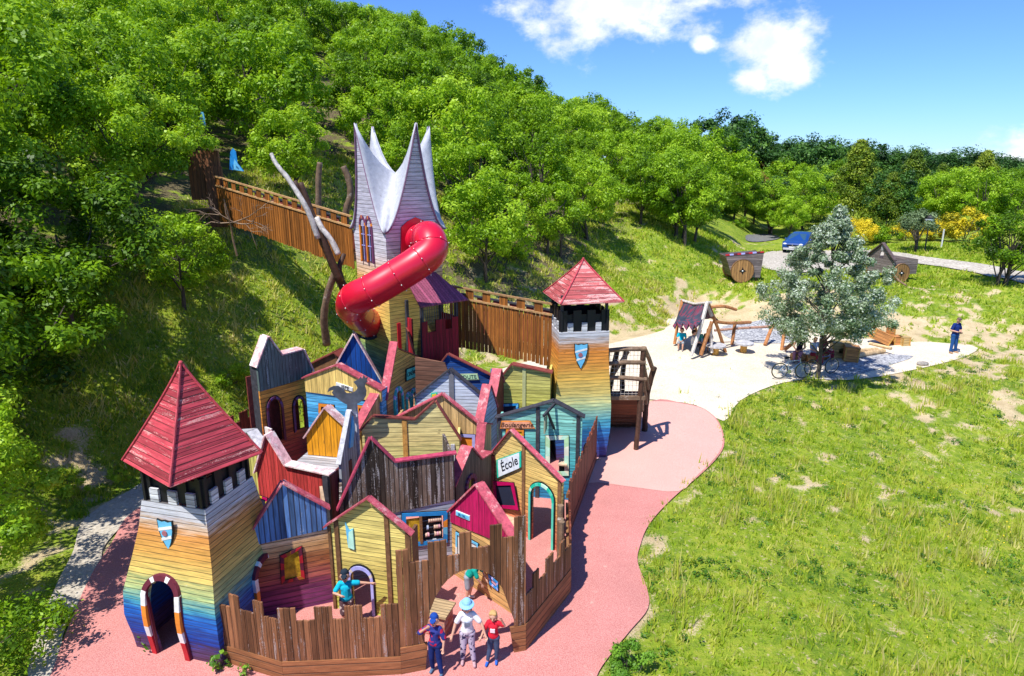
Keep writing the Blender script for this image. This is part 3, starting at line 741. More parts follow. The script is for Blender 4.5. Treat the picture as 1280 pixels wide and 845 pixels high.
# 14 white house
whp = wood('white_blue_planks', (.56,.6,.68), 'H', .1, wear=.3, wearcol=(.75,.75,.75), var=.1)
t, pl, tp = house('white plank house with charcoal eaves and central grey post, in front of the navy gable', (519,540,17.7),(607,540,17.5),
    [(520,496),(563,462),(606,498)], whp, trim=DARK, depth=1.2, side=whp, tb=.12)
u = pl.uv(565,500)[0]; post(t, u, 0, zat(tp,u)-.02, plain('grey_post',(.16,.16,.18)), .14)
bp_ = Plane((519,500,18.35),(564,500,18.2)); bq = box_of(bp_, [(519,500),(561,500),(561,466),(556,453),(519,446)])
m = MB(); m.prism([(x, max(0,z)) for x, z in [(bq[0][0],0),(bq[1][0],0)]+bq[2:]], -.03, .03); o = m.build('back_wall', wood('brown_wall_boards',(.17,.08,.05),'H',.14,wear=.2,wearcol=(.4,.28,.2)), t)
dv = (bp_.o-pl.o); cr_, sr_ = math.cos(-pl.rz), math.sin(-pl.rz); o.location = (dv.x*cr_-dv.y*sr_, dv.x*sr_+dv.y*cr_, 0); o.rotation_euler = (0,0,bp_.rz-pl.rz)
sq = box_of(pl, [(539,497),(547,497),(547,490),(539,491)]); sign(t, sq, YELLOW, GREEN, None, bd=.03)
# 15 navy gable
nav = wood('navy_planks', (.015,.07,.26), 'H', .13, wear=.12, wearcol=(.1,.25,.5), var=.25)
t, pl, tp = house('navy blue gable house with small pale green nameplate, by the red lookout hut', (551,520,19.0),(614,520,19.0),
    [(551,455),(560,443),(615,470)], nav, trim=DKT, depth=.8, side=nav, tb=.1)
sq = box_of(pl, [(573,475),(599,474),(597,466.5),(572,467)])
sign(t, sq, plain('pale_green',(0,0,0)), plain('sage',(.35,.42,.25)), 'ROUTE', plain('dark_sage',(.06,.09,.08)), .16, -.1, .025)
# 4 royal blue gable left of keep
roy = wood('royal_blue_planks', (.01,.07,.3), 'V', .14, wear=.08, wearcol=(.1,.25,.5), var=.25)
t, pl, tp = house('tall royal blue gable house with pale trim under the red slide', (421,540,18.7),(483,540,18.9),
    [(422,454),(442,418),(483,489)], roy, trim=PINKW, depth=.8, side=roy, tb=.18)
# brown gable behind
t, pl, tp = house('low dark brown gable peeping out behind the chapel and shop houses', (389,520,20.0),(424,520,19.8),
    [(389,455),(418,441),(426,447)], BROWN, trim=DKT, depth=.6, side=BROWN, tb=.5)
# 1 chapel
cha = wood('orange_brown_planks', [(0,(.2,.02,.03)),(1.2,(.28,.04,.03)),(1.7,(.45,.11,.03)),(2.2,(.68,.26,.04)),(3.4,(.74,.34,.06))], 'H', .12, zr=(0,3.6), wear=.15)
teg = wood('teal_grey_palings', (.09,.125,.12), 'V', .1, wear=.55, wearcol=(.28,.33,.33), var=.3, gap=.1)
CP = Plane((324,560,17.0),(389,560,18.2))
def px_arch(pl, px0, px1, pytop, pybot, pointed=True, n=12):
    a = pl.uv(px0, pybot); b_ = pl.uv(px1, pybot); tt = pl.uv((px0+px1)/2, pytop)
    z0 = (a[1]+b_[1])/2; return ((a[0]+b_[0])/2, z0, b_[0]-a[0], tt[1]-z0)
w1 = px_arch(CP, 339, 355, 497, 552); w2 = px_arch(CP, 370, 382, 497, 536)
t, pl, tp = house('tall orange chapel house with teal grey gable boards and two pointed arch windows', (324,560,17.0),(389,560,18.2),
    [(321,457),(334,421),(351,444),(378,437),(389,462)], cha, split=((326,489),(389,470),teg), trim=PINKW, tb=.3,
    holes=[arch(*w1, pointed=True), arch(*w2, pointed=True)], depth=.35, side=DARK, backwall=False)
m = MB(); m.box(.05, pl.len-.05, .42, .46, 0, 3.35); m.build('back_panel', DKT, t)  # dark panel added so that the windows look dark inside
for w_ in (w1, w2):
    ring('window_frame_edge', arch(*w_, pointed=True), arch(w_[0], w_[1]-.05, w_[2]+.15, w_[3]+.15, True), -.03, -.001, BLACK, t)
    ring('window_frame', arch(*w_, pointed=True), arch(w_[0], w_[1]-.04, w_[2]+.12, w_[3]+.11, True), -.05, -.031, [plain('plum_paint',(.16,.05,.12)), MAROON, PURPLE], t, [0,1,2])
# 2 shop
shp = wood('sky_blue_planks', [(0,(.03,.2,.5)),(2,(.05,.35,.7)),(2.8,(.12,.45,.75))], 'H', .1, zr=(0,3), wear=.15, wearcol=(.5,.7,.8))
yv = wood('yellow_upright_boards', (.74,.52,.16), 'V', .2, wear=.12, gap=.03)
t, pl, tp = house('shop house with yellow boarded gable over sky blue planks, behind the rooster', (381,560,17.8),(476,560,17.1),
    [(381,472),(421,457),(476,487)], shp, split=((381,489),(476,502),yv), trim=PINK, depth=.9, side=shp, tb=.2)
sq = box_of(pl, [(421,483),(442,489),(442,484),(421,477)]); sign(t, sq, WHITE, WHITE, '. IEPE', BLACK, .14, 0, .01)
q_ = box_of(pl, [(399,516),(418,516),(418,506),(399,504)]); framed_window(t, q_, [ORANGE], BLACK, bw=.08, pane=plain('slate',(0,0,0)))
q_ = box_of(pl, [(446,545),(462,548),(462,508),(446,506)]); framed_window(t, q_, [ORANGE, RED], BLACK, bw=.08, pane=plain('slate',(0,0,0)), frame_name='door_frame')
# 3 tan right-facing gable of the shop
tan = wood('tan_upright_boards', (.58,.38,.16), 'V', .2, wear=.15, gap=.04)
t, pl, tp = house('narrow tan gable facing right with a broad sloping pink board, beside the rooster post', (448,560,15.9),(489,560,17.6),
    [(450,536),(476,489),(489,519)], tan, trim=PINK, depth=0, tf=.02, tb=.26)
# 5 small orange gable on grey deck
ora = wood('bright_orange_boards', (.82,.34,.012), 'V', .17, wear=.06, gap=.05, var=.12)
t, pl, tp = house('small bright orange gable standing on a flat grey roof deck', (383,560,15.3),(431,560,15.1),
    [(383,545),(407,510),(432,533)], ora, trim=PINKW, depth=.0, zb=1.98, tb=.2)
m = MB(); m.box(tp[0][0]-.1, tp[-1][0]+.05, -.85, .2, 1.9, 1.97); m.build('roof_deck', wood('grey_deck_boards',(.4,.4,.42),'X',.12,wear=.4), t)
m = MB(); m.box(tp[0][0]+.0, tp[-1][0]-.05, .0, .06, 0, 1.9); m.build('wall', cha, t)
# white sloping board gable right of it
t, pl, tp = house('narrow grey gable facing right with white sloping board, under the rooster', (428,600,14.3),(446,600,15.2),
    [(426,578),(438,514),(443,520)], wood('grey_upright_boards',(.36,.38,.42),'V',.15,wear=.3), trim=wood('white_board',(.5,.5,.53),'N',wear=.35), depth=0, tf=.02, tb=.1)
q_ = box_of(pl, [(436,560),(440,558),(442,535),(440,520),(438,538)]); quad('flame_shape', q_, -.03, -.002, LBLUE, t)
# 6 red house
red = wood('red_upright_boards', (.5,.05,.045), 'V', .1, wear=.12, wearcol=(.6,.25,.2), var=.2, gap=.06)
t, pl, tp = house('red boarded house with broad worn pinkish top boards, behind the striped blue gable', (320,640,14.7),(411,640,14.0),
    [(321,588),(334,543),(357,581),(411,593)], red, trim=PINKW, depth=.9, side=wood('dark_maroon_boards',(.12,.02,.03),'V',.15,wear=.1), tb=.2, tf=.08)
m = MB(); m.box(tp[-1][0]-.12, tp[-1][0]+.02, -.1, -.002, 0, tp[-1][1]-.02); m.build('post', DARK, t)
q_ = box_of(pl, [(322,634),(335,636),(335,622),(322,618)]); framed_window(t, q_, [MAG, YELLOW], BLACK, bw=.05, pane=plain('slate',(0,0,0)), pattern=[0,0,1,0])
# small green-yellow gable behind big tower roof
t, pl, tp = house('little green yellow gable between big tower roof and red house', (300,600,15.9),(327,600,15.3),
    [(296,541),(312,540),(328,562)], wood('green_yellow_boards',(.5,.46,.12),'V',.15,wear=.15), trim=GREYT, depth=.4, sides='')
m = MB(); m.box(0,.26,-.02,.02,0,2.75); o = m.build('tall_board', PINKW, t, loc=(tp[-1][0]+.06,.1,0))
# 17 big tan gable
t, pl, tp = house('broad tan gable with upright boards behind the pale yellow zigzag house', (493,560,16.9),(602,560,16.7),
    [(492,524),(553,493),(603,533)], tan, trim=PINK, depth=.8, side=tan, tb=.1)
q_ = box_of(pl, [(571,566),(594,568),(594,543),(572,542)]); f = framed_window(t, q_, [LILAC, ORANGE, PURPLE], BLACK, bw=.08, pane=ORANGE, pattern=[0,0,0,0,0,0,0,0,0,0,0,0,1,1,1,1])
sq = box_of(pl, [(516,578-50),(524,578-49),(524,522),(516,523)])
# 18 pale yellow zigzag
pyl = wood('pale_yellow_planks', [(0,(.45,.5,.15)),(1.6,(.62,.6,.22)),(2.1,(.76,.62,.24)),(3.3,(.8,.66,.28))], 'H', .13, zr=(0,3.4), wear=.1, wearcol=(.85,.75,.5))
t, pl, tp = house('pale yellow zigzag topped house where the rooster casts its shadow', (452,600,15.8),(574,600,15.9),
    [(452,538),(466,521),(519,525),(544,502),(574,548)], pyl, trim=DKT, depth=.8, side=pyl, tb=.1, tf=.05)
u = pl.uv(507,560)[0]; post(t, u, 0, zat(tp,u)-.02, wood('orange_brown_board',(.5,.25,.06),'N',wear=.2), .12)
u = pl.uv(566,560)[0]; post(t, u, 0, 2.0, GREYT, .1)
# 19 brown-grey gable facing right with arch
bgr = wood('brown_grey_palings', (.13,.09,.07), 'V', .1, wear=.35, wearcol=(.3,.24,.2), var=.3, gap=.1)
BP = Plane((570,650,13.6),(614,650,15.2))
w1 = px_arch(BP, 584, 592, 597, 622, False)
t, pl, tp = house('brown grey gable with small arched window, between abacus house and school', (570,650,13.6),(614,650,15.2),
    [(570,606),(589,560),(602,575),(614,567)], bgr, trim=PINK, depth=0, tf=.03, tb=.26, holes=[arch(*w1)])
ring('window_frame', arch(*w1), arch(w1[0], w1[1], w1[2]+.2, w1[3]+.1), -.05, -.001, [MAROON, plain('plum_paint',(0,0,0))], t, [0,1])
quad('window_pane', arch(*w1), .07, .08, plain('lime_yellow_glass',(.5,.6,.05)), t)
# 16 light-blue gables facing right
lb = wood('pale_blue_planks', (.36,.44,.6), 'H', .12, wear=.2)
t, pl, tp = house('pale blue gable with steep pink board at the right end of the white house', (601,560,16.7),(621,560,17.9),
    [(604,527),(613,482),(621,508)], lb, trim=PINK, depth=0, tf=.03, tb=.24)
t, pl, tp = house('dark narrow gable facing right with steep pink board, next to the olive house', (618,560,18.0),(629,560,18.9),
    [(620,494),(626,462),(630,480)], DKT, trim=PINK, depth=0, tf=.03, tb=.26)
t, pl, tp = house('tan right-hand end wall of the broad tan gable with leaning pink board', (604,600,15.6),(616,600,16.4),
    [(603,572),(607,530),(614,531)], tan, trim=PINK, depth=0, tf=.03, tb=.22)
# 20 cinema house
cin = wood('cinema_planks', [(0,(.2,.05,.06)),(1.6,(.35,.15,.1)),(2.3,(.5,.27,.15)),(2.8,(.62,.36,.1)),(4,(.68,.4,.08))], 'H', .11, zr=(0,4.2), wear=.15)
EP = Plane((484,560,17.2),(521,560,18.9))
w1 = px_arch(EP, 494, 503, 487, 522); w2 = px_arch(EP, 509, 512.5, 494, 513); w3 = px_arch(EP, 515, 519, 489, 508)
t, pl, tp = house('cinema house facing right with green nameplate, turquoise arch windows and steep pink board', (484,560,17.2),(521,560,18.9),
    [(484,498),(496,430),(499,437),(521,446)], cin, trim=None, depth=0, holes=[arch(*w1,pointed=True),arch(*w2,pointed=True),arch(*w3,pointed=True)])
board_run(tp[:2], PINK, t, .03, .22)
board_run(tp[2:], DKT, t, .03, .1)
for w_ in (w1,w2,w3):
    ring('window_frame', arch(*w_,pointed=True), arch(w_[0],w_[1],w_[2]+.14,w_[3]+.12,True), -.05, -.001, [plain('turquoise_paint',(.05,.45,.45)), LILAC], t, [0,0,1])
sq = box_of(pl, [(506,477),(519,471),(519,456),(506,461)])
sign(t, sq, plain('sea_green',(0,0,0)), BLACK, 'CINÉMA', BLACK, .17, .2, .03)
m = MB(); m.box(.02, pl.len-.05, .5, .56, 0, 2.6); m.build('back_panel', DKT, t)
# ================================================================== the keep with its slide
KF = P(482, 300, 20.0)
kc = (KF.x+.13, KF.y+1.45)
KR = [(0,(.02,.08,.3)),(2.2,(.02,.12,.3)),(2.8,(.04,.2,.2)),(3.3,(.3,.4,.12)),(3.8,(.66,.52,.13)),(4.9,(.7,.5,.13)),(5.5,(.72,.4,.13)),(5.95,(.68,.5,.38)),(6.4,(.6,.58,.62)),(10,(.58,.58,.64))]
KW = wood('keep_planks', KR, 'H', .12, zr=(0,10.3), wear=.2, wearcol=(.68,.64,.62), var=.12)
K = Tower('tall keep with four white swooping spires at the back of the castle', kc, R(40),
    [(0,1.12),(2,1.05),(4,1.0),(6,1.0),(7.4,1.04)], None, 'castle_keep')
K.walls(0, 7.0, KW, dz=.5)
KS = wood('keep_spire_planks', (.55,.53,.62), 'H', .12, wear=.25, var=.12)
ZC, ZS, ZM = 7.0, 10.15, 8.7
KT = Matrix.Translation((kc[0], kc[1], 0)) @ Matrix.Rotation(R(40), 4, 'Z')
def KWd(p): return KT @ Vector(p)
def curve(k, a):
    h = 1.06; f = 1-abs(a)/h
    z = ZC + (ZS-ZC)*max(0, f)**1.75
    off = .22*((z-ZC)/(ZS-ZC))**1.3 - .0
    n, t_ = [((0,-1),(1,0)), ((1,0),(0,1)), ((0,1),(-1,0)), ((-1,0),(0,-1))][k]
    return Vector((n[0]*(h+off)+t_[0]*a, n[1]*(h+off)+t_[1]*a, z))
NS = 24
for k in range(4):
    mb = MB()
    for i in range(NS):
        a0 = -1.04+2.08*i/NS; a1 = -1.04+2.08*(i+1)/NS
        q0, q1 = curve(k, a0), curve(k, a1)
        b0 = Vector(K.pt(k, a0, ZC)); b1 = Vector(K.pt(k, a1, ZC))
        nl = 6
        for j in range(nl):
            f0, f1 = j/nl, (j+1)/nl
            mb.add([b0.lerp(q0,f0), b1.lerp(q1,f0), b1.lerp(q1,f1), b0.lerp(q0,f1)], [(0,1,2,3)])
    o = mb.build('spire_face', KS, K.t); md = o.modifiers.new('t','SOLIDIFY'); md.thickness = .05
ROOFW = wood('white_sheet_roof', (.47,.48,.53), 'N', wear=.3, wearcol=(.58,.58,.6), var=.04, grain=.4)
cn = [Vector((-1.1,-1.1,ZC-.02)), Vector((1.1,-1.1,ZC-.02)), Vector((1.1,1.1,ZC-.02)), Vector((-1.1,1.1,ZC-.02))]
Cc = Vector((0,0,ZM))
def outw(k, q, d):
    n = [(0,-1),(1,0),(0,1),(-1,0)][k]; return q + Vector((n[0]*d, n[1]*d, 0))
for k in range(4):
    # one saddle sheet per corner: from the spire of face k, over the corner valley, to the spire of face k+1
    mb = MB(); cor = cn[(k+1) % 4]; N2 = 14
    def vall(t): 
        p = cor.lerp(Cc, t); p.z = cor.z+(Cc.z-cor.z)*(t**.75); return p
    for half in (0, 1):
        kk = k if half == 0 else (k+1) % 4
        for i in range(N2):
            for j in range(5):
                def pt(ti, tj):
                    a = 1.06*(1-ti) * (1 if half == 0 else -1)
                    q = outw(kk, curve(kk, a), .05); q.z += .012
                    v = vall(ti); r = v.lerp(q, tj); r.z -= .35*math.sin(PI*tj)*ti*(1-ti*.2); return r
                mb.add([pt(i/N2, j/5), pt((i+1)/N2, j/5), pt((i+1)/N2, (j+1)/5), pt(i/N2, (j+1)/5)], [(0,1,2,3)])
    o = mb.build('roof_sheet', ROOFW, K.t, smooth=True); md = o.modifiers.new('t','SOLIDIFY'); md.thickness = .035; md.offset = 1
for k in range(4):
    r = MB(); r.tube([outw(k, curve(k, -1.06+2.12*i/30), .03) for i in range(31)], .03, 6); r.build('spire_edge', plain('purple_grey_trim',(.22,.12,.2)), K.t)
# twin gothic window on the left face (face 3)
def face_frame(T, k, z0, o=0.0):
    """empty-less local placement on tower face k: returns (location, rotation) so that x runs along the face and -y faces out"""
    p = T.pt(k, 0, z0, o); rot = [0, PI/2, PI, -PI/2][k]
    return (p[0], p[1], 0), (0, 0, rot)
lo, ro = face_frame(K, 3, 6.6)
WPLUM = plain('plum_paint',(0,0,0))
for cx in (-.34, .06):
    a_ = arch(cx, 6.05, .28, 1.3, True); b_ = arch(cx, 5.98, .42, 1.48, True)
    f = ring('window_frame', a_, b_, -.06, .0, [WPLUM, MAROON, ORANGE], K.t, [2,0,0,1,0,0]); f.location = lo; f.rotation_euler = ro
    g = MB(); g.prism(arch(cx, 6.05, .285, 1.3, True), -.02, .0); g.build('window_pane', plain('dark_glass',(.02,.025,.035),.15,.6), f)
    g = MB(); g.box(cx-.012, cx+.012, -.035, -.02, 6.05, 7.2); g.box(cx-.13, cx+.13, -.035, -.02, 6.5, 6.52); g.box(cx-.13,cx+.13,-.035,-.02,6.85,6.87); g.build('glazing_bar', LILAC, f)
# entrance plate of the slide on the right face (face 0)
SLR = plain('slide_red_plastic', (.6,.004,.03), .38, .45, .05, 2, coat=.35)
lo, ro = face_frame(K, 0, 6.6)
m = MB(); m.prism([(-.55,6.15),(-.5,7.15),(-.3,7.3),(0,7.42),(.3,7.3),(.45,7.12),(.62,7.12),(.5,6.15)][::-1], -.07, -.0); m.build('slide_plate', SLR, K.t, loc=lo, rot=ro)
def catmull(pts, n=8):
    out = []
    for i in range(len(pts)-1):
        p0 = pts[max(i-1,0)]; p1 = pts[i]; p2 = pts[i+1]; p3 = pts[min(i+2,len(pts)-1)]
        for j in range(n):
            t = j/n
            out.append(.5*((2*p1)+(p2-p0)*t+(2*p0-5*p1+4*p2-p3)*t*t+(3*p1-p0-3*p2+p3)*t**3))
    out.append(pts[-1]); return out
sp = [KWd(K.pt(0,.05,6.75,-.1)), KWd(K.pt(0,.08,6.75,.35)), P(536,297,19.3), P(539,313,18.85), P(521,329,18.6), P(494,346,18.5), P(465,363,18.4), P(446,372,18.6), P(440,381,19.0), P(446,392,19.7), P(457,401,20.5), P(462,404,21.0)]
spc = catmull(sp, 10)
sl_ = thing('tube_slide', 'glossy red tube slide winding down the front of the white spired keep', 'slide', (KF.x, KF.y-1, 0))
inv = Vector((-KF.x, -(KF.y-1), 0))
m = MB(); m.tube([p+inv for p in spc], .47, 36, cap=False); o = m.build('tube', SLR, sl_, smooth=True); md = o.modifiers.new('t','SOLIDIFY'); md.thickness = .03
# seams with bolts
BOLT = plain('bolt_metal', (.7,.68,.66), .35, .5)
for fi in (16, 27, 38, 49, 60, 71, 82, 93, 103):
    p = spc[fi]+inv; d = (spc[fi+1]-spc[fi-1]).normalized()
    m = MB(); m.tube([p-d*.02, p+d*.02], .478, 36, cap=False); so_ = m.build('flange', SLR, sl_, smooth=True); so_.modifiers.new('t','SOLIDIFY').thickness = .02
    x = d.cross(Vector((0,0,1))).normalized(); y = d.cross(x)
    m = MB()
    for q in range(8):
        a = 2*PI*q/8+.3; c_ = p+(x*math.cos(a)+y*math.sin(a))*.5
        m.ball(c_, .017, 6)
    m.build('bolts', BOLT, so_)
m = MB(); e = spc[-1]+inv; d = (spc[-1]-spc[-3]).normalized(); e2 = spc[-4]+inv
m.tube([e2-d*.05, e2+d*.05], .56, 28, cap=False); o = m.build('exit_collar', BLACK, sl_); o.modifiers.new('t','SOLIDIFY').thickness = .08
# ------------------------------------------------------------------ red lookout hut on the right face
hw = wood('dark_red_upright_boards', (.3,.012,.025), 'V', .12, wear=.12, wearcol=(.45,.12,.12), var=.3)
hr_ = wood('purple_red_roof_boards', (.3,.07,.13), 'Y', .1, wear=.3, wearcol=(.6,.3,.34), var=.3)
hut = thing('lookout_hut', 'dark red lookout hut with purple board roof on the right side of the keep', 'hut', (kc[0], kc[1], 0), R(40))
hx0, hx1, hy0, hy1, hz0, hz1 = -.5, .85, -2.05, -1.08, 2.85, 4.35
m = MB(); m.box(hx0, hx1, hy0, hy1, hz0-.1, hz0); m.build('floor', BROWN, hut)
m = MB(); m.prism([(hx0,hz0),(hx1,hz0),(hx1,hz1),(hx1-.25,hz1),(hx1-.25,hz1-.35),(hx1-.5,hz1-.35),(hx1-.5,hz1),(hx1-.85,hz1),(hx1-.85,hz1-.35),(hx1-1.15,hz1-.35),(hx1-1.15,hz1),(hx0,hz1)][::-1], hy0, hy0+.05); m.build('front_wall', hw, hut)
m = MB(); m.box(0, hy1-hy0, -.025, .025, hz0, hz1); m.build('side_wall', hw, hut, loc=(hx1-.03, hy0+.051, 0), rot=(0,0,PI/2))
m = MB(); m.box(0, .35, -.025, .025, hz0, hz1); m.build('side_wall', hw, hut, loc=(hx0+.03, hy1-.36, 0), rot=(0,0,PI/2))
m = MB()
for i in range(16): 
    x = hx0+.05+i*(hx1-hx0-.1)/15; m.tube([(x, hy0+.02, hz1-.05), (x, hy0+.02, hz1+.5)], .008, 5)
m.build('window_grille', GAL, hut)
for x, y in ((hx0+.04,hy0+.06),(hx1-.04,hy0+.06),(hx1-.04,hy1-.05),(hx0+.04,hy1-.05)):
    m = MB(); m.box(x-.045, x+.045, y-.045, y+.045, 0, hz1+.55); m.build('corner_post', DARK, hut)
m = MB(); za, zb = hz1+.52, hz1+1.25
m.hexa([(hx0-.2,hy0-.25,za),(hx1+.2,hy0-.25,za),(hx1-.15,hy1+.03,zb),(hx0+.05,hy1+.03,zb)]+[(hx0-.2,hy0-.25,za+.05),(hx1+.2,hy0-.25,za+.05),(hx1-.15,hy1+.03,zb+.05),(hx0+.05,hy1+.03,zb+.05)])
m.build('roof', hr_, hut)
m = MB(); m.box(-.02,.02,-.35,.35,0,1.15); m.build('shutter', DKT, hut, loc=(hx0-.02, hy0+.35, hz0+.1), rot=(0, R(-12), R(-25)))
m = MB(); m.box(0,.12,-.02,.02,2.6,4.2); m.build('corner_board', RED, hut, loc=(hx0-.3, hy1+.0, 0), rot=(0,0,0))
# ------------------------------------------------------------------ slatted bridges
SLAT = wood('golden_brown_slats', (.30,.105,.018), 'V', .13, wear=.12, wearcol=(.5,.3,.12), var=.35, gap=.06)
SLATR = wood('rail_wood', (.42,.24,.1), 'N', wear=.3, wearcol=(.6,.45,.3))
def bridge(label, A, B, h, wd=1.0):
    d = Vector((B.x-A.x, B.y-A.y, 0)); L = d.length; dz = B.z-A.z
    t = thing('footbridge', label, 'bridge', (A.x, A.y, A.z), math.atan2(d.y, d.x))
    zf = lambda u: dz*u/L
    for y, nm, h, SL_ in ((0, 'side_panel', h, SLAT), (wd, 'side_panel', h-.45, DKT)):
        m = MB(); n = int(L/.13); st = L/n
        for i in range(n):
            a, b_ = i*st+random.uniform(.004,.014), (i+1)*st-random.uniform(.004,.014); dy = random.uniform(0,.012); tl = random.uniform(-.03,.03)
            z0, z1 = zf(a)+tl, zf(a)+h-.38
            m.box(a, b_, y+dy, y+dy+.025, z0, z1)
        # blocks that leave slots under the top rail
        nb = int(L/.5)
        for i in range(nb):
            a = i*L/nb; m.hexa([(a,y,zf(a)+h-.37),(a+.27,y,zf(a+.27)+h-.37),(a+.27,y+.025,zf(a+.27)+h-.37),(a,y+.025,zf(a)+h-.37),(a,y,zf(a)+h-.06),(a+.27,y,zf(a+.27)+h-.06),(a+.27,y+.025,zf(a+.27)+h-.06),(a,y+.025,zf(a)+h-.06)])
        m.build(nm, SL_, t)
        for zz in (h-.03, h-.375):
            m = MB(); m.bar((0,y+.012,zf(0)+zz),(L,y+.012,zf(L)+zz),.09,.055); m.build('hand_rail', SLATR if y == 0 else DARK, t)
    m = MB(); m.bar((0,wd/2,.3),(L,wd/2,dz+.3),wd-.06,.06); m.build('deck', SLATR, t)
    return t, L
bA = P(563, 432, 21.3); bB = P(689, 458, 20.2)
bridge('golden brown slatted footbridge between the red lookout hut and the slim tower', bA, bB, 2.05)
bC = P(275, 277, 27.0); bD = P(443, 336, 22.6)
bridge('long golden brown slatted footbridge from the wooded bank down to the keep', bC, bD, 1.8)
# ------------------------------------------------------------------ stair platform by the slim tower
sx0, sx1 = 2.92, 4.12
st_ = thing('log_stair', 'dark log stair platform with rope net and plank underside, right of the slim tower', 'stair', (sx0, 19.9, 0))
zt = 1.85; W_ = sx1-sx0
m = MB(); m.box(0, W_, 0, .55, zt-.08, zt); m.build('platform', wood('stair_boards',(.2,.08,.04),'Y',.14,wear=.2,wearcol=(.35,.22,.16)), st_)
m = MB(); m.bar((.02,-.02,zt-.02),(W_+.1,-.02,zt-.02),.12); m.build('edge_beam', LOG, st_)
for x in (.04, W_-.02):
    m = MB(); m.bar((x,.35,zt-.05),(x+.38*(x>.5),2.05,.02),.07,.2); m.build('stringer', wood('orange_beam',(.32,.12,.04),'N',wear=.2), st_)
m = MB()
for i in range(9):
    f = (i+.5)/9; y = .4+1.6*f; z = zt*(1-f); m.box(.08, W_-.06+.1*f, y-.11, y+.11, z-.03, z+.0)
m.build('treads', wood('stair_boards',(0,0,0)), st_)
m = MB(); m.hexa([(.08,.38,zt-.2),(W_-.04,.38,zt-.2),(W_+.32,1.95,-.0),(.08,1.95,-.0),(.08,.42,zt-.16),(W_-.04,.42,zt-.16),(W_+.32,2.0,.03),(.08,2.0,.03)]); m.build('underside_boards', wood('underside_wood',(.2,.075,.035),'H',.15,wear=.12,var=.35), st_)
for pts, r in (([(W_-.1,.0,0),(W_-.05,.0,1.6),(W_-.03,-.02,3.5)],.085), ([(.05,.1,0),(.0,.05,1.5),(.08,.0,3.3)],.06), ([(W_+.48,1.55,0),(W_+.46,1.5,.9),(W_+.5,1.45,1.6),(W_+.66,1.4,2.4)],.1), ([(.3,1.0,0),(.28,1.0,1.4),(.5,.9,3.1)],.09), ([(.75,1.0,1.2),(.72,.9,2.4),(.8,.9,3.2)],.08)):
    m = MB(); m.tube(catmull([Vector(p) for p in pts],4), r, 8, wob=.12); m.build('log_post', LOGD, st_)
for a, b_ in (((-.05,-.05,3.38),(W_+.05,-.05,3.45)),((-.05,-.05,2.95),(W_+.05,-.05,3.0)),((-.05,-.05,2.5),(W_+.1,-.05,2.45)),((W_,-.02,3.45),(W_+.62,1.4,2.3)),((W_,.0,2.9),(W_+.5,1.45,1.6)),((W_,.0,2.4),(W_+.45,1.45,1.1)),((.1,.5,2.0),(.8,.55,3.2)),((W_+.02,.1,1.9),(W_+.3,1.3,.9))):
    m = MB(); m.tube([Vector(a), Vector(a).lerp(Vector(b_),.5)+Vector((0,0,.03)), Vector(b_)], .07, 8, wob=.1); m.build('log_rail', LOG, st_)
ROPE = plain('rope', (.6,.55,.48), .8)
m = MB()
for i in range(10): m.tube([(.05+i*W_/10,.02,zt),(.05+i*W_/10,.02,3.4)], .005, 4)
for i in range(11): m.tube([(.05,.02,zt+.1+i*.14),(W_,.02,zt+.1+i*.14)], .005, 4)
m.build('rope_net', ROPE, st_)
# ------------------------------------------------------------------ rooster
def px2(scale, ox, oy, pts): return [(ox+x*scale, oy+y*scale) for x, y in pts]
rp = px2(.2839, 300, 400, [(385,318),(392,300),(410,291),(432,290),(452,303),(468,322),(490,322),(510,312),(518,298),(512,285),(500,272),(512,266),(522,262),(530,250),(538,260),(545,242),(550,256),(564,250),(558,266),(562,272),(552,278),(550,292),(556,310),(555,332),(545,350),(528,362),(512,372),(512,402),(472,402),(472,372),(452,362),(430,345),(412,330),(405,318),(412,308),(400,310)])
RPl = Plane((400,500,15.45),(470,500,15.35))
q = [RPl.uv(*p) for p in rp]
ro_ = thing('rooster', 'grey metal rooster silhouette perched on a tall pale post above the orange gable', 'rooster figure', (RPl.o.x, RPl.o.y, 0), RPl.rz)
m = MB(); m.prism(q, -.015, .015); m.build('body', GAL, ro_)
c0 = RPl.uv(440, 508); m = MB(); m.box(c0[0]-.11, c0[0]+.11, .02, .1, 0, c0[1]+.12); m.build('post', wood('white_board',(0,0,0)), ro_)
# ------------------------------------------------------------------ driftwood support logs left of the keep
dw = P(407, 420, 22.4)
dr = thing('driftwood_support', 'bundle of crooked driftwood trunks holding up the long bridge beside the keep', 'log frame', (dw.x, dw.y, dw.z))
def logp(pts, r0, r1, mat, parent, nm='log', Y=None):
    w_ = catmull([P(*p)-Vector(parent.location) for p in pts], 5); n = len(w_)
    m = MB(); m.tube(w_, [r0+(r1-r0)*i/(n-1)*1.0 for i in range(n)], 9, wob=.1); return m.build(nm, mat, parent, smooth=True)
logp([(408,430,22.4),(405,395,22.0),(411,362,21.8),(421,335,21.7)], .14, .11, LOG, dr)
logp([(432,365,21.8),(412,322,21.6),(392,275,21.5),(368,226,21.4)], .15, .08, LOGD, dr)
logp([(425,352,21.5),(404,300,21.3),(388,262,21.3),(376,228,21.3)], .13, .08, LOGD, dr)
logp([(398,298,21.2),(384,262,21.1),(362,226,21.2),(346,206,21.3),(339,192,21.4)], .1, .055, wood('bleached_log',(.5,.46,.42),'N',wear=.4), dr)
logp([(423,318,21.1),(414,300,21.1),(402,285,21.1),(396,272,21.2)], .09, .08, wood('bleached_log',(0,0,0)), dr)
logp([(428,352,21.9),(424,335,21.9),(430,318,22.2)], .1, .08, LOGD, dr)
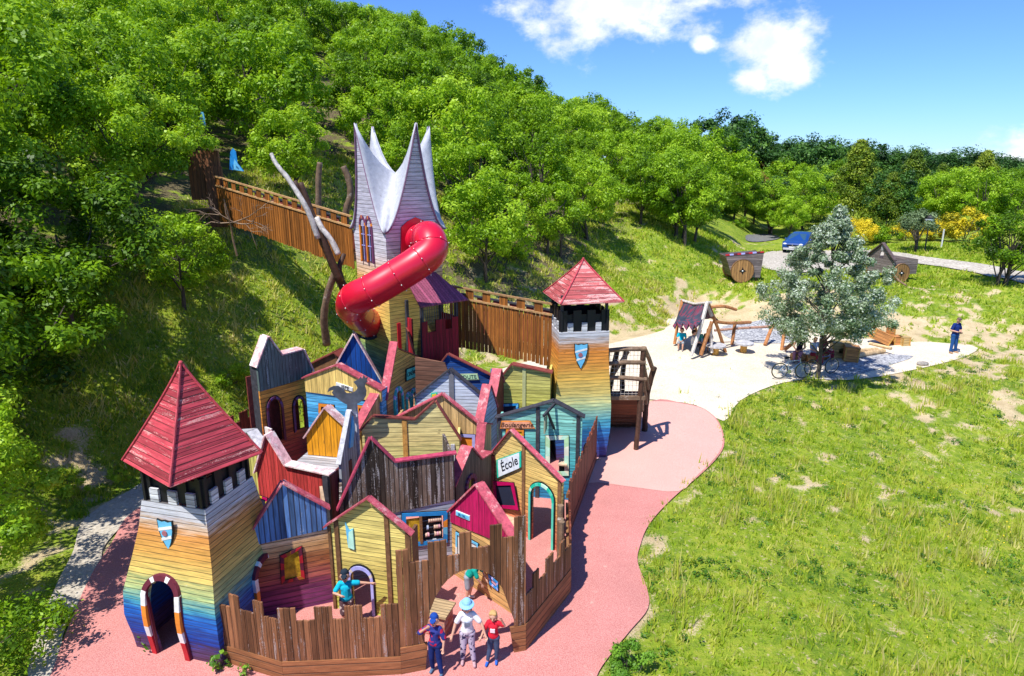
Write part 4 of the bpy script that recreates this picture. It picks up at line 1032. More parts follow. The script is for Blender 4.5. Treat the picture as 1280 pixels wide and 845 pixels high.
for i, (pts, r, mt) in enumerate(((((398,262,24.8),(398,225,24.8),(400,203,24.8)), .12, LOG), (((432,268,23.6),(438,245,23.6),(436,225,23.6),(429,208,23.6)), .13, LOG))):
    b0 = P(*pts[0]); t_ = thing('bridge_post', ['straight grey log post behind the long footbridge','crooked bent log post behind the footbridge, close to the keep'][i], 'post', tuple(b0))
    o = logp([(pts[0][0], pts[0][1]+45, pts[0][2])]+list(pts), r, r*.8, mt, t_)
# blue painted boards on the bank
def pboard(label, pxs, Y, mat, holes=0):
    pl = Plane((pxs[0][0], pxs[0][1], Y), (pxs[0][0]+60, pxs[0][1], Y)); q = [pl.uv(*p) for p in pxs]
    t_ = thing('painted_board', label, 'board', (pl.o.x, pl.o.y, 0), pl.rz)
    m = MB(); m.prism(q, -.02, .02); m.build('panel', mat, t_); return t_, pl, q
t_, pl, q = pboard('blue painted board with pale wing at the top end of the long footbridge', [(287,212),(288,190),(291,185),(295,190),(297,204),(305,214)], 27.4, BLUE)
quad('pale_wing', [pl.uv(*p) for p in [(292,212),(304,214),(297,204),(293,198)]], -.04, -.022, LBLUE, t_)
pboard('slim blue painted figure board standing on the bank under the trees', [(251,158),(250,148),(251,140),(254,140),(256,148),(257,158)], 31.0, LBLUE)
pf = thing('bank_platform', 'dark wooden landing at the top end of the long footbridge', 'platform', tuple(P(243,285,27.2).xy)+(0,))
o0 = Vector(pf.location)
for i,(x0,x1,yt,yb) in enumerate(((240,272,188,250),(264,276,208,284))):
    a = P(x0, yb, 27.6-i*.4)-o0; b_ = P(x1, yt, 27.6-i*.4)-o0
    m = MB(); m.box(a.x, b_.x, a.y, a.y+.12, a.z, b_.z); m.build('wall_panel', wood('landing_boards',(.2,.08,.035),'V',.15,wear=.15,var=.3), pf)
m = MB(); a = P(238, 262, 27.6)-o0; m.box(a.x, a.x+1.6, a.y+.13, a.y+1.6, a.z-.1, a.z); m.build('floor', BROWN, pf)
# ------------------------------------------------------------------ small things inside the gate
bx = G(553, 790, 0)
kb = thing('brick_bench', 'small red brick block with slatted wooden top, just inside the gateway', 'bench', tuple(bx), R(-18))
m = MB(); m.box(-.26,.14,-.2,.22,0,.5)
bk, nt = nt_new('red_bricks'); b = NB(nt); tc = b.n('ShaderNodeTexCoord').outputs['Object']
br = b.n('ShaderNodeTexBrick'); cb = b.n('ShaderNodeCombineXYZ'); sp_ = b.n('ShaderNodeSeparateXYZ'); b.set(sp_.inputs[0], tc); b.set(cb.inputs[0], b.math('ADD', sp_.outputs[0], sp_.outputs[1])); b.set(cb.inputs[1], sp_.outputs[2]); nt.links.new(cb.outputs[0], br.inputs['Vector'])
br.inputs['Scale'].default_value = 1; br.inputs['Brick Width'].default_value = .2; br.inputs['Row Height'].default_value = .07; br.inputs['Mortar Size'].default_value = .006
br.inputs['Color1'].default_value = (.42,.08,.04,1); br.inputs['Color2'].default_value = (.6,.3,.22,1); br.inputs['Mortar'].default_value = (.3,.25,.2,1)
b.out(b.bsdf(br.outputs[0], .8)); m.build('block', bk, kb)
m = MB()
m.box(-.31,.19,-.25,.27,.501,.54); m.build('top', wood('slatted_top',(.42,.3,.16),'X',.08,wear=.3), kb)
# round logs standing where the fence turns
for i, (x, y, r, h) in enumerate(((1.1,13.15,.07,1.35),(1.1,13.45,.08,1.25),(1.12,13.8,.07,1.4),(1.14,14.15,.08,1.3),(1.2,14.5,.07,1.3))):
    t_ = MB(); t_.tube([(0,0,0),(.01,0,h*.5),(0,.01,h)], r, 10, wob=.06); o = t_.build('round_post', LOG, None, smooth=False); o.location = (x, y, 0)
    tag(o, 'short round log post standing inside the bend of the fence, right of the school', 'post', 'round log posts inside the fence bend')
# ================================================================== the land
TOE = [(-15,2),(-12.6,9),(-12.2,13.0),(-11.4,16.2),(-9.0,19.0),(-6.8,22.0),(-4.2,25.6),(-.5,29.6),(4,32.8),(9,36.5),(14,43),(18.5,52),(24,64),(36,92),(60,140),(120,260)]
TA = np.array(TOE, float)
def sm(x, a, b):
    t = np.clip((x-a)/(b-a), 0, 1); return t*t*(3-2*t)
def toe_dist(x, y):
    """signed distance uphill (left/behind) of the toe line"""
    x = np.asarray(x, float); y = np.asarray(y, float)
    best = np.full(x.shape, 1e9); sgn = np.zeros(x.shape)
    for i in range(len(TA)-1):
        a, b_ = TA[i], TA[i+1]; d = b_-a; L2 = d@d
        t = np.clip(((x-a[0])*d[0]+(y-a[1])*d[1])/L2, 0, 1)
        qx = a[0]+d[0]*t; qy = a[1]+d[1]*t; dd = np.hypot(x-qx, y-qy)
        cr = d[0]*(y-a[1])-d[1]*(x-a[0])
        m = dd < best; best = np.where(m, dd, best); sgn = np.where(m, np.sign(cr), sgn)
    return best*sgn
def _vn(x, y, sd):
    xi = np.floor(x).astype(np.int64); yi = np.floor(y).astype(np.int64); fx = x-xi; fy = y-yi
    fx = fx*fx*(3-2*fx); fy = fy*fy*(3-2*fy)
    def hsh(a, b_):
        n_ = (a*374761393+b_*668265263+sd*1442695041) & 0xffffffff; n_ = ((n_ ^ (n_ >> 13))*1274126177) & 0xffffffff
        return ((n_ ^ (n_ >> 16)) & 0xffff)/65535.0
    a = hsh(xi, yi); b_ = hsh(xi+1, yi); c = hsh(xi, yi+1); d = hsh(xi+1, yi+1)
    return (a+(b_-a)*fx)*(1-fy)+(c+(d-c)*fx)*fy
def fbm(x, y, s, seed=0.0):
    """value noise, about -1..1"""
    x = np.asarray(x, float)*s*1.6+seed*7.3; y = np.asarray(y, float)*s*1.6-seed*3.1
    v = np.zeros(x.shape); a = 1.0
    for k in range(4):
        v += a*(_vn(x, y, int(seed*10)+k*17+1)*2-1); x, y = x*1.83+y*.7+5.1, y*1.83-x*.7-3.3; a *= .52
    return v/1.25
def height(x, y):
    x = np.asarray(x, float); y = np.asarray(y, float)
    d = toe_dist(x, y)
    left = sm(-x, 0, 10)
    s1 = .60+.22*left*sm(y, 10, 24)
    dd = np.maximum(d, 0)
    far = sm(y, 34, 60)
    k1 = 8.5
    hill = np.where(dd < k1, dd*s1, k1*s1+(dd-k1)*(.30+.035*left))
    soft = sm(dd, 0, 2.2); hill = hill*soft
    hill = np.minimum(hill, 22+0*hill)
    hill = hill*(1-.85*sm(y, 95, 150))
    hill = hill*(1-.28*sm(x, -2, 14))
    # plateau with the parking, right side
    y0 = 39-6.5*sm(x, 10.5, 18)
    pl = 1.45*sm(y, y0, y0+9.5)*sm(x, 6, 11) + .5*sm(y, 44, 51) + .2*sm(y, 60, 95)
    pl = pl + .6*sm(x, 25, 36)*sm(y, 26, 38)
    # lawn falling gently away to the near right
    lawn = -.11*np.maximum(0, x-4.5)*sm(29-y, 0, 12) * sm(x, 4.5, 8)
    lawn = lawn*1.0
    und = .10*fbm(x, y, .35)*sm(np.abs(d), 1, 6)*(sm(x, 6.5, 9)+(d > 2)*1.0)*sm(x*0+1,0,.5)
    flat = (1-sm(x, 5, 8)) * (d < 0) # castle and pink ground stay flat
    und = und*(1-flat)
    plaza = ((x > 3) & (x < 21.5) & (y > 24.5) & (y < 36)).astype(float)
    und = und*(1-plaza*.9)
    farh = sm(y, 130, 300)*(1+.5*fbm(x, y, .012, 3))*1.5
    return hill+pl+lawn+und+farh
def hz(x, y): return float(height(np.array([x]), np.array([y]))[0])
def onland(px, py, ymax=260):
    """where the line of sight through a photo point meets the land"""
    d = ray(px, py); last = None
    t = 4.0
    while t < ymax:
        p = CAM+d*t
        if p.z < hz(p.x, p.y):
            a, b_ = t-.5, t
            for _ in range(12):
                m_ = (a+b_)/2; p = CAM+d*m_
                if p.z < hz(p.x, p.y): b_ = m_
                else: a = m_
            p = CAM+d*b_; return Vector((p.x, p.y, hz(p.x, p.y)))
        t += .5
    return None
def pip(poly, x, y):
    """points in polygon, vectorised"""
    x = np.asarray(x); y = np.asarray(y); ins = np.zeros(x.shape, bool)
    n = len(poly)
    for i in range(n):
        x0, y0 = poly[i]; x1, y1 = poly[(i+1) % n]
        c = ((y0 > y) != (y1 > y)) & (x < (x1-x0)*(y-y0)/((y1-y0) or 1e-9)+x0)
        ins ^= c
    return ins
def gpoly(pts, z=0.0): return [tuple(G(px, py, z).xy) for px, py in pts]
def lpoly(pts): return [tuple(onland(px, py).xy) for px, py in pts]
def smooth_poly(pts, n=5):
    P_ = [Vector((p[0], p[1], 0)) for p in pts]; out = []; L = len(P_)
    for i in range(L):
        p0, p1, p2, p3 = P_[i-1], P_[i], P_[(i+1) % L], P_[(i+2) % L]
        for j in range(n):
            t = j/n
            q = .5*((2*p1)+(p2-p0)*t+(2*p0-5*p1+4*p2-p3)*t*t+(3*p1-p0-3*p2+p3)*t**3); out.append((q.x, q.y))
    return out
# outlines on the ground
pink = [(815,502),(850,503),(880,509),(899,524),(906,548),(896,570),(872,597),(840,625),(812,656),(800,684),(797,705),(808,735),(810,762),(788,790),(762,822),(745,850),(735,900),(720,1010),(40,1010),(30,900),(62,850),(82,795),(112,725),(140,680),(168,640)]
pink_w = gpoly(pink) + [(-9.2,17.8),(-8.2,19.4),(-6.4,21.6),(-5,22.8),(-1.5,21.5),(1.5,21.3),(3.0,21.5)]
pink_w = smooth_poly(pink_w, 4)
sand = smooth_poly(gpoly([(560,470),(690,478),(757,497),(815,500),(870,505),(905,522),(925,498),(965,481),(1010,473),(1060,474),(1125,466),(1195,450),(1222,437),(1180,430),(1120,428),(1060,424),(1010,418)]) + [(13.5,36.5),(11.2,39.0),(9.2,38.2),(8.5,36),(5.5,33.4),(2.5,31.3),(0,29.2),(-2.5,26.2),(-4.2,23.8)], 3)
lpath = smooth_poly(gpoly([(35,850),(48,790),(72,730),(92,690),(102,655),(130,632),(160,616),(185,604),(182,640),(150,662),(128,690),(132,715),(112,742),(84,780),(66,850)]), 4)
lawn_edge = None
SAND = np.array(sand); PINKP = np.array(pink_w)
def seg_dist(poly, x, y):
    x = np.asarray(x, float); y = np.asarray(y, float); best = np.full(x.shape, 1e9); n = len(poly)
    for i in range(n):
        a = np.array(poly[i], float); d = np.array(poly[(i+1) % n], float)-a; L2 = d@d+1e-12
        t = np.clip(((x-a[0])*d[0]+(y-a[1])*d[1])/L2, 0, 1)
        best = np.minimum(best, np.hypot(x-a[0]-d[0]*t, y-a[1]-d[1]*t))
    return best
# bareness of the soil: 1 = sandy, 0 = grown over
def bare(x, y):
    x = np.asarray(x, float); y = np.asarray(y, float); d = toe_dist(x, y)
    n1 = fbm(x, y, .55, 2.2); n2 = fbm(x, y, 1.9, 7.7); n3 = fbm(x, y, 5.0, 4.4)
    n4 = fbm(x, y, 9.0, 1.4); b_ = .34+.30*n1+.34*n2+.28*n3+.18*n4
    b_ = b_ + .30*sm(d, -2.5, -.2)*sm(-d, -5, .0)*sm(x, -3, 3)          # eroded toe of the bank behind the plaza
    # sandy slope between the plaza and the parking
    b_ = b_ + .24*sm(x, 9, 12)*sm(y, 33.0, 34.5)*(1-sm(y, 39.5, 43))*(1-.8*sm(x, 24, 33))
    b_ = b_ + .2*sm(x, 12, 16)*sm(y, 29.5, 31.5)*(1-sm(y, 36, 40))*(1-sm(x, 26, 36))
    b_ = b_ - .30*sm(y, 40, 44)*sm(x, 8, 14) - .25*(x > 21)*sm(y, 33, 37)
    b_ = b_ - .12*sm(x, 3.0, 5)*(y < 28)
    b_ = b_ - .45*sm(-x, 2, 7)*sm(d, .5, 2.5)*sm(y, 17, 20) - .2*(d > 2.5)
    b_ = b_ + .30*sm(x, -5, -1)*(1-sm(x, 1, 5))*sm(d, .6, 2)*(1-sm(d, 8, 13))
    b_ = b_ - .10*(1-sm(y, 14, 19))*(x > 3) + .16*sm(y, 20, 25)*sm(x, 11, 15)*(y < 31)
    ds = seg_dist(pink_w, x, y); b_ = b_ + .22*(1-sm(ds, .0, .5))*sm(y, 13, 15)
    return np.clip(sm(b_, .30, .62), 0, 1)
def axis(lo, hi, step, out_lo, out_hi, g=1.16):
    a = list(np.arange(lo, hi+1e-6, step)); s = step; v = lo; pre = []
    while v > out_lo: s *= g; v -= s; pre.append(v)
    s = step; v = a[-1]; post_ = []
    while v < out_hi: s *= g; v += s; post_.append(v)
    return np.array(pre[::-1]+a+post_)
def grid_mesh(name, xs, ys, mat, zoff=0):
    X, Y = np.meshgrid(xs, ys); Z = height(X, Y)+zoff
    nx, ny = len(xs), len(ys)
    v = np.stack([X.ravel(), Y.ravel(), Z.ravel()], 1)
    i = np.arange((ny-1)*(nx-1)); r_ = i//(nx-1); c_ = i % (nx-1); a = r_*nx+c_
    f = np.stack([a, a+1, a+nx+1, a+nx], 1)
    me = bpy.data.meshes.new(name); me.vertices.add(len(v)); me.vertices.foreach_set('co', v.ravel())
    me.loops.add(f.size); me.loops.foreach_set('vertex_index', f.ravel()); me.polygons.add(len(f))
    me.polygons.foreach_set('loop_start', np.arange(len(f))*4)
    me.polygons.foreach_set('use_smooth', [True]*len(f)); me.update(calc_edges=True); me.validate()
    at = me.attributes.new('bare', 'FLOAT', 'POINT'); at.data.foreach_set('value', bare(v[:,0], v[:,1]))
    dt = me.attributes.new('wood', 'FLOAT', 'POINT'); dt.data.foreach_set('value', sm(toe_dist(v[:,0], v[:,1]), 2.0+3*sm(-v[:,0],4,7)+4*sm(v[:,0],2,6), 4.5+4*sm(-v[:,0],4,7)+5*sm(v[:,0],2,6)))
    me.materials.append(mat); return link(name, me)
# ground material
gm, nt = nt_new('grassy_ground'); b = NB(nt)
tc = b.n('ShaderNodeTexCoord').outputs['Object']
at = b.n('ShaderNodeAttribute', attribute_name='bare').outputs['Fac']; aw = b.n('ShaderNodeAttribute', attribute_name='wood').outputs['Fac']
n1 = b.noise(tc, .5, 5, .6); n2 = b.noise(tc, 3.2, 6, .7); n3 = b.noise(tc, 22, 4, .7); n4 = b.noise(tc, 1.3, 5, .6)
gcol = b.ramp(b.math('ADD', b.math('MULTIPLY', n2, .6), b.math('MULTIPLY', n1, .4)), [(.28,(.05,.11,.008)),(.42,(.13,.22,.016)),(.52,(.25,.34,.025)),(.62,(.38,.40,.05)),(.75,(.52,.46,.14))])
gcol = b.mix(b.smooth(n3, .52, .72), gcol, (.36,.36,.07,1))
gcol = b.mix(b.smooth(b.noise(tc, 9, 5, .7), .60, .68), gcol, (.03,.07,.008,1))
scol = b.ramp(b.math('ADD', b.math('MULTIPLY', n3, .5), b.math('MULTIPLY', n4, .5)), [(.3,(.34,.24,.12)),(.5,(.60,.47,.27)),(.7,(.74,.62,.40))])
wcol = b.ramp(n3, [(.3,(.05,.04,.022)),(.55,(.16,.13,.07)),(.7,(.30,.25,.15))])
sf = b.smooth(b.math('ADD', at, b.math('MULTIPLY', b.math('SUBTRACT', b.math('ADD', b.math('MULTIPLY', n2, .5), b.math('MULTIPLY', n3, .5)), .5), 2.6)), .34, .84)
col = b.mix(sf, gcol, scol)
spk = b.smooth(b.noise(tc, 6.5, 4, .75), .57, .66)
col = b.mix(b.math('MULTIPLY', spk, .75), col, scol)
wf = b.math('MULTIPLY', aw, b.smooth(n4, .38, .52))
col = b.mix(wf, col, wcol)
b.out(b.bsdf(col, .9, .15, b.math('ADD', b.math('MULTIPLY', n3, .6), b.math('MULTIPLY', n2, .6)), .12, .9))
xs = axis(-30, 34, .4, -900, 900); ys = axis(3, 66, .4, -30, 1200)
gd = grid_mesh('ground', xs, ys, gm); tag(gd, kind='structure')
def sheet(name, poly, mat, zoff, step=.5, kind='structure'):
    poly = [tuple(p) for p in poly]
    X = np.arange(min(p[0] for p in poly), max(p[0] for p in poly), step); Yv = np.arange(min(p[1] for p in poly), max(p[1] for p in poly), step)
    gx, gy = np.meshgrid(X, Yv); gx = gx.ravel(); gy = gy.ravel()
    m = pip(poly, gx, gy) & (seg_dist(poly, gx, gy) > step*.4)
    pts = [Vector(p) for p in poly]+[Vector((x, y)) for x, y in zip(gx[m], gy[m])]
    ed = [(i, (i+1) % len(poly)) for i in range(len(poly))]
    r_ = geometry.delaunay_2d_cdt(pts, ed, [], 1, 1e-4)
    vs, fs = r_[0], r_[2]
    Z = height(np.array([v.x for v in vs]), np.array([v.y for v in vs]))+zoff
    me = bpy.data.meshes.new(name); me.from_pydata([(v.x, v.y, float(z)) for v, z in zip(vs, Z)], [], fs)
    me.polygons.foreach_set('use_smooth', [True]*len(me.polygons)); me.materials.append(mat); me.update()
    o = link(name, me); tag(o, kind=kind); return o
def speck(name, c0, c1, scale, c2=None, rough=.9, bump=.01, big=.25):
    m, nt = nt_new(name); b = NB(nt); tc = b.n('ShaderNodeTexCoord').outputs['Object']
    f = b.noise(tc, scale, 3, .7); g = b.noise(tc, .6, 6, .65)
    col = b.mix(b.smooth(f, .38, .62), (*c0, 1), (*c1, 1))
    kk = b.math('ADD', b.math('MULTIPLY', b.math('SUBTRACT', g, .5), big*2), 1.0); ck = b.n('ShaderNodeCombineXYZ')
    for i in range(3): b.set(ck.inputs[i], kk)
    col = b.mix(1.0, col, ck.outputs[0], 'MULTIPLY')
    if c2: 
        col = b.mix(b.smooth(b.noise(tc, 2.0, 6, .75), .60, .72), col, (*c2, 1))
    b.out(b.bsdf(col, rough, .15, f, bump, .6)); return m
RUB = speck('red_rubber_surface', (.44,.155,.135), (.59,.275,.245), 48, (.62,.35,.29), big=.26)
RUB2 = speck('pale_rubber_surface', (.58,.29,.24), (.72,.42,.36), 55, big=.12)
SND = speck('pale_sand', (.56,.47,.34), (.74,.65,.52), 20, (.46,.35,.22), big=.34)  # darker patches put foot marks and small shadows into the sand colour
PTH = speck('worn_concrete_path', (.38,.33,.26), (.50,.45,.37), 14, (.26,.21,.14), big=.3)
GRV = speck('grey_gravel', (.16,.16,.18), (.50,.50,.50), 9, big=.2)
RDM = speck('pale_gravel_road', (.34,.30,.25), (.50,.46,.39), 6, big=.25)
sheet('plaza', sand, SND, .03)
sheet('playground_surface', pink_w, RUB, .045)
pale = [p for p in smooth_poly(gpoly([(752,560),(757,510),(815,503),(850,504),(880,510),(898,525),(904,548),(894,570),(870,597),(848,616),(800,612),(748,605),(716,604)]), 3)]
sheet('playground_surface_pale', pale, RUB2, .053)
sheet('path', lpath, PTH, .04)
# grey gravel beds
sheet('gravel_bed', smooth_poly(gpoly([(905,408),(960,405),(1000,412),(1010,422),(980,430),(930,428),(905,420)]), 3), GRV, .045)
sheet('gravel_bed_by_logs', smooth_poly(gpoly([(1030,470),(1060,452),(1100,444),(1142,446),(1110,458),(1075,468),(1040,474)]), 3), GRV, .045)
# parking and road (land coordinates)
park = lpoly([(938,322),(948,333),(975,340),(1010,341),(1050,336),(1085,331),(1120,328),(1160,332),(1210,340),(1250,348),(1290,357),(1400,372),(1400,352),(1290,342),(1240,333),(1190,326),(1150,321),(1110,315),(1060,313),(1010,314),(965,315)])
park2 = lpoly([(932,300),(940,303),(965,301),(975,297),(955,293),(935,294)])
sheet('parking_and_road', smooth_poly(park, 3), RDM, .07)
sheet('road', smooth_poly(park2, 3), speck('asphalt',(.12,.12,.125),(.2,.2,.2),12), .07)
# a few stones
# ================================================================== grass and low growth
def leafy_mat(name, cols, trans=.35, rough=.5, vcol='tone'):
    m, nt = nt_new(name); b = NB(nt)
    a = b.n('ShaderNodeAttribute', attribute_name=vcol).outputs['Fac']; oi = b.n('ShaderNodeObjectInfo').outputs['Random']
    v = b.math('ADD', a, b.math('MULTIPLY', b.math('SUBTRACT', oi, .5), .42), clamp=True)
    col = b.ramp(v, [(i/(len(cols)-1), c) for i, c in enumerate(cols)])
    d = b.bsdf(col, rough, .25)
    t = b.n('ShaderNodeBsdfTranslucent'); b.set(t.inputs[0], b.mix(1.0, col, (1.25,1.2,.5,1), 'MULTIPLY'))
    mx = b.n('ShaderNodeMixShader'); mx.inputs[0].default_value = trans; nt.links.new(d, mx.inputs[1]); nt.links.new(t.outputs[0], mx.inputs[2])
    b.out(mx.outputs[0]); return m
def faces_mesh(name, V, nper, tone, mats, mi=None):
    """V: (n, nper, 3) array of separate faces with nper corners"""
    n = V.shape[0]; me = bpy.data.meshes.new(name)
    me.vertices.add(n*nper); me.vertices.foreach_set('co', V.astype(np.float32).ravel())
    me.loops.add(n*nper); me.loops.foreach_set('vertex_index', np.arange(n*nper, dtype=np.int32)); me.polygons.add(n)
    me.polygons.foreach_set('loop_start', np.arange(n, dtype=np.int32)*nper)
    for m in mats: me.materials.append(m)
    if mi is not None: me.polygons.foreach_set('material_index', mi.astype(np.int32))
    me.update(calc_edges=True)
    at = me.attributes.new('tone', 'FLOAT', 'POINT'); at.data.foreach_set('value', np.repeat(tone, nper).astype(np.float32))
    return me
GRS = leafy_mat('grass_blades', [(.05,.13,.008),(.14,.28,.012),(.30,.44,.02),(.48,.52,.06),(.66,.58,.24)], .35)
def blades(cx, cy, n_per, hh, spread, lean, tone, w=.012):
    """grass blades as thin triangles round clump centres"""
    n = len(cx); N = n*n_per
    X = np.repeat(cx, n_per)+rng.normal(0, 1, N)*np.repeat(spread, n_per); Y = np.repeat(cy, n_per)+rng.normal(0, 1, N)*np.repeat(spread, n_per)
    Z = height(X, Y)-.01
    h_ = np.repeat(hh, n_per)*rng.uniform(.5, 1.1, N); an = rng.uniform(0, 2*PI, N); wa = rng.uniform(0, 2*PI, N)
    l_ = lean*h_*rng.uniform(.2, 1.2, N); ww = w*rng.uniform(.7, 1.5, N)*(1+Y/30)
    V = np.zeros((N, 3, 3))
    V[:,0] = np.stack([X-np.cos(wa)*ww, Y-np.sin(wa)*ww, Z], 1); V[:,1] = np.stack([X+np.cos(wa)*ww, Y+np.sin(wa)*ww, Z], 1)
    V[:,2] = np.stack([X+np.cos(an)*l_, Y+np.sin(an)*l_, Z+h_], 1)
    return V, np.clip(np.repeat(tone, n_per)+rng.normal(0, .1, N), 0, 1)
def scatter(n, x0, x1, y0, y1, f):
    x = rng.uniform(x0, x1, n); y = rng.uniform(y0, y1, n); k = f(x, y); return x[k], y[k]
def free(x, y):
    jx = x+rng.normal(0, .09, x.shape); jy = y+rng.normal(0, .09, x.shape); ok = ~(pip(sand, jx, jy) & (rng.uniform(0, 1, x.shape) < .994)) & ~pip(pink_w, jx, jy) & ~pip(lpath, x, y) & ~pip(park, x, y)
    xp = 640+830*x/(y*cP+8*sP); return ok & (xp > -120) & (xp < 1400)
VV, TT = [], []
def addg(n, box, h0, h1, per, tonec, f=None, sp=.07, lean=.6, w=.012, dens=.55):
    x, y = scatter(n, *box, lambda x, y: free(x, y) & (bare(x, y) < rng.uniform(.0, dens, len(x))) & (f(x, y) if f else True))
    nz_ = fbm(x, y, .9, 9); t = np.clip(tonec+.22*nz_+rng.normal(0, .07, len(x)), 0, 1)
    hh = (h0+(h1-h0)*rng.uniform(0, 1, len(x))**1.6)*(1+.5*nz_).clip(.4, 1.8)
    V, T = blades(x, y, per, hh, np.full(len(x), sp), lean, t, w); VV.append(V); TT.append(T)
addg(21000, (2.5, 24, 7.5, 31), .04, .2, 7, .56, dens=.66)
addg(3500, (3, 24, 7.5, 31), .3, .62, 9, .66, lambda x, y: fbm(x, y, .5, 5) > .1, .1, .35)
addg(20000, (-14, 12, 16, 42), .08, .34, 7, .66, lambda x, y: toe_dist(x, y) > .2, .09, .8, .016)
addg(16000, (4, 45, 31, 56), .08, .3, 6, .50, None, .13, .6, .02)
addg(5000, (-16, -8, 9, 22), .06, .25, 7, .40, lambda x, y: toe_dist(x, y) > -.4, .08)
V = np.concatenate(VV); T = np.concatenate(TT)
me = faces_mesh('grass', V, 3, T, [GRS]); tag(link('grass', me), 'short green and yellowing grass on the lawn and banks', 'grass', kind='stuff')
# low broad-leaved weeds and flowers
WD = leafy_mat('weed_leaves', [(.02,.07,.008),(.05,.14,.012),(.11,.26,.02),(.2,.38,.03)], .3)
YF = plain('yellow_petal', (.8,.6,.02), .6); PF = plain('violet_petal', (.25,.18,.5), .6)
def leaf_cloud(C, R3, n, size, rng_, flat=0.0, tone0=.5, up=.35):
    """n rhombic leaves gathered about centres C (m,3) with radii R3 (m,3)"""
    m = len(C); k = rng_.integers(0, m, n)
    d = rng_.normal(0, 1, (n, 3)); d /= np.linalg.norm(d, axis=1)[:, None]
    rad = np.minimum(np.abs(rng_.normal(0, .3, n))+.52, 1.35)*rng_.uniform(.75, 1.05, n)
    p = C[k]+d*rad[:, None]*R3[k]
    nr = d*1.0+rng_.normal(0, .42, (n, 3)); nr[:, 2] += up; nr /= np.linalg.norm(nr, axis=1)[:, None]
    t = np.cross(nr, rng_.normal(0, 1, (n, 3))); t /= np.linalg.norm(t, axis=1)[:, None]; s_ = np.cross(nr, t)
    L = size*rng_.uniform(.6, 1.35, n)[:, None]; W = L*rng_.uniform(.42, .7, n)[:, None]
    V = np.stack([p-t*L*.5, p+s_*W*.5-t*L*.05, p+t*L*.55-nr*L*.12, p-s_*W*.5-t*L*.05], 1)
    return V, k, rad, d
x, y = scatter(8500, 2.5, 26, 7.5, 31, lambda x, y: free(x, y) & (fbm(x, y, .7, 1.3)+.5*fbm(x, y, 2.2, 8) > .25))
C = np.stack([x, y, height(x, y)+.04], 1); C = np.repeat(C, 1, 0)
V, k, rad, d = leaf_cloud(C, np.tile([.14,.14,.09], (len(C), 1)), len(C)*16, .062, rng, up=.9)
tone = np.clip(.5+.25*fbm(V[:,0,0], V[:,0,1], .8, 3)+rng.normal(0, .12, len(V)), 0, 1)
me = faces_mesh('low_weeds', V, 4, tone, [WD]); tag(link('low_weeds', me), 'patches of low broad-leaved weeds spread through the lawn', 'weeds', kind='stuff')
x, y = scatter(2600, 5, 26, 9, 30, lambda x, y: free(x, y) & ((fbm(x, y, .6, 12) > .25) | (rng.uniform(0, 1, len(x)) < .12)) & (x > 7))
n = len(x); C = np.stack([x, y, height(x, y)+rng.uniform(.1, .3, n)], 1)
V, k, rad, d = leaf_cloud(C, np.tile([.02,.02,.02], (n, 1)), n*2, .035, rng, up=1)
me = faces_mesh('wild_flowers', V, 4, np.full(len(V), .5), [YF, PF], (k % 9 == 0).astype(int)); tag(link('wild_flowers', me), 'tiny yellow and violet wild flowers dotted over the lawn', 'flowers', kind='stuff')
# ================================================================== trees
BARK = wood('rough_bark', (.07,.055,.045), 'N', wear=.35, wearcol=(.2,.17,.14))
OAK = leafy_mat('oak_leaves', [(.025,.06,.003),(.075,.17,.006),(.17,.32,.008),(.28,.47,.015),(.42,.6,.04)], .38, .45)
DOAK = leafy_mat('dark_oak_leaves', [(.012,.045,.01),(.035,.1,.016),(.08,.19,.025),(.14,.28,.04)], .2, .5)
PINE = leafy_mat('pine_needles', [(.02,.055,.006),(.08,.15,.01),(.2,.28,.015),(.34,.4,.04)], .15, .5)
BROOM = leafy_mat('broom_blossom', [(.12,.16,.01),(.5,.42,.01),(.72,.56,.015),(.8,.66,.04)], .2, .6)
SILV = leafy_mat('silver_poplar_leaves', [(.05,.11,.04),(.13,.21,.09),(.26,.35,.2),(.46,.53,.4),(.72,.76,.7)], .2, .5)
RUST = leafy_mat('rusty_leaves', [(.06,.05,.01),(.16,.11,.02),(.26,.16,.03)], .2)
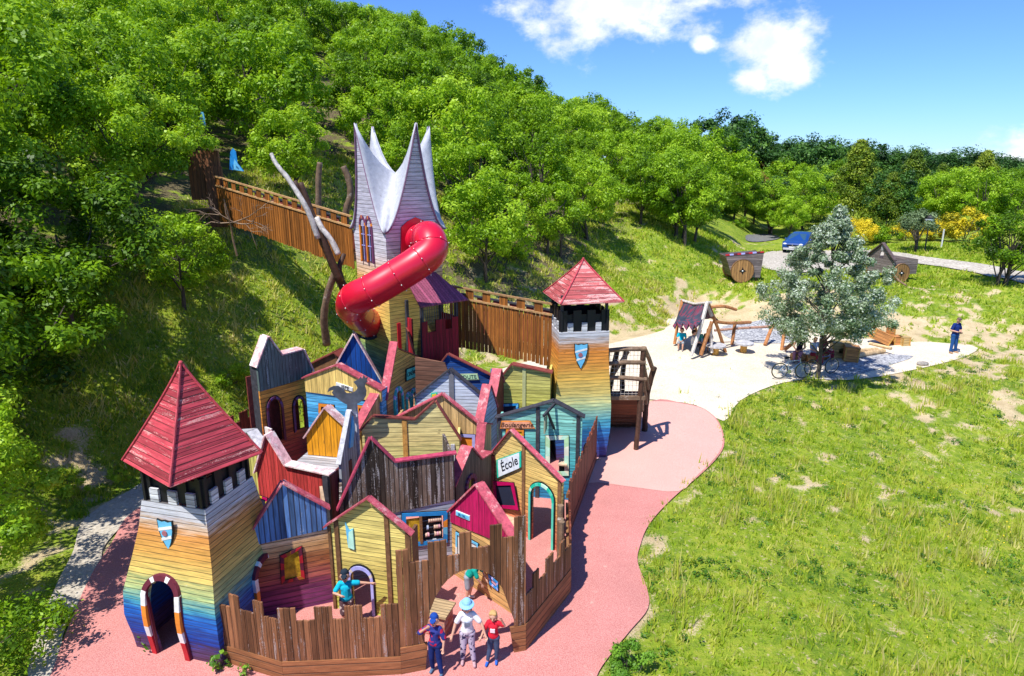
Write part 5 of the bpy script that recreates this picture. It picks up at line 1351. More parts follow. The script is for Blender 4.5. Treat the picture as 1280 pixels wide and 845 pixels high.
def tree_mesh(seed, h, cr, ncl, nleaf, lsize, mat, kind='oak', base=.28, bark=BARK, tone_mid=.5, clump=.2, trunk_r=.11, ntr=1):
    """returns (trunk mesh, crown mesh)"""
    rg = np.random.default_rng(seed); rd = random.Random(seed)
    # crown clumps
    C = []; Rr = []
    cz = h*(.5+base/2)
    for i in range(ncl):
        if kind == 'cone':
            t = rg.uniform(0, 1)**.8; z = h*(base+(1-base)*t); r = cr*(1-t)**.85+.1; a = rg.uniform(0, 2*PI); q = rg.uniform(.5, 1)
            C.append((r*q*math.cos(a), r*q*math.sin(a), z)); rr = clump*cr*(1.1-.6*t); Rr.append((rr, rr, rr*.75))
        else:
            d = rg.normal(0, 1, 3); d /= np.linalg.norm(d); q = rg.uniform(.35, 1)**.5
            wob = 1+.22*math.sin(3*math.atan2(d[1], d[0])+seed)+.15*math.sin(5*d[2]+seed*2)
            zr = (h*(1-base))/2*1.02
            C.append((cr*d[0]*q*wob, cr*d[1]*q*wob, cz+zr*d[2]*q*(1.0 if d[2] > 0 else .85))); rr = clump*cr*rg.uniform(.7, 1.35); Rr.append((rr, rr, rr*.8))
    C = np.array(C); Rr = np.array(Rr)
    V, k, rad, d = leaf_cloud(C, Rr, nleaf, lsize, rg, up=.5)
    ct = rg.normal(0, .17, len(C)); tone = np.clip(tone_mid+ct[k]+rg.normal(0, .08, nleaf), 0, 1)
    cm = faces_mesh('crown', V, 4, tone, [mat])
    # trunk and limbs
    mb = MB()
    for ti in range(ntr):
        ox, oy = (0, 0) if ntr == 1 else (rd.uniform(-.5,.5)*cr*.45, rd.uniform(-.5,.5)*cr*.45)
        lean = (rd.uniform(-.25,.25), rd.uniform(-.25,.25))
        pts = []; n = 7; ht = h*(.62 if kind != 'cone' else .93)
        for i in range(n):
            f = i/(n-1); pts.append((ox+lean[0]*f*ht*.5+rd.uniform(-1,1)*.05*h*.3*f, oy+lean[1]*f*ht*.5+rd.uniform(-1,1)*.05*h*.3*f, -.3+(ht+.3)*f))
        mb.tube(pts, [trunk_r*(1.25-.95*i/(n-1)) for i in range(n)], 8, wob=.1)
        for b_ in range(9 if kind != 'cone' else 0):
            f = rd.uniform(.3, .95); i = int(f*(n-1)); p = Vector(pts[i])
            c = Vector(C[rg.integers(0, len(C))]); mid = p.lerp(c, .5)+Vector((rd.uniform(-.2,.2), rd.uniform(-.2,.2), rd.uniform(-.1,.25)))
            mb.tube(catmull([p, mid, c], 3), [trunk_r*.5*(1-.8*j/6) for j in range(7)], 5)
    me = bpy.data.meshes.new('trunk'); me.from_pydata(mb.v, [], mb.f); me.materials.append(bark); me.update()
    return me, cm
def plant(name, label, cat, protos, x, y, s=1.0, rz=None, group=None, sz=1.0, z=None, lean=0):
    tm, cm = protos
    t = thing(name, label, cat, (x, y, (hz(x, y) if z is None else z)-.05), random.uniform(0, 2*PI) if rz is None else rz, group)
    t.scale = (s, s, s*sz)
    link('trunk', tm, t); link('crown', cm, t); return t
oaks = [tree_mesh(20+i, 5.6, 2.45, 70, 13000, .165, OAK, clump=.24, tone_mid=.56+.03*i, ntr=1+(i % 3 == 0), base=.2) for i in range(5)]
oaks_near = [tree_mesh(60+i, 6.4, 3.0, 80, 30000, .15, OAK, clump=.23, tone_mid=.5, base=.2) for i in range(2)]
darks = [tree_mesh(40+i, 9.2, 3.6, 50, 8000, .34, DOAK, clump=.33, base=.15) for i in range(2)]
pines = [tree_mesh(50+i, 11.2, 5.2, 190, 20000, .25, PINE, kind='cone', base=.06, clump=.26) for i in range(2)]
# hillside wood
placed = []
OG = 'young oaks of the wood on the hillside'
def clear(x, y):
    """keep the grass bank, the bridge and the foot of the slope open"""
    px, py, dep = proj((x, y, hz(x, y)))
    if 300 < px < 560 and 250 < py: return False
    if 225 < px < 300 and 150 < py < 400: return False
    if 365 < px < 445 and 105 < py < 185: return False
    return True
def vis(x, y):
    xp = 640+830*x/(y*cP+4); return -160 < xp < 1330
cand = 0
rr = random.Random(5)
def try_tree(x, y, dmin):
    for q in placed:
        if (q[0]-x)**2+(q[1]-y)**2 < dmin*dmin: return False
    placed.append((x, y)); return True
# hand-set trees first: (px of trunk foot, py of trunk foot, scale, label)
hand = [
 (607,352,.95,'young oak standing alone just above the slatted footbridge, right of the keep'),
 (433,170,.95,'crooked dark limbed oak in the clearing straight above the keep'),
 (853,303,1.0,'first oak of the clump on the spur, above the sandy plaza'),
 (868,303,.9,'second oak of the clump on the spur, leaning towards the parking'),
 (836,292,1.0,'oak at the left edge of the clump on the spur'),
 (800,280,.9,'oak growing between the dirt track and the spur clump'),
 (735,300,.95,'bushy oak on the slope behind the slim tower roof'),
 (690,318,.8,'low oak bush on the slope left of the slim tower roof'),
 (230,385,.62,'small bright oak sapling on the grass bank above the chapel house'),
]
for px, py, s, lab in hand:
    p = onland(px, py)
    if p is None: continue
    placed.append((p.x, p.y)); plant('oak_tree', lab, 'tree', oaks[len(placed) % 5], p.x, p.y, s)
near = [(-13.6,15.2,1.02,'large oak arching over the shaded bank at the left edge'),(-13.8,20.2,.9,'oak with low boughs over the bank, left of the long footbridge'),(-17.5,18.5,1.15,'tall oak filling the upper left corner'),(-18.5,24.5,1.1,'dense oak behind the upper left corner tree'),(-14.5,25.5,.85,'oak crowding the landing of the long footbridge'),(-21.5,14.0,1.1,'oak reaching in from beyond the left edge')]
for i, (x, y, s, lab) in enumerate(near):
    placed.append((x, y)); plant('oak_tree', lab, 'tree', oaks_near[i % 2], x, y, s)
n_oak = 0
while cand < 5200 and n_oak < 235:
    cand += 1
    y = 18+rr.random()**.8*85; x = -60+rr.random()*92
    d = float(toe_dist(np.array([x]), np.array([y]))[0])
    if d < 4.2 or d > 62 or not vis(x, y) or not clear(x, y): continue
    if x > 0 and d < 5: continue
    s = rr.uniform(.72, 1.28)*(1.0 if y < 60 else 1.15)
    if not try_tree(x, y, 3.3 if y < 45 else 4.1): continue
    plant('oak_tree', 'light green young oak in the dense wood that covers the hillside', 'tree', oaks[rr.randrange(5)], x, y, s, group=OG); n_oak += 1
# far right: mixed trees behind the parking
def at(px, Y): 
    p = P(px, 300, Y); return p.x, Y
GD = 'dark evergreen oaks on the far skyline'
for i in range(40):
    px = 895+i*10.8+rr.uniform(-5,5); Y = rr.uniform(90, 106)+ (i % 3)*4
    x, y = at(px, Y); plant('evergreen_oak', 'dark evergreen oak on the far skyline behind the parking', 'tree', darks[i % 2], x, y, rr.uniform(.9,1.16)*(1.04-.36*(px-895)/400), group=GD)
pl_ = [(1062,72,.98,'tallest yellow green pine, broad cone straight above the blue car and poplar'),(1130,74,.86,'second yellow green pine, right of the tallest one'),(1000,76,.6,'short pine left of the tallest pine'),(1105,66,.62,'squat dark pine between the two tall pines'),(1215,84,.88,'dark pine rising behind the street lamp'),(1165,78,.7,'pine half hidden behind bright oaks right of the second pine')]
for i, (px, Y, s, lab) in enumerate(pl_): x, y = at(px, Y); plant('pine_tree', lab, 'tree', pines[i % 2], x, y, s*.80)
mo = [(958,68,1.0,'bright green oak behind the parking entrance, left of the blue car'),(985,64,.75,'bushy bright green oak right behind the blue car'),(930,80,1.0,'mid green oak at the bend of the road'),(1160,70,1.0,'bright green oak behind the street lamp'),(1185,72,1.1,'round green oak between lamp and yellow broom bush'),(1010,82,1.1,'green oak under the skyline left of the pines'),(975,88,1.2,'broad green oak under the skyline above the blue car'),(1040,90,1.2,'green oak behind the tallest pine'),(1270,78,1.1,'green oak at the right edge behind the yellow bush')]
for i, (px, Y, s, lab) in enumerate(mo): x, y = at(px, Y); plant('oak_tree', lab, 'tree', oaks[i % 5], x, y, s)
for i in range(26):
    px = 915+i*16+rr.uniform(-8,8); Y = rr.uniform(66, 86); x, y = at(px, Y)
    if try_tree(x, y, 3.2): plant('oak_tree', 'mid green oak in the belt of trees behind the parking and road', 'tree', oaks[rr.randrange(5)] if i % 3 else darks[i % 2], x, y, rr.uniform(.8,1.1)*(1 if i % 3 else .6), group='oaks in the belt behind the parking')
rust = tree_mesh(77, 5.5, 2.2, 30, 5000, .28, RUST, clump=.3)
for px, Y, s, lab in ((940,74,.95,'rusty brown leaved tree at the edge of the wood by the road'),(965,95,1.2,'grey brown bare looking tree on the skyline')):
    x, y = at(px, Y); plant('rusty_tree', lab, 'tree', rust, x, y, s)
# broom bushes
bro = tree_mesh(81, 2.4, 1.6, 40, 9000, .12, BROOM, clump=.3, base=.05, trunk_r=.04, tone_mid=.6)
bro2 = tree_mesh(82, 2.0, 1.4, 24, 4200, .13, BROOM, clump=.3, base=.05, trunk_r=.04, tone_mid=.38)
gsh = tree_mesh(83, 2.0, 1.5, 24, 3800, .16, OAK, clump=.3, base=.05, trunk_r=.05, tone_mid=.55)
for px, Y, s, pr, lab in ((1072,58,.95,bro,'round golden broom bush behind the silver poplar'),(1100,58,.85,gsh,'round green bush between the golden broom and the gabled cart'),(1132,59,.9,bro2,'yellow green broom bush left of the umbrella pine'),(1162,58,.8,bro,'golden broom bush under the street lamp'),(1178,60,.7,bro2,'small golden broom bush right of the street lamp'),(1205,56,1.45,bro2,'tall yellow flowering bush by the road at the right'),(905,70,.9,gsh,'low green bush at the foot of the wood by the road'),(925,66,.6,gsh,'small green bush beside the asphalt bend')):
    x, y = at(px, Y); plant('broom_bush' if pr is not gsh else 'green_bush', lab, 'bush', pr, x, y, s)
# umbrella pine by the lamp
up = tree_mesh(91, 3.4, 1.7, 26, 4200, .16, leafy_mat('blue_green_needles', [(.03,.06,.02),(.1,.16,.06),(.2,.28,.13),(.32,.4,.2)], .15), clump=.3, base=.5, trunk_r=.14, tone_mid=.55)
x, y = at(1147, 52); plant('umbrella_pine', 'small umbrella shaped pine with dark trunk beside the road, left of the street lamp', 'tree', up, x, y, .95, rz=0)
# two-stem oak at the right edge
ro = tree_mesh(93, 4.6, 2.3, 50, 12000, .15, OAK, clump=.25, base=.3, trunk_r=.1, tone_mid=.55, ntr=3)
p = onland(1256, 357); plant('oak_tree', 'many stemmed oak with dark bent trunks at the right edge by the road', 'tree', ro, p.x, p.y, .95, rz=1)
# the silver poplar in front of the plaza
def poplar():
    rg = np.random.default_rng(5); h = 7.2; C = []; Rr = []
    for i in range(260):
        t = rg.uniform(0, 1)**1.35; z = 2.25+(h-2.25)*t
        r = float(np.interp(t, [0,.12,.3,.5,.65,.8,1], [1.6,2.6,3.0,2.5,1.5,.8,.1]))
        a = rg.uniform(0, 2*PI); q = rg.uniform(.2, 1)**.6
        C.append((r*q*math.cos(a), r*q*math.sin(a), z+rg.uniform(-.2,.2))); rr_ = rg.uniform(.3,.5)*(1-.4*t); Rr.append((rr_, rr_, rr_*.9))
    C = np.array(C); Rr = np.array(Rr)
    V, k, rad, d = leaf_cloud(C, Rr, 66000, .1, rg, up=.1)
    tone = np.clip(.68+rg.normal(0, .25, len(V))+rg.normal(0,.1,len(C))[k], 0, 1)
    cm = faces_mesh('crown', V, 4, tone, [SILV]); mb = MB()
    mb.tube([(0,0,-.2),(.03,.02,.8),(-.04,0,1.8),(.02,.03,3.2),(.05,0,5.0),(0,0,6.8)], [.1,.09,.08,.06,.04,.02], 8, wob=.08)
    for i in range(26):
        c = Vector(C[rg.integers(0, len(C))]); z0 = max(1.1, c.z-1.2); p = Vector((0,0,z0)); mb.tube([p, p.lerp(c,.55)+Vector((0,0,.1)), c], [.04,.025,.01], 5)
    me = bpy.data.meshes.new('trunk'); me.from_pydata(mb.v, [], mb.f); me.materials.append(BARK); me.update(); return me, cm
pg = G(1022, 472, 0)
plant('silver_poplar', 'silvery leaved poplar shading the bicycles and sitting people', 'tree', poplar(), pg.x, pg.y, 1.0, rz=0)
# small silvery sapling left of the poplar
sp2 = tree_mesh(97, 3.2, .8, 16, 2600, .1, SILV, clump=.4, base=.3, trunk_r=.03)
# foreground: oak at the left edge, shrub at the bottom
fo = tree_mesh(99, 4.3, 1.25, 60, 17000, .085, OAK, clump=.27, base=.12, trunk_r=.06, tone_mid=.62)
plant('oak_tree', 'young oak close to the camera at the lower left edge', 'tree', fo, -10.85, 12.0, 1.08, z=.1, rz=.4)
fb = tree_mesh(100, 1.2, 1.1, 30, 6000, .075, OAK, clump=.3, base=.0, trunk_r=.03, tone_mid=.36)
plant('green_bush', 'dark leafy bush peeping in at the bottom left corner', 'bush', fb, -6.75, 8.55, .55, rz=0)
plant('green_bush', 'bush on the grass between pale path and left edge, bottom left', 'bush', fb, -9.6, 10.2, 1.1, rz=2)
sb = tree_mesh(101, .75, .48, 22, 5200, .06, WD, clump=.32, base=.0, trunk_r=.02, tone_mid=.62)
p = G(778, 838); plant('green_bush', 'small leafy shrub at the edge of the pink path, bottom centre', 'bush', sb, p.x+.05, p.y-.1, .85, rz=0)
WG = 'leafy weeds at the foot of the castle walls'
wm = tree_mesh(102, .5, .2, 8, 45, .12, WD, clump=.6, base=.1, trunk_r=.012, tone_mid=.75)
for px, py, s, lab in ((187,808,1,'weed with broad leaves beside the left foot of the tiled tower doorway'),(275,838,.9,'weed climbing the foot of the fence between big tower and front fence'),(306,845,.7,'low weed sprouting in front of the short fence'),(742,578,.7,'weed at the near corner of the slim tower')):
    p = G(px, py); plant('weed', lab, 'weed', wm, p.x, p.y-.05, s, group=WG)
yb = tree_mesh(103, .9, .6, 14, 2400, .075, OAK, clump=.35, base=.0, trunk_r=.02, tone_mid=.85)
for px, py, s, lab in ((295,478,.9,'yellow green bush on the bank above the back fence'),(88,618,.8,'green bush beside the pale path on the left'),(150,600,.5,'small bush on the bank above the pale path'),(640,325,1.3,'bush below the oaks behind the slatted footbridge')):
    p = onland(px, py); plant('green_bush', lab, 'bush', yb, p.x, p.y, s)
# dead grey branches in front of the long bridge
db = thing('dead_branch', 'bare grey dead branches in front of the long footbridge', 'branch', tuple(onland(300, 300)))
m = MB(); rd = random.Random(3)
base_ = P(292, 278, 24.0)-Vector(db.location)
def tw(p, d, L, r, n):
    if n == 0 or L < .08: return
    q = p+d*L; m.tube([p, p.lerp(q,.5)+Vector((rd.uniform(-.04,.04),)*3), q], [r, r*.8, r*.6], 4)
    for _ in range(3): tw(q if rd.random() < .6 else p.lerp(q,.6), (d+Vector((rd.uniform(-.7,.7),rd.uniform(-.5,.5),rd.uniform(-.6,.6)))).normalized(), L*rd.uniform(.55,.8), r*.6, n-1)
tw(base_+Vector((0,0,-1.2)), Vector((-.1,0,1)), 1.2, .04, 2)
for dx in (-1, 1, .6, -.5): tw(base_, Vector((dx,-.2,rd.uniform(-.1,.4))).normalized(), .75, .028, 4)
m.build('branches', LOG, db, fix=False)
# ================================================================== people
def baked(prims, voxel, smooth_it=3, name='body', mats=None, parent=None):
    """prims: ('c', a, b, ra, rb) tapered limb or ('e', centre, (rx,ry,rz), rotz) egg; fused into one continuous surface"""
    mb = MB()
    for p in prims:
        if p[0] == 'c':
            a, b_ = Vector(p[1]), Vector(p[2]); ra, rb = p[3], p[4]; d = b_-a; L = d.length
            if L < 1e-5: mb.ball(a, ra, 10); continue
            d.normalize(); pts, rad = [], []
            for i in range(5): t = i/4*PI/2; pts.append(a-d*ra*math.cos(t)); rad.append(max(ra*math.sin(t), 1e-4))
            for i in range(1, 4): pts.append(a.lerp(b_, i/4)); rad.append(ra+(rb-ra)*i/4)
            for i in range(5): t = i/4*PI/2; pts.append(b_+d*rb*math.sin(t)); rad.append(max(rb*math.cos(t), 1e-4))
            mb.tube(pts, rad, 12)
        else: mb.ball(p[1], 1.0, 14, sc=p[2])
    me = bpy.data.meshes.new('t'); me.from_pydata(mb.v, [], mb.f); me.update()
    o = bpy.data.objects.new('t', me); COL.objects.link(o)
    r_ = o.modifiers.new('r', 'REMESH'); r_.mode = 'VOXEL'; r_.voxel_size = voxel; r_.use_smooth_shade = True
    s_ = o.modifiers.new('s', 'SMOOTH'); s_.iterations = smooth_it; s_.factor = .5
    dg = bpy.context.evaluated_depsgraph_get(); dg.update()
    out = bpy.data.meshes.new_from_object(o.evaluated_get(dg)); bpy.data.objects.remove(o)
    out.name = name; out.materials.clear()
    for m in mats: out.materials.append(m)
    out.polygons.foreach_set('use_smooth', [True]*len(out.polygons))
    return link(name, out, parent)
SKIN = plain('skin', (.58,.32,.22), .55, .35, .05); SKIN2 = plain('tanned_skin', (.45,.22,.13), .55, .35, .05)
LIP = plain('lips', (.42,.1,.08), .5); EYE = plain('dark_eye', (.02,.015,.01), .2, .5)
POSE = dict(pel=(0,0,.51), chest=(0,0,.72), neck=(0,0,.835), head=(0,-.01,.925),
    shL=(.076,0,.80), elL=(.13,.0,.635), haL=(.15,-.04,.485), shR=(-.076,0,.80), elR=(-.13,0,.635), haR=(-.15,-.04,.485),
    hiL=(.052,0,.50), knL=(.06,-.012,.275), anL=(.065,.01,.045), hiR=(-.052,0,.50), knR=(-.06,-.012,.275), anR=(-.065,.01,.045), face=(0,-1,-.15), toeL=(.1,-1,0), toeR=(-.1,-1,0))
def person(label, loc, rz, Ht, pose, shirt, legs, hair, skin=SKIN, shoe=None, sleeve=.45, leglen=1.0, hat=None, child=True, voxel=.0075, long_hair=False, hem=.22, shirtmark=None):
    t = thing('person', label, 'person', loc, rz)
    J = dict(POSE); J.update(pose); V = {k: Vector(v)*Ht for k, v in J.items() if k not in ('face','toeL','toeR')}
    u = Ht; hd = (.178 if child else .135)*u      # head height
    fd = Vector(J['face']).normalized(); up = Vector((0,0,1)); sd = fd.cross(up).normalized(); hu = sd.cross(fd).normalized()
    hc = V['head']
    def hp(a, f, z): return hc+sd*a*hd+fd*f*hd+hu*z*hd
    pr = [('c', V['pel'], V['chest'], .064*u, .062*u), ('c', V['chest']+Vector((-.022*u,0,.01*u)), V['chest']+Vector((.022*u,0,.01*u)), .06*u, .06*u),
          ('c', V['shL'], V['shR'], .032*u, .032*u), ('c', V['chest'], V['neck'], .05*u, .028*u), ('c', V['neck']-Vector((0,0,.02*u)), hc, .028*u, .03*u),
          ('c', hp(0,-.04,.12), hp(0,-.02,.02), .40*hd, .39*hd), ('c', hp(0,.02,.05), hp(0,.14,-.26), .33*hd, .2*hd),
          ('c', hp(0,.36,.03), hp(0,.46,-.1), .035*hd, .055*hd), ('c', hp(.4,-.02,.02), hp(.4,-.03,-.12), .06*hd, .045*hd), ('c', hp(-.4,-.02,.02), hp(-.4,-.03,-.12), .06*hd, .045*hd)]
    for s_ in 'LR':
        sh, el, ha = V['sh'+s_], V['el'+s_], V['ha'+s_]
        pr += [('c', sh, el, .031*u, .024*u), ('c', el, ha, .024*u, .016*u)]
        d = (ha-el).normalized(); x = d.cross(Vector((0,1,.3))).normalized(); sg = 1 if s_ == 'L' else -1
        n = d.cross(x).normalized(); k = u/1.2
        pr.append(('c', ha+d*.012*k, ha+d*.05*k, .02*k, .022*k))
        for i, (o_, l_) in enumerate(((-.021,.042),(-.007,.05),(.007,.047),(.02,.036))):
            b0 = ha+d*.055*k+x*o_*k; b1 = b0+d*l_*.55*k+x*o_*.15*k; b2 = b1+(d*.8+n*.5*sg).normalized()*l_*.5*k
            pr += [('c', b0, b1, .0078*k, .0072*k), ('c', b1, b2, .0072*k, .006*k)]
        t0 = ha+d*.015*k-x*.016*k; t1 = t0+(d*.5-x*.85).normalized()*.028*k; pr += [('c', t0, t1, .0095*k, .0085*k), ('c', t1, t1+(d*.9-x*.3).normalized()*.022*k, .0085*k, .007*k)]
        hi, kn, an = V['hi'+s_], V['kn'+s_], V['an'+s_]
        pr += [('c', hi, kn, .05*u, .034*u), ('c', kn, kn.lerp(an,.3), .034*u, .036*u), ('c', kn.lerp(an,.3), an, .036*u, .021*u)]
        td = Vector(J['toe'+s_]).normalized(); pr.append(('c', an-Vector((0,0,.022*u)), an+td*.085*u-Vector((0,0,.028*u)), .022*u, .018*u))
    pr.append(('c', V['hiL'], V['hiR'], .055*u, .055*u))
    body = baked(pr, voxel, 2, 'body', [skin], t)
    # clothes
    g = .011*u
    sp_ = [('c', V['pel'].lerp(V['chest'], hem), V['chest'], .072*u+g*.9, .066*u+g*.8), ('c', V['chest']+Vector((-.022*u,0,.01*u)), V['chest']+Vector((.022*u,0,.01*u)), .063*u+g*.6, .063*u+g*.6), ('c', V['pel'].lerp(V['chest'], hem)+Vector((-.018*u,0,0)), V['pel'].lerp(V['chest'], hem)+Vector((.018*u,0,0)), .066*u+g, .066*u+g),
           ('c', V['shL'], V['shR'], .033*u+g*.6, .033*u+g*.6), ('c', V['chest'], V['neck']-Vector((0,0,.025*u)), .052*u+g*.5, .034*u+g*.3)]
    for s_ in 'LR':
        if sleeve > 0:
            e_ = V['sh'+s_].lerp(V['el'+s_], min(1, sleeve*1.6)); sp_.append(('c', V['sh'+s_], e_, .034*u+g, .03*u+g))
            if sleeve > .65: sp_.append(('c', e_, V['el'+s_].lerp(V['ha'+s_], .85), .027*u+g, .02*u+g))
    so_ = baked(sp_, voxel*1.15, 2, 'shirt', [shirt], t)
    if shirtmark:
        c = V['chest']+Vector((0,-.074*u-g,-.03*u)); m = MB(); m.hexa([c+Vector(q) for q in ((-.04*u,-.004,-.035*u),(.04*u,-.004,-.035*u),(.04*u,.03,-.035*u),(-.04*u,.03,-.035*u),(-.04*u,-.004,.03*u),(.04*u,-.004,.03*u),(.04*u,.03,.03*u),(-.04*u,.03,.03*u))]); m.build('shirt_print', shirtmark, so_)
    lp = [('c', V['hiL'], V['hiR'], .057*u+g*.8, .057*u+g*.8), ('c', V['pel'], V['pel']+Vector((0,0,.03*u)), .064*u+g*.6, .062*u+g*.6)]
    for s_ in 'LR':
        hi, kn, an = V['hi'+s_], V['kn'+s_], V['an'+s_]
        if leglen > .5: lp += [('c', hi, kn, .052*u+g*.7, .036*u+g*.8), ('c', kn, kn.lerp(an, (leglen-.5)*1.8), .037*u+g*.8, .026*u+g*.8)]
        else: lp += [('c', hi, hi.lerp(kn, leglen*1.9), .052*u+g, .045*u+g)]
    baked(lp, voxel*1.15, 2, 'trousers', [legs], t)
    for s_ in 'LR':
        an = V['an'+s_]; td = Vector(J['toe'+s_]).normalized()
        baked([('c', an-Vector((0,0,.018*u))-td*.012*u, an+td*.08*u-Vector((0,0,.023*u)), .028*u, .023*u)], voxel, 1, 'shoe', [shoe or plain('grey_shoe',(.2,.2,.22))], t)
    # hair, hat, eyes, mouth
    if hair:
        hpz = [('c', hp(0,-.12,.22), hp(0,-.12,.05), .40*hd, .38*hd)]
        if not hat: hpz.append(('c', hp(.2,.08,.38), hp(-.2,.08,.38), .18*hd, .18*hd))
        if long_hair: hpz += [('c', hp(0,-.3,.0), hp(0,-.38,-.55), .3*hd, .16*hd), ('c', hp(.3,-.1,.1), hp(.32,-.12,-.45), .14*hd, .08*hd), ('c', hp(-.3,-.1,.1), hp(-.32,-.12,-.45), .14*hd, .08*hd)]
        baked(hpz, voxel, 2, 'hair', [hair], t)
    if hat:
        kind, hm = hat
        q = [('c', hp(0,-.1,.34), hp(0,-.1,.24), .4*hd, .44*hd)] if kind != 'cap' else [('c', hp(0,-.08,.36), hp(0,-.1,.28), .36*hd, .4*hd)]
        if kind == 'cap': q += [('c', hp(-.2,.3,.26), hp(.2,.3,.26), .09*hd, .09*hd), ('c', hp(-.17,.45,.24), hp(.17,.45,.24), .07*hd, .07*hd), ('c', hp(-.1,.58,.21), hp(.1,.58,.21), .06*hd, .06*hd)]
        else:
            for i in range(22): a = 2*PI*i/22; a2 = 2*PI*(i+1)/22; q.append(('c', hp(.34*math.cos(a), .34*math.sin(a)-.08, .27), hp(.56*math.cos(a), .56*math.sin(a)-.06, .19), .09*hd, .05*hd)); q.append(('c', hp(.54*math.cos(a), .54*math.sin(a)-.06, .2), hp(.54*math.cos(a2), .54*math.sin(a2)-.06, .2), .06*hd, .06*hd))
        baked(q, voxel*.9, 2, 'cap' if kind == 'cap' else 'sun_hat', [hm], t)
    m = MB()
    m.ball(hp(.15,.35,.04), .05*hd, 8); m.ball(hp(-.15,.35,.04), .05*hd, 8); e = m.build('eyes', EYE, t, smooth=True)
    m = MB(); m.tube([hp(-.11,.335,-.215), hp(0,.365,-.235), hp(.11,.335,-.215)], .022*hd, 6); m.build('mouth', LIP, t, smooth=True)
    return t
def patterned(name, c0, c1, scale, th=.58, c2=None):
    m, nt = nt_new(name); b = NB(nt); tc = b.n('ShaderNodeTexCoord').outputs['Object']
    f = b.noise(tc, scale, 1, .4); col = b.mix(b.smooth(f, th, th+.03), (*c0,1), (*c1,1))
    if c2: col = b.mix(b.smooth(b.noise(tc, scale*.7, 0, .4), .57, .6), col, (*c2,1))
    b.out(b.bsdf(col, .85, .1)); return m
CLOTH = lambda n, c: plain(n, c, .85, .1, .12, 14)
gB = G(585, 831)
person('girl in white T-shirt and pale blue sun hat, middle of the three children', (gB.x, gB.y, .055), R(4), 1.3,
    dict(elL=(.2,-.03,.66), haL=(.245,-.09,.53), elR=(-.165,.0,.65), haR=(-.215,-.06,.5), anL=(.085,-.03,.045), anR=(-.075,.02,.045)),
    CLOTH('white_cotton',(.72,.72,.74)), patterned('grey_spotted_leggings',(.45,.4,.5),(.03,.03,.08), 16), CLOTH('brown_hair',(.1,.05,.03)), shoe=CLOTH('pink_grey_shoe',(.45,.28,.3)), leglen=.98, hat=('sun', CLOTH('pale_blue_cloth',(.25,.5,.72))), long_hair=True, shirtmark=CLOTH('grey_print',(.16,.18,.24)))
gC = G(617, 830)
person('small fair haired girl in red T-shirt and dark leggings, right of the three children', (gC.x, gC.y, .055), R(-8), 1.06,
    dict(elL=(.19,.02,.74), haL=(.15,-.03,.88), elR=(-.16,-.02,.65), haR=(-.2,-.08,.55), anR=(-.1,-.06,.045), anL=(.05,.0,.045)),
    CLOTH('red_cotton',(.6,.02,.04)), CLOTH('slate_leggings',(.05,.07,.13)), CLOTH('blond_hair',(.5,.3,.12)), shoe=CLOTH('royal_blue_shoe',(.03,.12,.5)), leglen=.95, shirtmark=CLOTH('white_print',(.7,.6,.62)), long_hair=True)
gA = G(545, 843)
person('boy in blue cap with red and navy top, left of the three children', (gA.x, gA.y, .055), R(-14), 1.18,
    dict(elR=(-.215,-.07,.72), haR=(-.08,-.13,.87), elL=(.15,.0,.64), haL=(.15,-.05,.5), face=(.1,-1,-.02), anL=(.11,-.05,.045), anR=(-.06,.03,.045)),
    patterned('navy_red_top',(.03,.04,.2),(.5,.02,.06), 11, .5), CLOTH('navy_tracksuit',(.012,.025,.12)), CLOTH('brown_hair',(0,0,0)), shoe=CLOTH('blue_grey_shoe',(.1,.16,.25)), sleeve=.6, leglen=1.0, hat=('cap', CLOTH('blue_cap',(.015,.06,.3))))
gD = P(432, 735, 11.35)
person('boy in turquoise T-shirt and dark cap behind the front fence', (gD.x, 11.35, .055), R(6), 1.26,
    dict(elL=(.23,.04,.765), haL=(.38,.06,.73), elR=(-.17,-.06,.68), haR=(-.06,-.15,.69), face=(0,-1,-.05)),
    CLOTH('turquoise_cotton',(.01,.42,.58)), patterned('mixed_shorts',(.12,.07,.08),(.6,.5,.45), 12), CLOTH('brown_hair',(0,0,0)), leglen=.5, hat=('cap', CLOTH('dark_cap',(.02,.03,.045))))
gE = G(586, 752)
person('child in green shirt and grey shorts bending down inside the gateway', (gE.x, gE.y, .055), R(70), 1.15,
    dict(chest=(0,-.13,.66), neck=(0,-.2,.73), head=(0,-.28,.76), shL=(.1,-.17,.7), shR=(-.1,-.17,.7), elL=(.12,-.24,.56), haL=(.08,-.32,.45), elR=(-.12,-.24,.56), haR=(-.08,-.3,.44), face=(0,-.7,-.8), knL=(.06,-.03,.28)),
    CLOTH('green_cotton',(.01,.3,.24)), CLOTH('grey_shorts',(.3,.32,.36)), CLOTH('dark_brown_hair',(.05,.03,.02)), leglen=.48, shoe=CLOTH('white_shoe',(.6,.6,.6)))
gM = G(1190, 442)
person('man in navy T-shirt and jeans standing alone, looking down at his hands', (gM.x, gM.y, hz(gM.x, gM.y)+.03), R(12), 1.78,
    dict(elL=(.155,.0,.64), haL=(.03,-.13,.61), elR=(-.155,0,.64), haR=(-.03,-.13,.61), anL=(.09,0,.04), anR=(-.09,-.02,.04), face=(0,-.8,-.6), head=(0,-.035,.92)),
    CLOTH('navy_cotton',(.012,.03,.16)), CLOTH('blue_denim',(.02,.08,.24)), CLOTH('grey_brown_hair',(.14,.1,.08)), child=False, voxel=.011, shoe=CLOTH('tan_shoe',(.42,.26,.15)), leglen=1)
gM2 = Vector((gM.x, gM.y, 0)); 
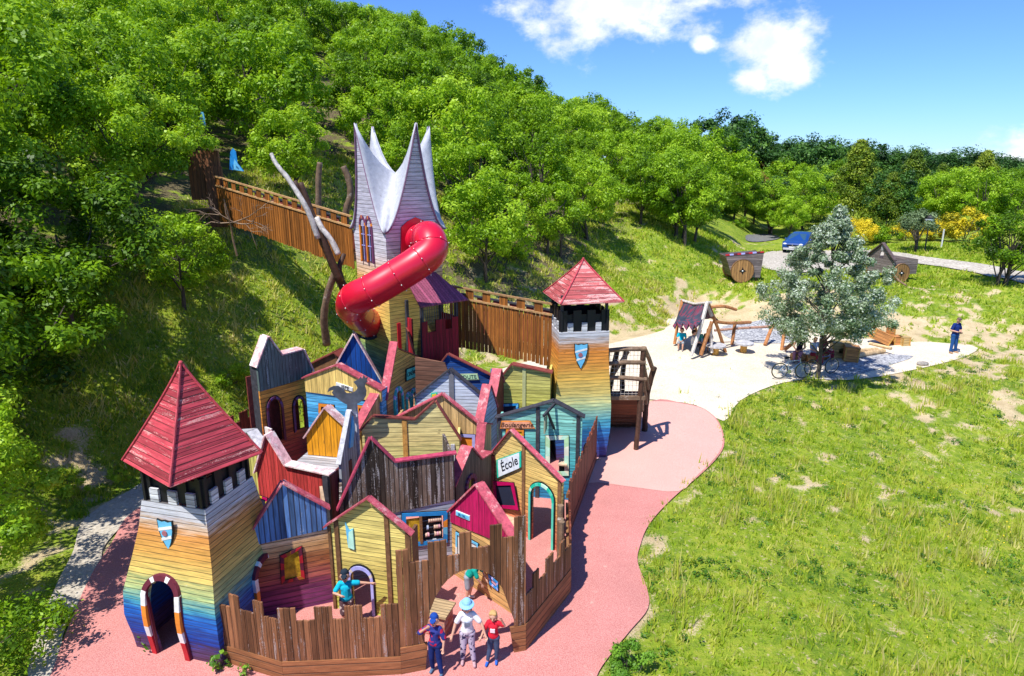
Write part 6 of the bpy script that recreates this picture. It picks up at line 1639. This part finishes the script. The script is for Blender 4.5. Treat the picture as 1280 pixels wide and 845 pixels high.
ph = thing('camera_gadget', 'small dark gadget held in front of the man in the navy T-shirt', 'gadget', (gM.x+.02, gM.y-.3, hz(gM.x, gM.y)+.03+1.07))
m = MB(); m.box(-.08,.08,-.05,.05,-.02,.03); m.build('case', BLACK, ph); m = MB(); m.box(-.05,.05,-.03,.03,.031,.036); m.build('screen', plain('dark_glass',(0,0,0)), ph)
SIT = dict(pel=(0,0,.27), chest=(0,.02,.48), neck=(0,.02,.59), head=(0,0,.68), shL=(.11,.02,.56), shR=(-.11,.02,.56), elL=(.15,-.04,.42), haL=(.06,-.19,.36), elR=(-.15,-.04,.42), haR=(-.04,-.2,.36),
    hiL=(.055,0,.26), hiR=(-.055,0,.26), knL=(.08,-.24,.29), knR=(-.07,-.24,.29), anL=(.08,-.27,.045), anR=(-.06,-.25,.045))
gW = G(1003, 456)
person('woman in black vest and mauve leggings sitting in the shade left of the poplar trunk', (gW.x, gW.y+.5, .03), R(-35), 1.68, SIT, CLOTH('black_cotton',(.02,.015,.03)), CLOTH('mauve_leggings',(.35,.16,.22)), CLOTH('auburn_hair',(.16,.06,.04)), child=False, voxel=.011, sleeve=0, skin=SKIN2, long_hair=True)
person('blond person in pale blue top sitting right behind the poplar trunk', (gW.x+.62, gW.y+.3, .03), R(15), 1.6, SIT, CLOTH('pale_blue_cotton',(.3,.36,.5)), CLOTH('dark_red_trousers',(.25,.03,.05)), CLOTH('blond_hair',(0,0,0)), child=False, voxel=.011, long_hair=True)
person('person in dark red clothes sitting in the shade right of the poplar trunk', (gW.x+1.25, gW.y+.75, .03), R(40), 1.6, SIT, CLOTH('dark_red_cotton',(.3,.02,.05)), CLOTH('dark_red_trousers',(0,0,0)), CLOTH('auburn_hair',(0,0,0)), child=False, voxel=.011, long_hair=True)
for i, (dx, dy, lab) in enumerate(((0,.5,'low brown log seat under the woman in the black vest'),(.62,.3,'low log seat under the blond person by the poplar'),(1.25,.75,'low log seat under the person in dark red'))):
    sx_ = thing('wooden_bench', lab, 'bench', (gW.x+dx, gW.y+dy+.06, .03)); m = MB(); m.tube([(-.3,0,.18),(0,0,.19),(.32,.02,.18)], .19, 12, wob=.04); m.build('log', wood('orange_log',(.4,.2,.07),'N',wear=.3,wearcol=(.6,.45,.3)), sx_)
    for x in (-.2,.2): mm = MB(); mm.box(x-.05,x+.05,-.15,.15,0,.08); mm.build('foot', BROWN, sx_)
# ================================================================== tent with children
tp0 = G(872, 440); tent = thing('play_tent', 'ragged dark blue and red cloth stretched over crooked poles like a tepee, on the plaza', 'tent', (tp0.x, tp0.y, .03))
def tl(px, py, Y): return P(px, py, Y)-Vector((tp0.x, tp0.y, .03))
POLEW = wood('bleached_log',(0,0,0)); POLEO = wood('orange_pole',(.4,.17,.06),'N',wear=.3,wearcol=(.55,.35,.2))
for pts, r, mt in (([(884,377,31.0),(876,408,30.6),(864,445,30.2)],.09,POLEW), ([(890,402,30.9),(884,420,30.7),(876,444,30.4)],.09,POLEO), ([(885,378,31.2),(897,410,31.4),(907,441,31.5)],.08,POLEO), ([(884,378,31.2),(890,395,31.3)],.09,POLEW), ([(853,375,33.4),(848,400,33.0),(843,430,32.6)],.08,POLEO), ([(853,375,33.6),(866,400,34.5),(872,420,35)],.08,POLEO), ([(889,402,31.0),(889,425,30.9),(890,441,30.8)],.07,POLEW)):
    w_ = [tl(*p) for p in pts]; m = MB(); m.tube(catmull(w_, 4), r, 7, wob=.08); m.build('pole', mt, tent)
m = MB(); m.tube([tl(851,375,33.6), tl(868,380,32.2), tl(889,378,30.9)], .07, 7); m.build('ridge_pole', POLEW, tent)
m = MB()
top_ = [tl(852+33*i/12, 376+5*i/12+1.2*math.sin(i*1.3), 33.5-2.4*i/12) for i in range(13)]
bot_ = [tl(841+29*i/12, 406+3*i/12+(4 if i % 3 == 1 else (-3 if i % 3 == 2 else 1)), 32.2-2.2*i/12) for i in range(13)]
n = 8; V_ = []
for i in range(13):
    for j in range(n+1):
        f = j/n; p = top_[i].lerp(bot_[i], f); p.z -= .22*math.sin(PI*f)+.05*math.sin(i*2.1)*f; V_.append(p)
Fc = [(i*(n+1)+j, (i+1)*(n+1)+j, (i+1)*(n+1)+j+1, i*(n+1)+j+1) for i in range(12) for j in range(n)]
m.add(V_, Fc); cm_, nt = nt_new('tent_cloth'); b = NB(nt); tc = b.n('ShaderNodeTexCoord').outputs['Object']; nn = b.noise(b.mapping(tc,(1.5,3,.5)), 2.0, 4, .6)
b.out(b.bsdf(b.ramp(nn, [(.35,(.035,.045,.07)),(.5,(.06,.07,.1)),(.56,(.25,.03,.06)),(.66,(.09,.08,.12))]), .9, .1))
o = m.build('cloth', cm_, tent, smooth=True); o.modifiers.new('t','SOLIDIFY').thickness = .02
m = MB()   # far slope of the cloth
bot2 = [top_[i]+Vector((.9,1.0,-1.0)) for i in range(13)]
V_ = [];
for i in range(13):
    for j in range(5): V_.append(top_[i].lerp(bot2[i], j/4)+Vector((0,0,-.08*math.sin(PI*j/4))))
m.add(V_, [(i*5+j, (i+1)*5+j, (i+1)*5+j+1, i*5+j+1) for i in range(12) for j in range(4)]); o = m.build('cloth_back', cm_, tent, smooth=True); o.modifiers.new('t','SOLIDIFY').thickness = .02
for pts, lab in (([(889,384,31.5),(905,383,32),(920,387,32.5)],'crooked branch beam reaching out from the top of the tent'),([(892,402,31.5),(912,404,32),(938,403,33)],'crooked log beam reaching right from the tent at head height')):
    w_ = [tl(*p) for p in pts]; m = MB(); m.tube(catmull(w_, 4), .08, 7, wob=.12); m.build('branch_beam', POLEO, tent)
def kid_at(px, py, label, rz, Ht, shirt, legs, sitp=SIT, **k):
    p = G(px, py); return person(label, (p.x, p.y, .03), rz, Ht, sitp, shirt, legs, CLOTH('dark_brown_hair',(0,0,0)), voxel=.011, **k)
kid_at(851, 437, 'child in turquoise T-shirt sitting under the left corner of the tent cloth', R(-20), 1.4, CLOTH('turquoise_cotton',(0,0,0)), CLOTH('grey_shorts',(0,0,0)), leglen=.5)
kid_at(866, 442, 'person in pale grey shirt crouching in front of the tent poles', R(80), 1.5, CLOTH('pale_grey_cotton',(.5,.5,.52)), CLOTH('dark_trousers',(.03,.03,.04)))
kid_at(873, 438, 'child in green patterned shirt sitting in the middle of the tent', R(10), 1.35, patterned('green_pattern',(.02,.35,.25),(.6,.7,.6), 14), CLOTH('dark_trousers',(0,0,0)))
kid_at(884, 438, 'child in blue shorts and dark top sitting at the right side of the tent', R(0), 1.4, CLOTH('dark_brown_cotton',(.06,.03,.03)), CLOTH('royal_blue_shorts',(.02,.04,.4)), leglen=.5, skin=SKIN2)
for px, py, rx, lab in ((894, 444, .5, 'grey topped plank bench table on an orange post, right beside the tent'), (929, 441, .48, 'small round grey table on an orange post, standing apart on the sand')):
    p = G(px, py); t = thing('post_table', lab, 'table', (p.x, p.y, .03)); m = MB(); m.tube([(0,0,0),(0,0,.42)], .16, 12); m.build('post', wood('orange_post',(.5,.27,.06),'N',wear=.2), t)
    m = MB(); m.tube([(0,0,.42),(0,0,.5)], rx, 9, wob=.04); m.build('table_top', GREYT, t)
# log beam frame behind
bf = thing('beam_frame', 'low climbing frame with a pinkish log rail on leaning posts beside the gravel bed', 'climbing frame', tuple(G(940, 430)))
bo = Vector(bf.location)
m = MB(); m.tube([P(893,413,33.0)-bo, P(930,410,33.2)-bo, P(966,408,33.4)-bo], .07, 8, wob=.08); m.build('rail', wood('pink_brown_log',(.5,.28,.2),'N',wear=.3), bf)
for a, b_ in (((915,431,32.6),(919,402,33.0)),((956,431,32.6),(966,406,33.4)),((977,438,31.8),(981,410,32.2)),((981,437,31.6),(992,428,31.4))):
    m = MB(); m.tube([P(*a)-bo, P(*b_)-bo], .09, 8, wob=.05); m.build('post', POLEO, bf)
rr_ = None
# ================================================================== log benches, crates
def crate(label, px, py, w, d, h, rz, tilt, mat, hole=False, name='wooden_crate'):
    p = G(px, py); t = thing(name, label, 'crate', (p.x, p.y, .03), rz); m = MB(); q = [(-w/2,0),(w/2,0),(w/2,h),(-w/2,h)][::-1]
    m.prism(q, -d/2, -d/2+.04, [arch(0, h*.35, w*.3, h*.35)] if hole else ()); m.box(-w/2,w/2,d/2-.04,d/2,0,h); m.box(-w/2,-w/2+.04,-d/2+.041,d/2-.041,0,h); m.box(w/2-.04,w/2,-d/2+.041,d/2-.041,0,h); m.box(-w/2-.02,w/2+.02,-d/2-.02,d/2+.02,h+.002,h+.04)
    o = m.build('box', mat, t); o.rotation_euler = (0, tilt, 0); o.location.z = abs(math.sin(tilt))*w/2
    for a_, b_ in ((-w/2-.012,-w/2+.05),(w/2-.05,w/2+.012)):
        m = MB(); m.box(a_,b_,-d/2-.016,-d/2-.001,0,h); m.build('corner_batten', wood('orange_post',(0,0,0)), o)
    return t
CR = wood('crate_boards',(.5,.22,.07),'H',.14,wear=.2,wearcol=(.6,.4,.25)); CR2 = wood('pale_crate_boards',(.52,.36,.14),'H',.15,wear=.3,wearcol=(.65,.55,.4))
crate('pale wooden crate with an arched hole, just right of the poplar', 1049, 447, .85, .5, .72, R(-10), 0, CR2, True)
crate('orange brown plank crate touching the pale crate, right of the poplar', 1062, 452, .6, .55, .68, R(-18), R(3), CR)
crate('orange crate tipped over against an upright board at the back of the plaza', 1096, 431, .95, .6, .5, R(-8), R(24), CR)
crate('tall narrow upright wooden box between tipped crate and low boxes', 1111, 430, .3, .3, .85, R(3), 0, CR)
crate('low wooden box, left of the two at the back edge of the plaza', 1119, 431, .42, .4, .42, R(4), 0, CR)
crate('low wooden box with pale lid, right of the two behind the plaza', 1129, 432, .42, .4, .42, R(4), 0, CR2)
for i, (a, b_, lab) in enumerate((((1068,449),(1104,442),'pale log lying nearest the gravel, right of the crates'),((1070,443),(1096,441),'pale log lying between crate and crossed logs'),((1086,437),(1113,444),'thin log lying across the ends of the other two logs'))):
    A, B = G(*a), G(*b_); t = thing('lying_log', lab, 'log', (A.x, A.y, .03)); d = B-A; m = MB(); r = .12 if i < 2 else .08; z = r if i < 2 else .3; m.tube([Vector((0,0,z)), d*.5+Vector((0,.03,z)), d+Vector((0,0,z))], r, 10, wob=.06); m.build('log', wood('pale_log',(.55,.38,.2),'N',wear=.4,wearcol=(.7,.6,.45)), t)
p = G(1153, 457); t = MB(); t.ball((0,0,.1), .22, 8, sc=(1.3,.8,.5)); o = t.build('flat_stone', plain('stone',(.3,.27,.24),.9,.2,.3,8), None, smooth=True); o.location = (p.x, p.y, hz(p.x,p.y)); tag(o, 'flat brown stone on the grass edge below the man in navy', 'stone')
# ================================================================== bicycles
TYRE = plain('tyre_rubber',(.015,.015,.017),.7); CHR = plain('bright_metal',(.55,.56,.58),.3,.5,metal=.9)
def bicycle(label, x, y, rz, fmat, group='bicycles leaning by the poplar'):
    t = thing('bicycle', label, 'bicycle', (x, y, .03), rz, group)
    for wx in (-.52,.52):
        m = MB(); m.tube([(wx+.34*math.cos(a),0,.36+.34*math.sin(a)) for a in [2*PI*i/28 for i in range(29)]], .022, 6, cap=False); o = m.build('wheel', TYRE, t)
        m = MB(); m.tube([(wx+.315*math.cos(a),0,.36+.315*math.sin(a)) for a in [2*PI*i/28 for i in range(29)]], .01, 5, cap=False)
        for i in range(12): a = 2*PI*i/12; m.tube([(wx,0,.36),(wx+.31*math.cos(a),0,.36+.31*math.sin(a))], .003, 3)
        m.tube([(wx,-.05,.36),(wx,.05,.36)], .03, 8); m.build('rim', CHR, o)
    m = MB()
    for a, b_ in (((-.52,0,.36),(-.1,0,.33)),((-.1,0,.33),(-.2,0,.86)),((-.52,0,.36),(-.18,0,.78)),((-.18,0,.78),(.34,0,.82)),((-.1,0,.33),(.36,0,.72)),((.34,0,.9),(.38,0,.68)),((.38,0,.68),(.52,0,.36))): m.tube([a, b_], .02, 6)
    m.build('frame', fmat, t)
    m = MB(); m.tube([(.34,-.28,.98),(.33,-.1,.96),(.33,.1,.96),(.34,.28,.98)], .014, 6); m.tube([(.34,0,.9),(.33,0,.97)], .014, 6); m.build('handlebar', BLACK, t)
    m = MB(); m.tube([(-.34,0,.94),(-.2,0,.95),(-.08,0,.94)], [.07,.05,.02], 8); m.tube([(-.2,0,.8),(-.21,0,.93)], .014, 6); m.build('saddle', BLACK, t)
    m = MB(); m.tube([(-.1,-.04,.33),(-.1,.04,.33)], .09, 14); m.tube([(-.1,.05,.33),(-.02,.08,.2)], .01, 4); m.build('crank', CHR, t); return t
p = G(988, 474); bicycle('silver and blue bicycle standing nearest, left of the poplar trunk', p.x, p.y, R(3), plain('silver_blue_paint',(.35,.42,.5),.3,.5,metal=.3))
p = G(1022, 467); bicycle('dark bicycle partly behind the poplar trunk, right of the silver one', p.x+.05, p.y-.18, R(14), plain('dark_blue_paint',(.05,.08,.18),.3,.5))
# ================================================================== carts
CARTW = wood('grey_cart_boards',(.2,.16,.15),'H',.16,wear=.45,wearcol=(.38,.33,.32),var=.3)
def disc_wheel(t, x, y, z, r, rz=0):
    m = MB(); m.tube([(0,-.05,0),(0,.05,0)], r, 30); o = m.build('wheel', wood('wheel_boards',(.38,.2,.07),'V',.18,wear=.3,wearcol=(.5,.36,.2)), t, loc=(x,y,z), rot=(0,0,rz))
    m = MB(); m.prism([(x*1.7, z*1.7) for x, z in [(-.14,0),(-.04,.05),(0,.16),(.04,.05),(.15,0),(.04,-.05),(0,-.15),(-.04,-.05)]], -.062, -.051); m.build('hub_star', BLACK, o)
    m = MB(); m.ball((0,-.07,0), .05, 8); m.build('hub_cap', WHITE, o)
    m = MB(); m.tube([(r*math.cos(a),-.052,r*math.sin(a)) for a in [2*PI*i/30 for i in range(31)]], .018, 5, cap=False); m.build('wheel_rim', BROWN, o)
p = onland(928, 353)
t = thing('wooden_cart', 'open topped grey plank cart with big solid disc wheel, left of the poplar', 'cart', tuple(p), R(2))
m = MB(); m.prism([(-.75,.45),(1.15,.3),(1.25,1.95),(-1.25,1.75)][::-1], 0, .06); m.prism([(-.75,.45),(1.15,.3),(1.25,1.95),(-1.25,1.75)][::-1], 1.3, 1.36); m.build('side_boards', CARTW, t)
m = MB(); m.box(-.74,1.14,.06,1.3,.42,.48); m.build('floor', CARTW, t)
m = MB(); m.hexa([(-.75,.06,.45),(-.7,.06,.45),(-.7,1.3,.45),(-.75,1.3,.45),(-1.25,.06,1.75),(-1.2,.06,1.75),(-1.2,1.3,1.75),(-1.25,1.3,1.75)]); m.hexa([(1.1,.06,.4),(1.15,.06,.4),(1.15,1.3,.4),(1.1,1.3,.4),(1.2,.06,1.9),(1.25,.06,1.9),(1.25,1.3,1.9),(1.2,1.3,1.9)]); m.build('end_boards', CARTW, t)
m = MB()
for i in range(10):
    a, b_ = -1.25+.25*i, -1.25+.25*(i+1); za, zb = 1.76+.2*i/10, 1.76+.2*(i+1)/10; m.hexa([(a,-.03,za),(b_,-.03,zb),(b_,.09,zb),(a,.09,za),(a,-.03,za+.09),(b_,-.03,zb+.09),(b_,.09,zb+.09),(a,.09,za+.09)], i % 3)
m.build('coloured_edge', [RED, LILAC, MAROON], t)
disc_wheel(t, -.12, -.1, .78, .76); disc_wheel(t, -.12, 1.5, .78, .76)
m = MB(); m.tube([(-.12,0,.78),(-.12,1.4,.78)], .05, 8); m.build('axle', BROWN, t)
m = MB(); m.box(.9,1.0,.1,.2,-.15,.35); m.build('leg', BROWN, t)
p = onland(1098, 350)
t = thing('wooden_cart', 'gabled grey board wagon with disc wheel and shaft, right of the poplar', 'cart', tuple(p), R(-76))
gq = [(-1.05,.5),(.95,.5),(1.05,1.5),(0,2.35),(-1.15,1.5)][::-1]
m = MB(); m.prism(gq, -.0, .06, [arch(-.02, 1.45, .34, .45)]); m.build('gable_boards', CARTW, t)
m = MB(); m.box(-1.1, 1.0, 1.9, 1.96, .5, 1.46); m.build('end_boards', CARTW, t)
m = MB(); m.box(-1.04, .92, .07, 1.89, .5, .56); m.build('floor', CARTW, t)
for x_ in (-1.08, .96):
    m = MB(); m.box(0, 1.84, -.03, .03, .5, 1.46); m.build('side_boards', CARTW, t, loc=(x_, .06, 0), rot=(0,0,PI/2))
for a, b_ in (((-1.3,1.42),(0,2.42)),((0,2.42),(1.2,1.42))):
    m = MB(); m.hexa([(a[0],-.14,a[1]),(b_[0],-.14,b_[1]),(b_[0],.1,b_[1]),(a[0],.1,a[1]),(a[0],-.14,a[1]+.08),(b_[0],-.14,b_[1]+.08),(b_[0],.1,b_[1]+.08),(a[0],.1,a[1]+.08)]); m.build('roof_board', wood('dark_cart_boards',(.1,.07,.07),'N',wear=.4,wearcol=(.3,.25,.25)), t)
m = MB(); m.box(-.1,.08,-.05,-.001,1.95,2.3); m.build('ridge_block', GREYT, t)
disc_wheel(t, 1.12, .62, .62, .62, R(90)); disc_wheel(t, -1.22, .62, .62, .62, R(-90))
m = MB(); m.tube([(-1.1,.62,.62),(1.0,.62,.62)], .05, 8); m.build('axle', BROWN, t)
m = MB(); m.tube([(.9,.3,.5),(1.7,.0,.22),(2.5,-.2,.08)], .06, 7); m.build('shaft', LOG, t)
# ================================================================== blue car
p = onland(992, 317, 200)
car = thing('parked_car', 'blue hatchback parked on the pale gravel behind the silver poplar', 'car', (p.x+1.0, p.y+1.3, p.z+.05), R(52))
CB = plain('car_blue_paint',(.008,.05,.22),.25,.5,.05,2,coat=.8); GLS = plain('car_glass',(.03,.08,.14),.06,.8)
# profile along x (front at -x), half width by height
L_ = 4.3; prof = [(-2.15,.35),(-2.18,.62),(-2.05,.86),(-1.25,1.0),(-.55,1.42),(.1,1.56),(1.0,1.54),(1.75,1.3),(2.05,1.0),(2.15,.7),(2.12,.35)]
def hw_(x, z): 
    w_ = .88-.10*max(0, (abs(x)-1.6)/.6)**2; return w_ if z < .95 else w_-.22*(z-.95)/.6
mb = MB(); S = 40
import bisect
def topz(x): return float(np.interp(x, [q[0] for q in prof[1:-1]], [q[1] for q in prof[1:-1]]))
secs = []
for i in range(S+1):
    x = -2.17+4.3*i/S; zt_ = topz(x); belt = min(zt_, .96+.03*x/2)
    ring_ = [(x,-hw_(x,.3)*.9,.28),(x,-hw_(x,.4),.45),(x,-hw_(x,.7)-.01,.7),(x,-hw_(x,.9),belt),(x,-hw_(x,max(zt_-.06,.9)),max(belt,zt_-.05)),(x,-hw_(x,zt_)*.8,zt_),(x,0,zt_+.02)]
    ring_ += [(a,-b_,c) for a, b_, c in ring_[:-1][::-1]]; secs.append(ring_)
n = len(secs[0]); V_ = [v for r_ in secs for v in r_]; Fc = [(i*n+j, (i+1)*n+j, (i+1)*n+j+1, i*n+j+1) for i in range(S) for j in range(n-1)]+[(i*n+n-1,(i+1)*n+n-1,(i+1)*n,i*n) for i in range(S)]+[tuple(range(n)), tuple(S*n+k for k in range(n))[::-1]]
mb.add(V_, Fc); mb.build('body', CB, car, smooth=True)
m = MB()
m.hexa([(-1.2,-.66,1.03),(-1.2,.66,1.03),(-1.19,.66,1.04),(-1.19,-.66,1.04),(-.52,-.58,1.455),(-.52,.58,1.455),(-.5,.58,1.47),(-.5,-.58,1.47)]); m.build('windscreen', GLS, car)
for sgn in (-1, 1):
    for x0, x1 in ((-.75,.12),(.2,1.35)):
        m = MB(); za0, za1 = topz(x0)-.1, topz(x1)-.1; y0 = sgn*(hw_(x0,.97)+.005)
        y1a, y1b = sgn*(hw_(x0,za0)+.012), sgn*(hw_(x1,za1)+.012); e = .015*sgn
        m.hexa([(x0-.25*(x0<-.5),y0,1.0),(x1,y0,1.0),(x1,y0-e,1.0),(x0-.25*(x0<-.5),y0-e,1.0),(x0+.15*(x0<-.5),y1a,za0),(x1-.12*(x1>1),y1b,za1),(x1-.12*(x1>1),y1b-e,za1),(x0+.15*(x0<-.5),y1a-e,za0)]); m.build('side_window', GLS, car)
    m = MB(); m.ball((-2.0,sgn*.62,.74), 1, 10, sc=(.16,.2,.09)); m.build('headlight', plain('headlight_glass',(.7,.72,.75),.1,.7), car, smooth=True)
    m = MB(); m.ball((2.05,sgn*.66,.86), 1, 8, sc=(.08,.14,.1)); m.build('tail_light', RED, car, smooth=True)
    m = MB(); m.ball((-.72,sgn*.98,1.03), 1, 8, sc=(.08,.1,.07)); m.build('wing_mirror', CB, car, smooth=True)
    for wx in (-1.35,1.32):
        m = MB(); m.tube([(wx,sgn*.72,.32),(wx,sgn*.9,.32)], .32, 22); o = m.build('wheel', TYRE, car)
        m = MB(); m.tube([(wx,sgn*.89,.32),(wx,sgn*.915,.32)], .2, 10); m.build('rim', CHR, o)
m = MB(); m.box(-2.2,-2.1,-.7,.7,.3,.45); m.build('bumper', plain('pale_bumper',(.5,.5,.5),.4), car)
m = MB(); m.box(-2.205,-2.12,-.45,.45,.6,.7); m.build('grille', BLACK, car)
m = MB(); m.box(-2.215,-2.19,-.26,.26,.47,.57); m.build('number_plate', WHITE, car)
m = MB(); m.tube([(-2.215,0,.7),(-2.2,0,.7)], .07, 4); m.build('badge', CHR, car)
# ================================================================== street lamp
x, y = at(1158, 52); z0 = hz(x, y)
la = thing('street_lamp', 'street lamp with a dark topped glass globe above the broom bushes', 'lamp', (x, y, z0))
zt_ = P(1158, 274, 52).z - z0
m = MB(); m.tube([(0,0,0),(0,0,zt_-.25)], .05, 8); m.build('pole', DARK, la)
m = MB(); m.ball((0,0,zt_), .33, 14); m.build('globe', plain('globe_glass',(.5,.55,.6),.08,.8), la, smooth=True)
m = MB(); m.lathe([(.34,.05),(.33,.14),(.24,.27),(.1,.34),(.0,.36)], 14, (0,0,zt_)); m.build('globe_cap', BLACK, la)
m = MB(); m.lathe([(.05,-.35),(.16,-.3),(.12,-.22)], 10, (0,0,zt_)); m.build('collar', BLACK, la)
# white marker post by the broom
x, y = at(1178, 53); t = MB(); t.box(-.04,.04,-.04,.04,0,1.5); o = t.build('marker_post', WHITE, None); o.location = (x, y, hz(x, y)); tag(o, 'thin white marker post in front of the golden broom by the road', 'post')
# ------------------------------------------------------------------ camera, light
cam = bpy.data.cameras.new('camera'); co = bpy.data.objects.new('camera', cam); COL.objects.link(co)
co.location = CAM; co.rotation_euler = (PI/2-PITCH, 0, 0); cam.sensor_width = 36; cam.lens = 36*F/1280; cam.clip_end = 3000
scn.camera = co
SUN_AZ = Vector((-.66, -.75, 0)).normalized(); EL = R(62)
sl = bpy.data.lights.new('sun', 'SUN'); so = bpy.data.objects.new('sun', sl); COL.objects.link(so)
sd = Vector((SUN_AZ.x*math.cos(EL), SUN_AZ.y*math.cos(EL), math.sin(EL)))
so.rotation_euler = sd.to_track_quat('Z', 'Y').to_euler(); sl.energy = 4.6; sl.angle = R(.53); sl.color = (1, .965, .9)
w = bpy.data.worlds.new('World'); scn.world = w; w.use_nodes = True
nt = w.node_tree; nt.nodes.clear(); b = NB(nt)
sky = b.n('ShaderNodeTexSky', sky_type='NISHITA'); sky.sun_disc = False; sky.sun_elevation = EL
sky.sun_rotation = math.atan2(SUN_AZ.x, SUN_AZ.y); sky.air_density = 1.0; sky.dust_density = .1; sky.ozone_density = 3.0; sky.altitude = 300
tc = b.n('ShaderNodeTexCoord').outputs['Generated']
nz = b.noise(b.mapping(tc, (1,1,1.6)), 9.0, 10, .62)
mask = None
def cloud(px, py, rx, rz):
    """soft patch of sky direction, for a cumulus"""
    d = ray(px, py).normalized()
    s_ = b.n('ShaderNodeVectorMath', operation='SUBTRACT'); b.set(s_.inputs[0], tc); s_.inputs[1].default_value = d
    m_ = b.n('ShaderNodeVectorMath', operation='MULTIPLY'); b.set(m_.inputs[0], s_.outputs[0]); m_.inputs[1].default_value = (1/rx, 1/rx, 1/rz)
    l_ = b.n('ShaderNodeVectorMath', operation='LENGTH'); b.set(l_.inputs[0], m_.outputs[0])
    v = b.math('SUBTRACT', 1.0, l_.outputs['Value'])
    return v
CL = [(770,8,.17,.055),(735,35,.06,.045),(985,50,.075,.06),(985,80,.085,.042),(940,98,.04,.022),(878,56,.02,.014),(1262,212,.085,.04),(1330,235,.1,.03),(880,2,.09,.02),(1190,213,.03,.01)]
acc = None
for c_ in CL:
    v = cloud(*c_); acc = v if acc is None else b.math('MAXIMUM', acc, v)
cf = b.math('ADD', acc, b.math('MULTIPLY', b.math('SUBTRACT', nz, .5), 3.1))
cf = b.smooth(cf, .12, .85)
nz2 = b.noise(tc, 22, 5, .6)
skyc = b.mix(1.0, sky.outputs[0], (.42, .63, 1.02, 1), 'MULTIPLY')
ccol = b.mix(b.smooth(nz2,.35,.65), (5.0,5.4,6.0,1), (6.9,7.0,7.2,1))
colr = b.mix(b.math('MULTIPLY', cf, .93), skyc, ccol)
bg = b.n('ShaderNodeBackground'); b.set(bg.inputs[0], colr); bg.inputs[1].default_value = .13
o = b.n('ShaderNodeOutputWorld'); nt.links.new(bg.outputs[0], o.inputs[0])
scn.view_settings.view_transform = 'Standard'; scn.view_settings.look = 'None'; scn.view_settings.exposure = .55; scn.view_settings.gamma = 1
scn.cycles.max_bounces = 6; scn.cycles.diffuse_bounces = 3; scn.cycles.transmission_bounces = 3; scn.cycles.transparent_max_bounces = 4
scn.cycles.use_denoising = True
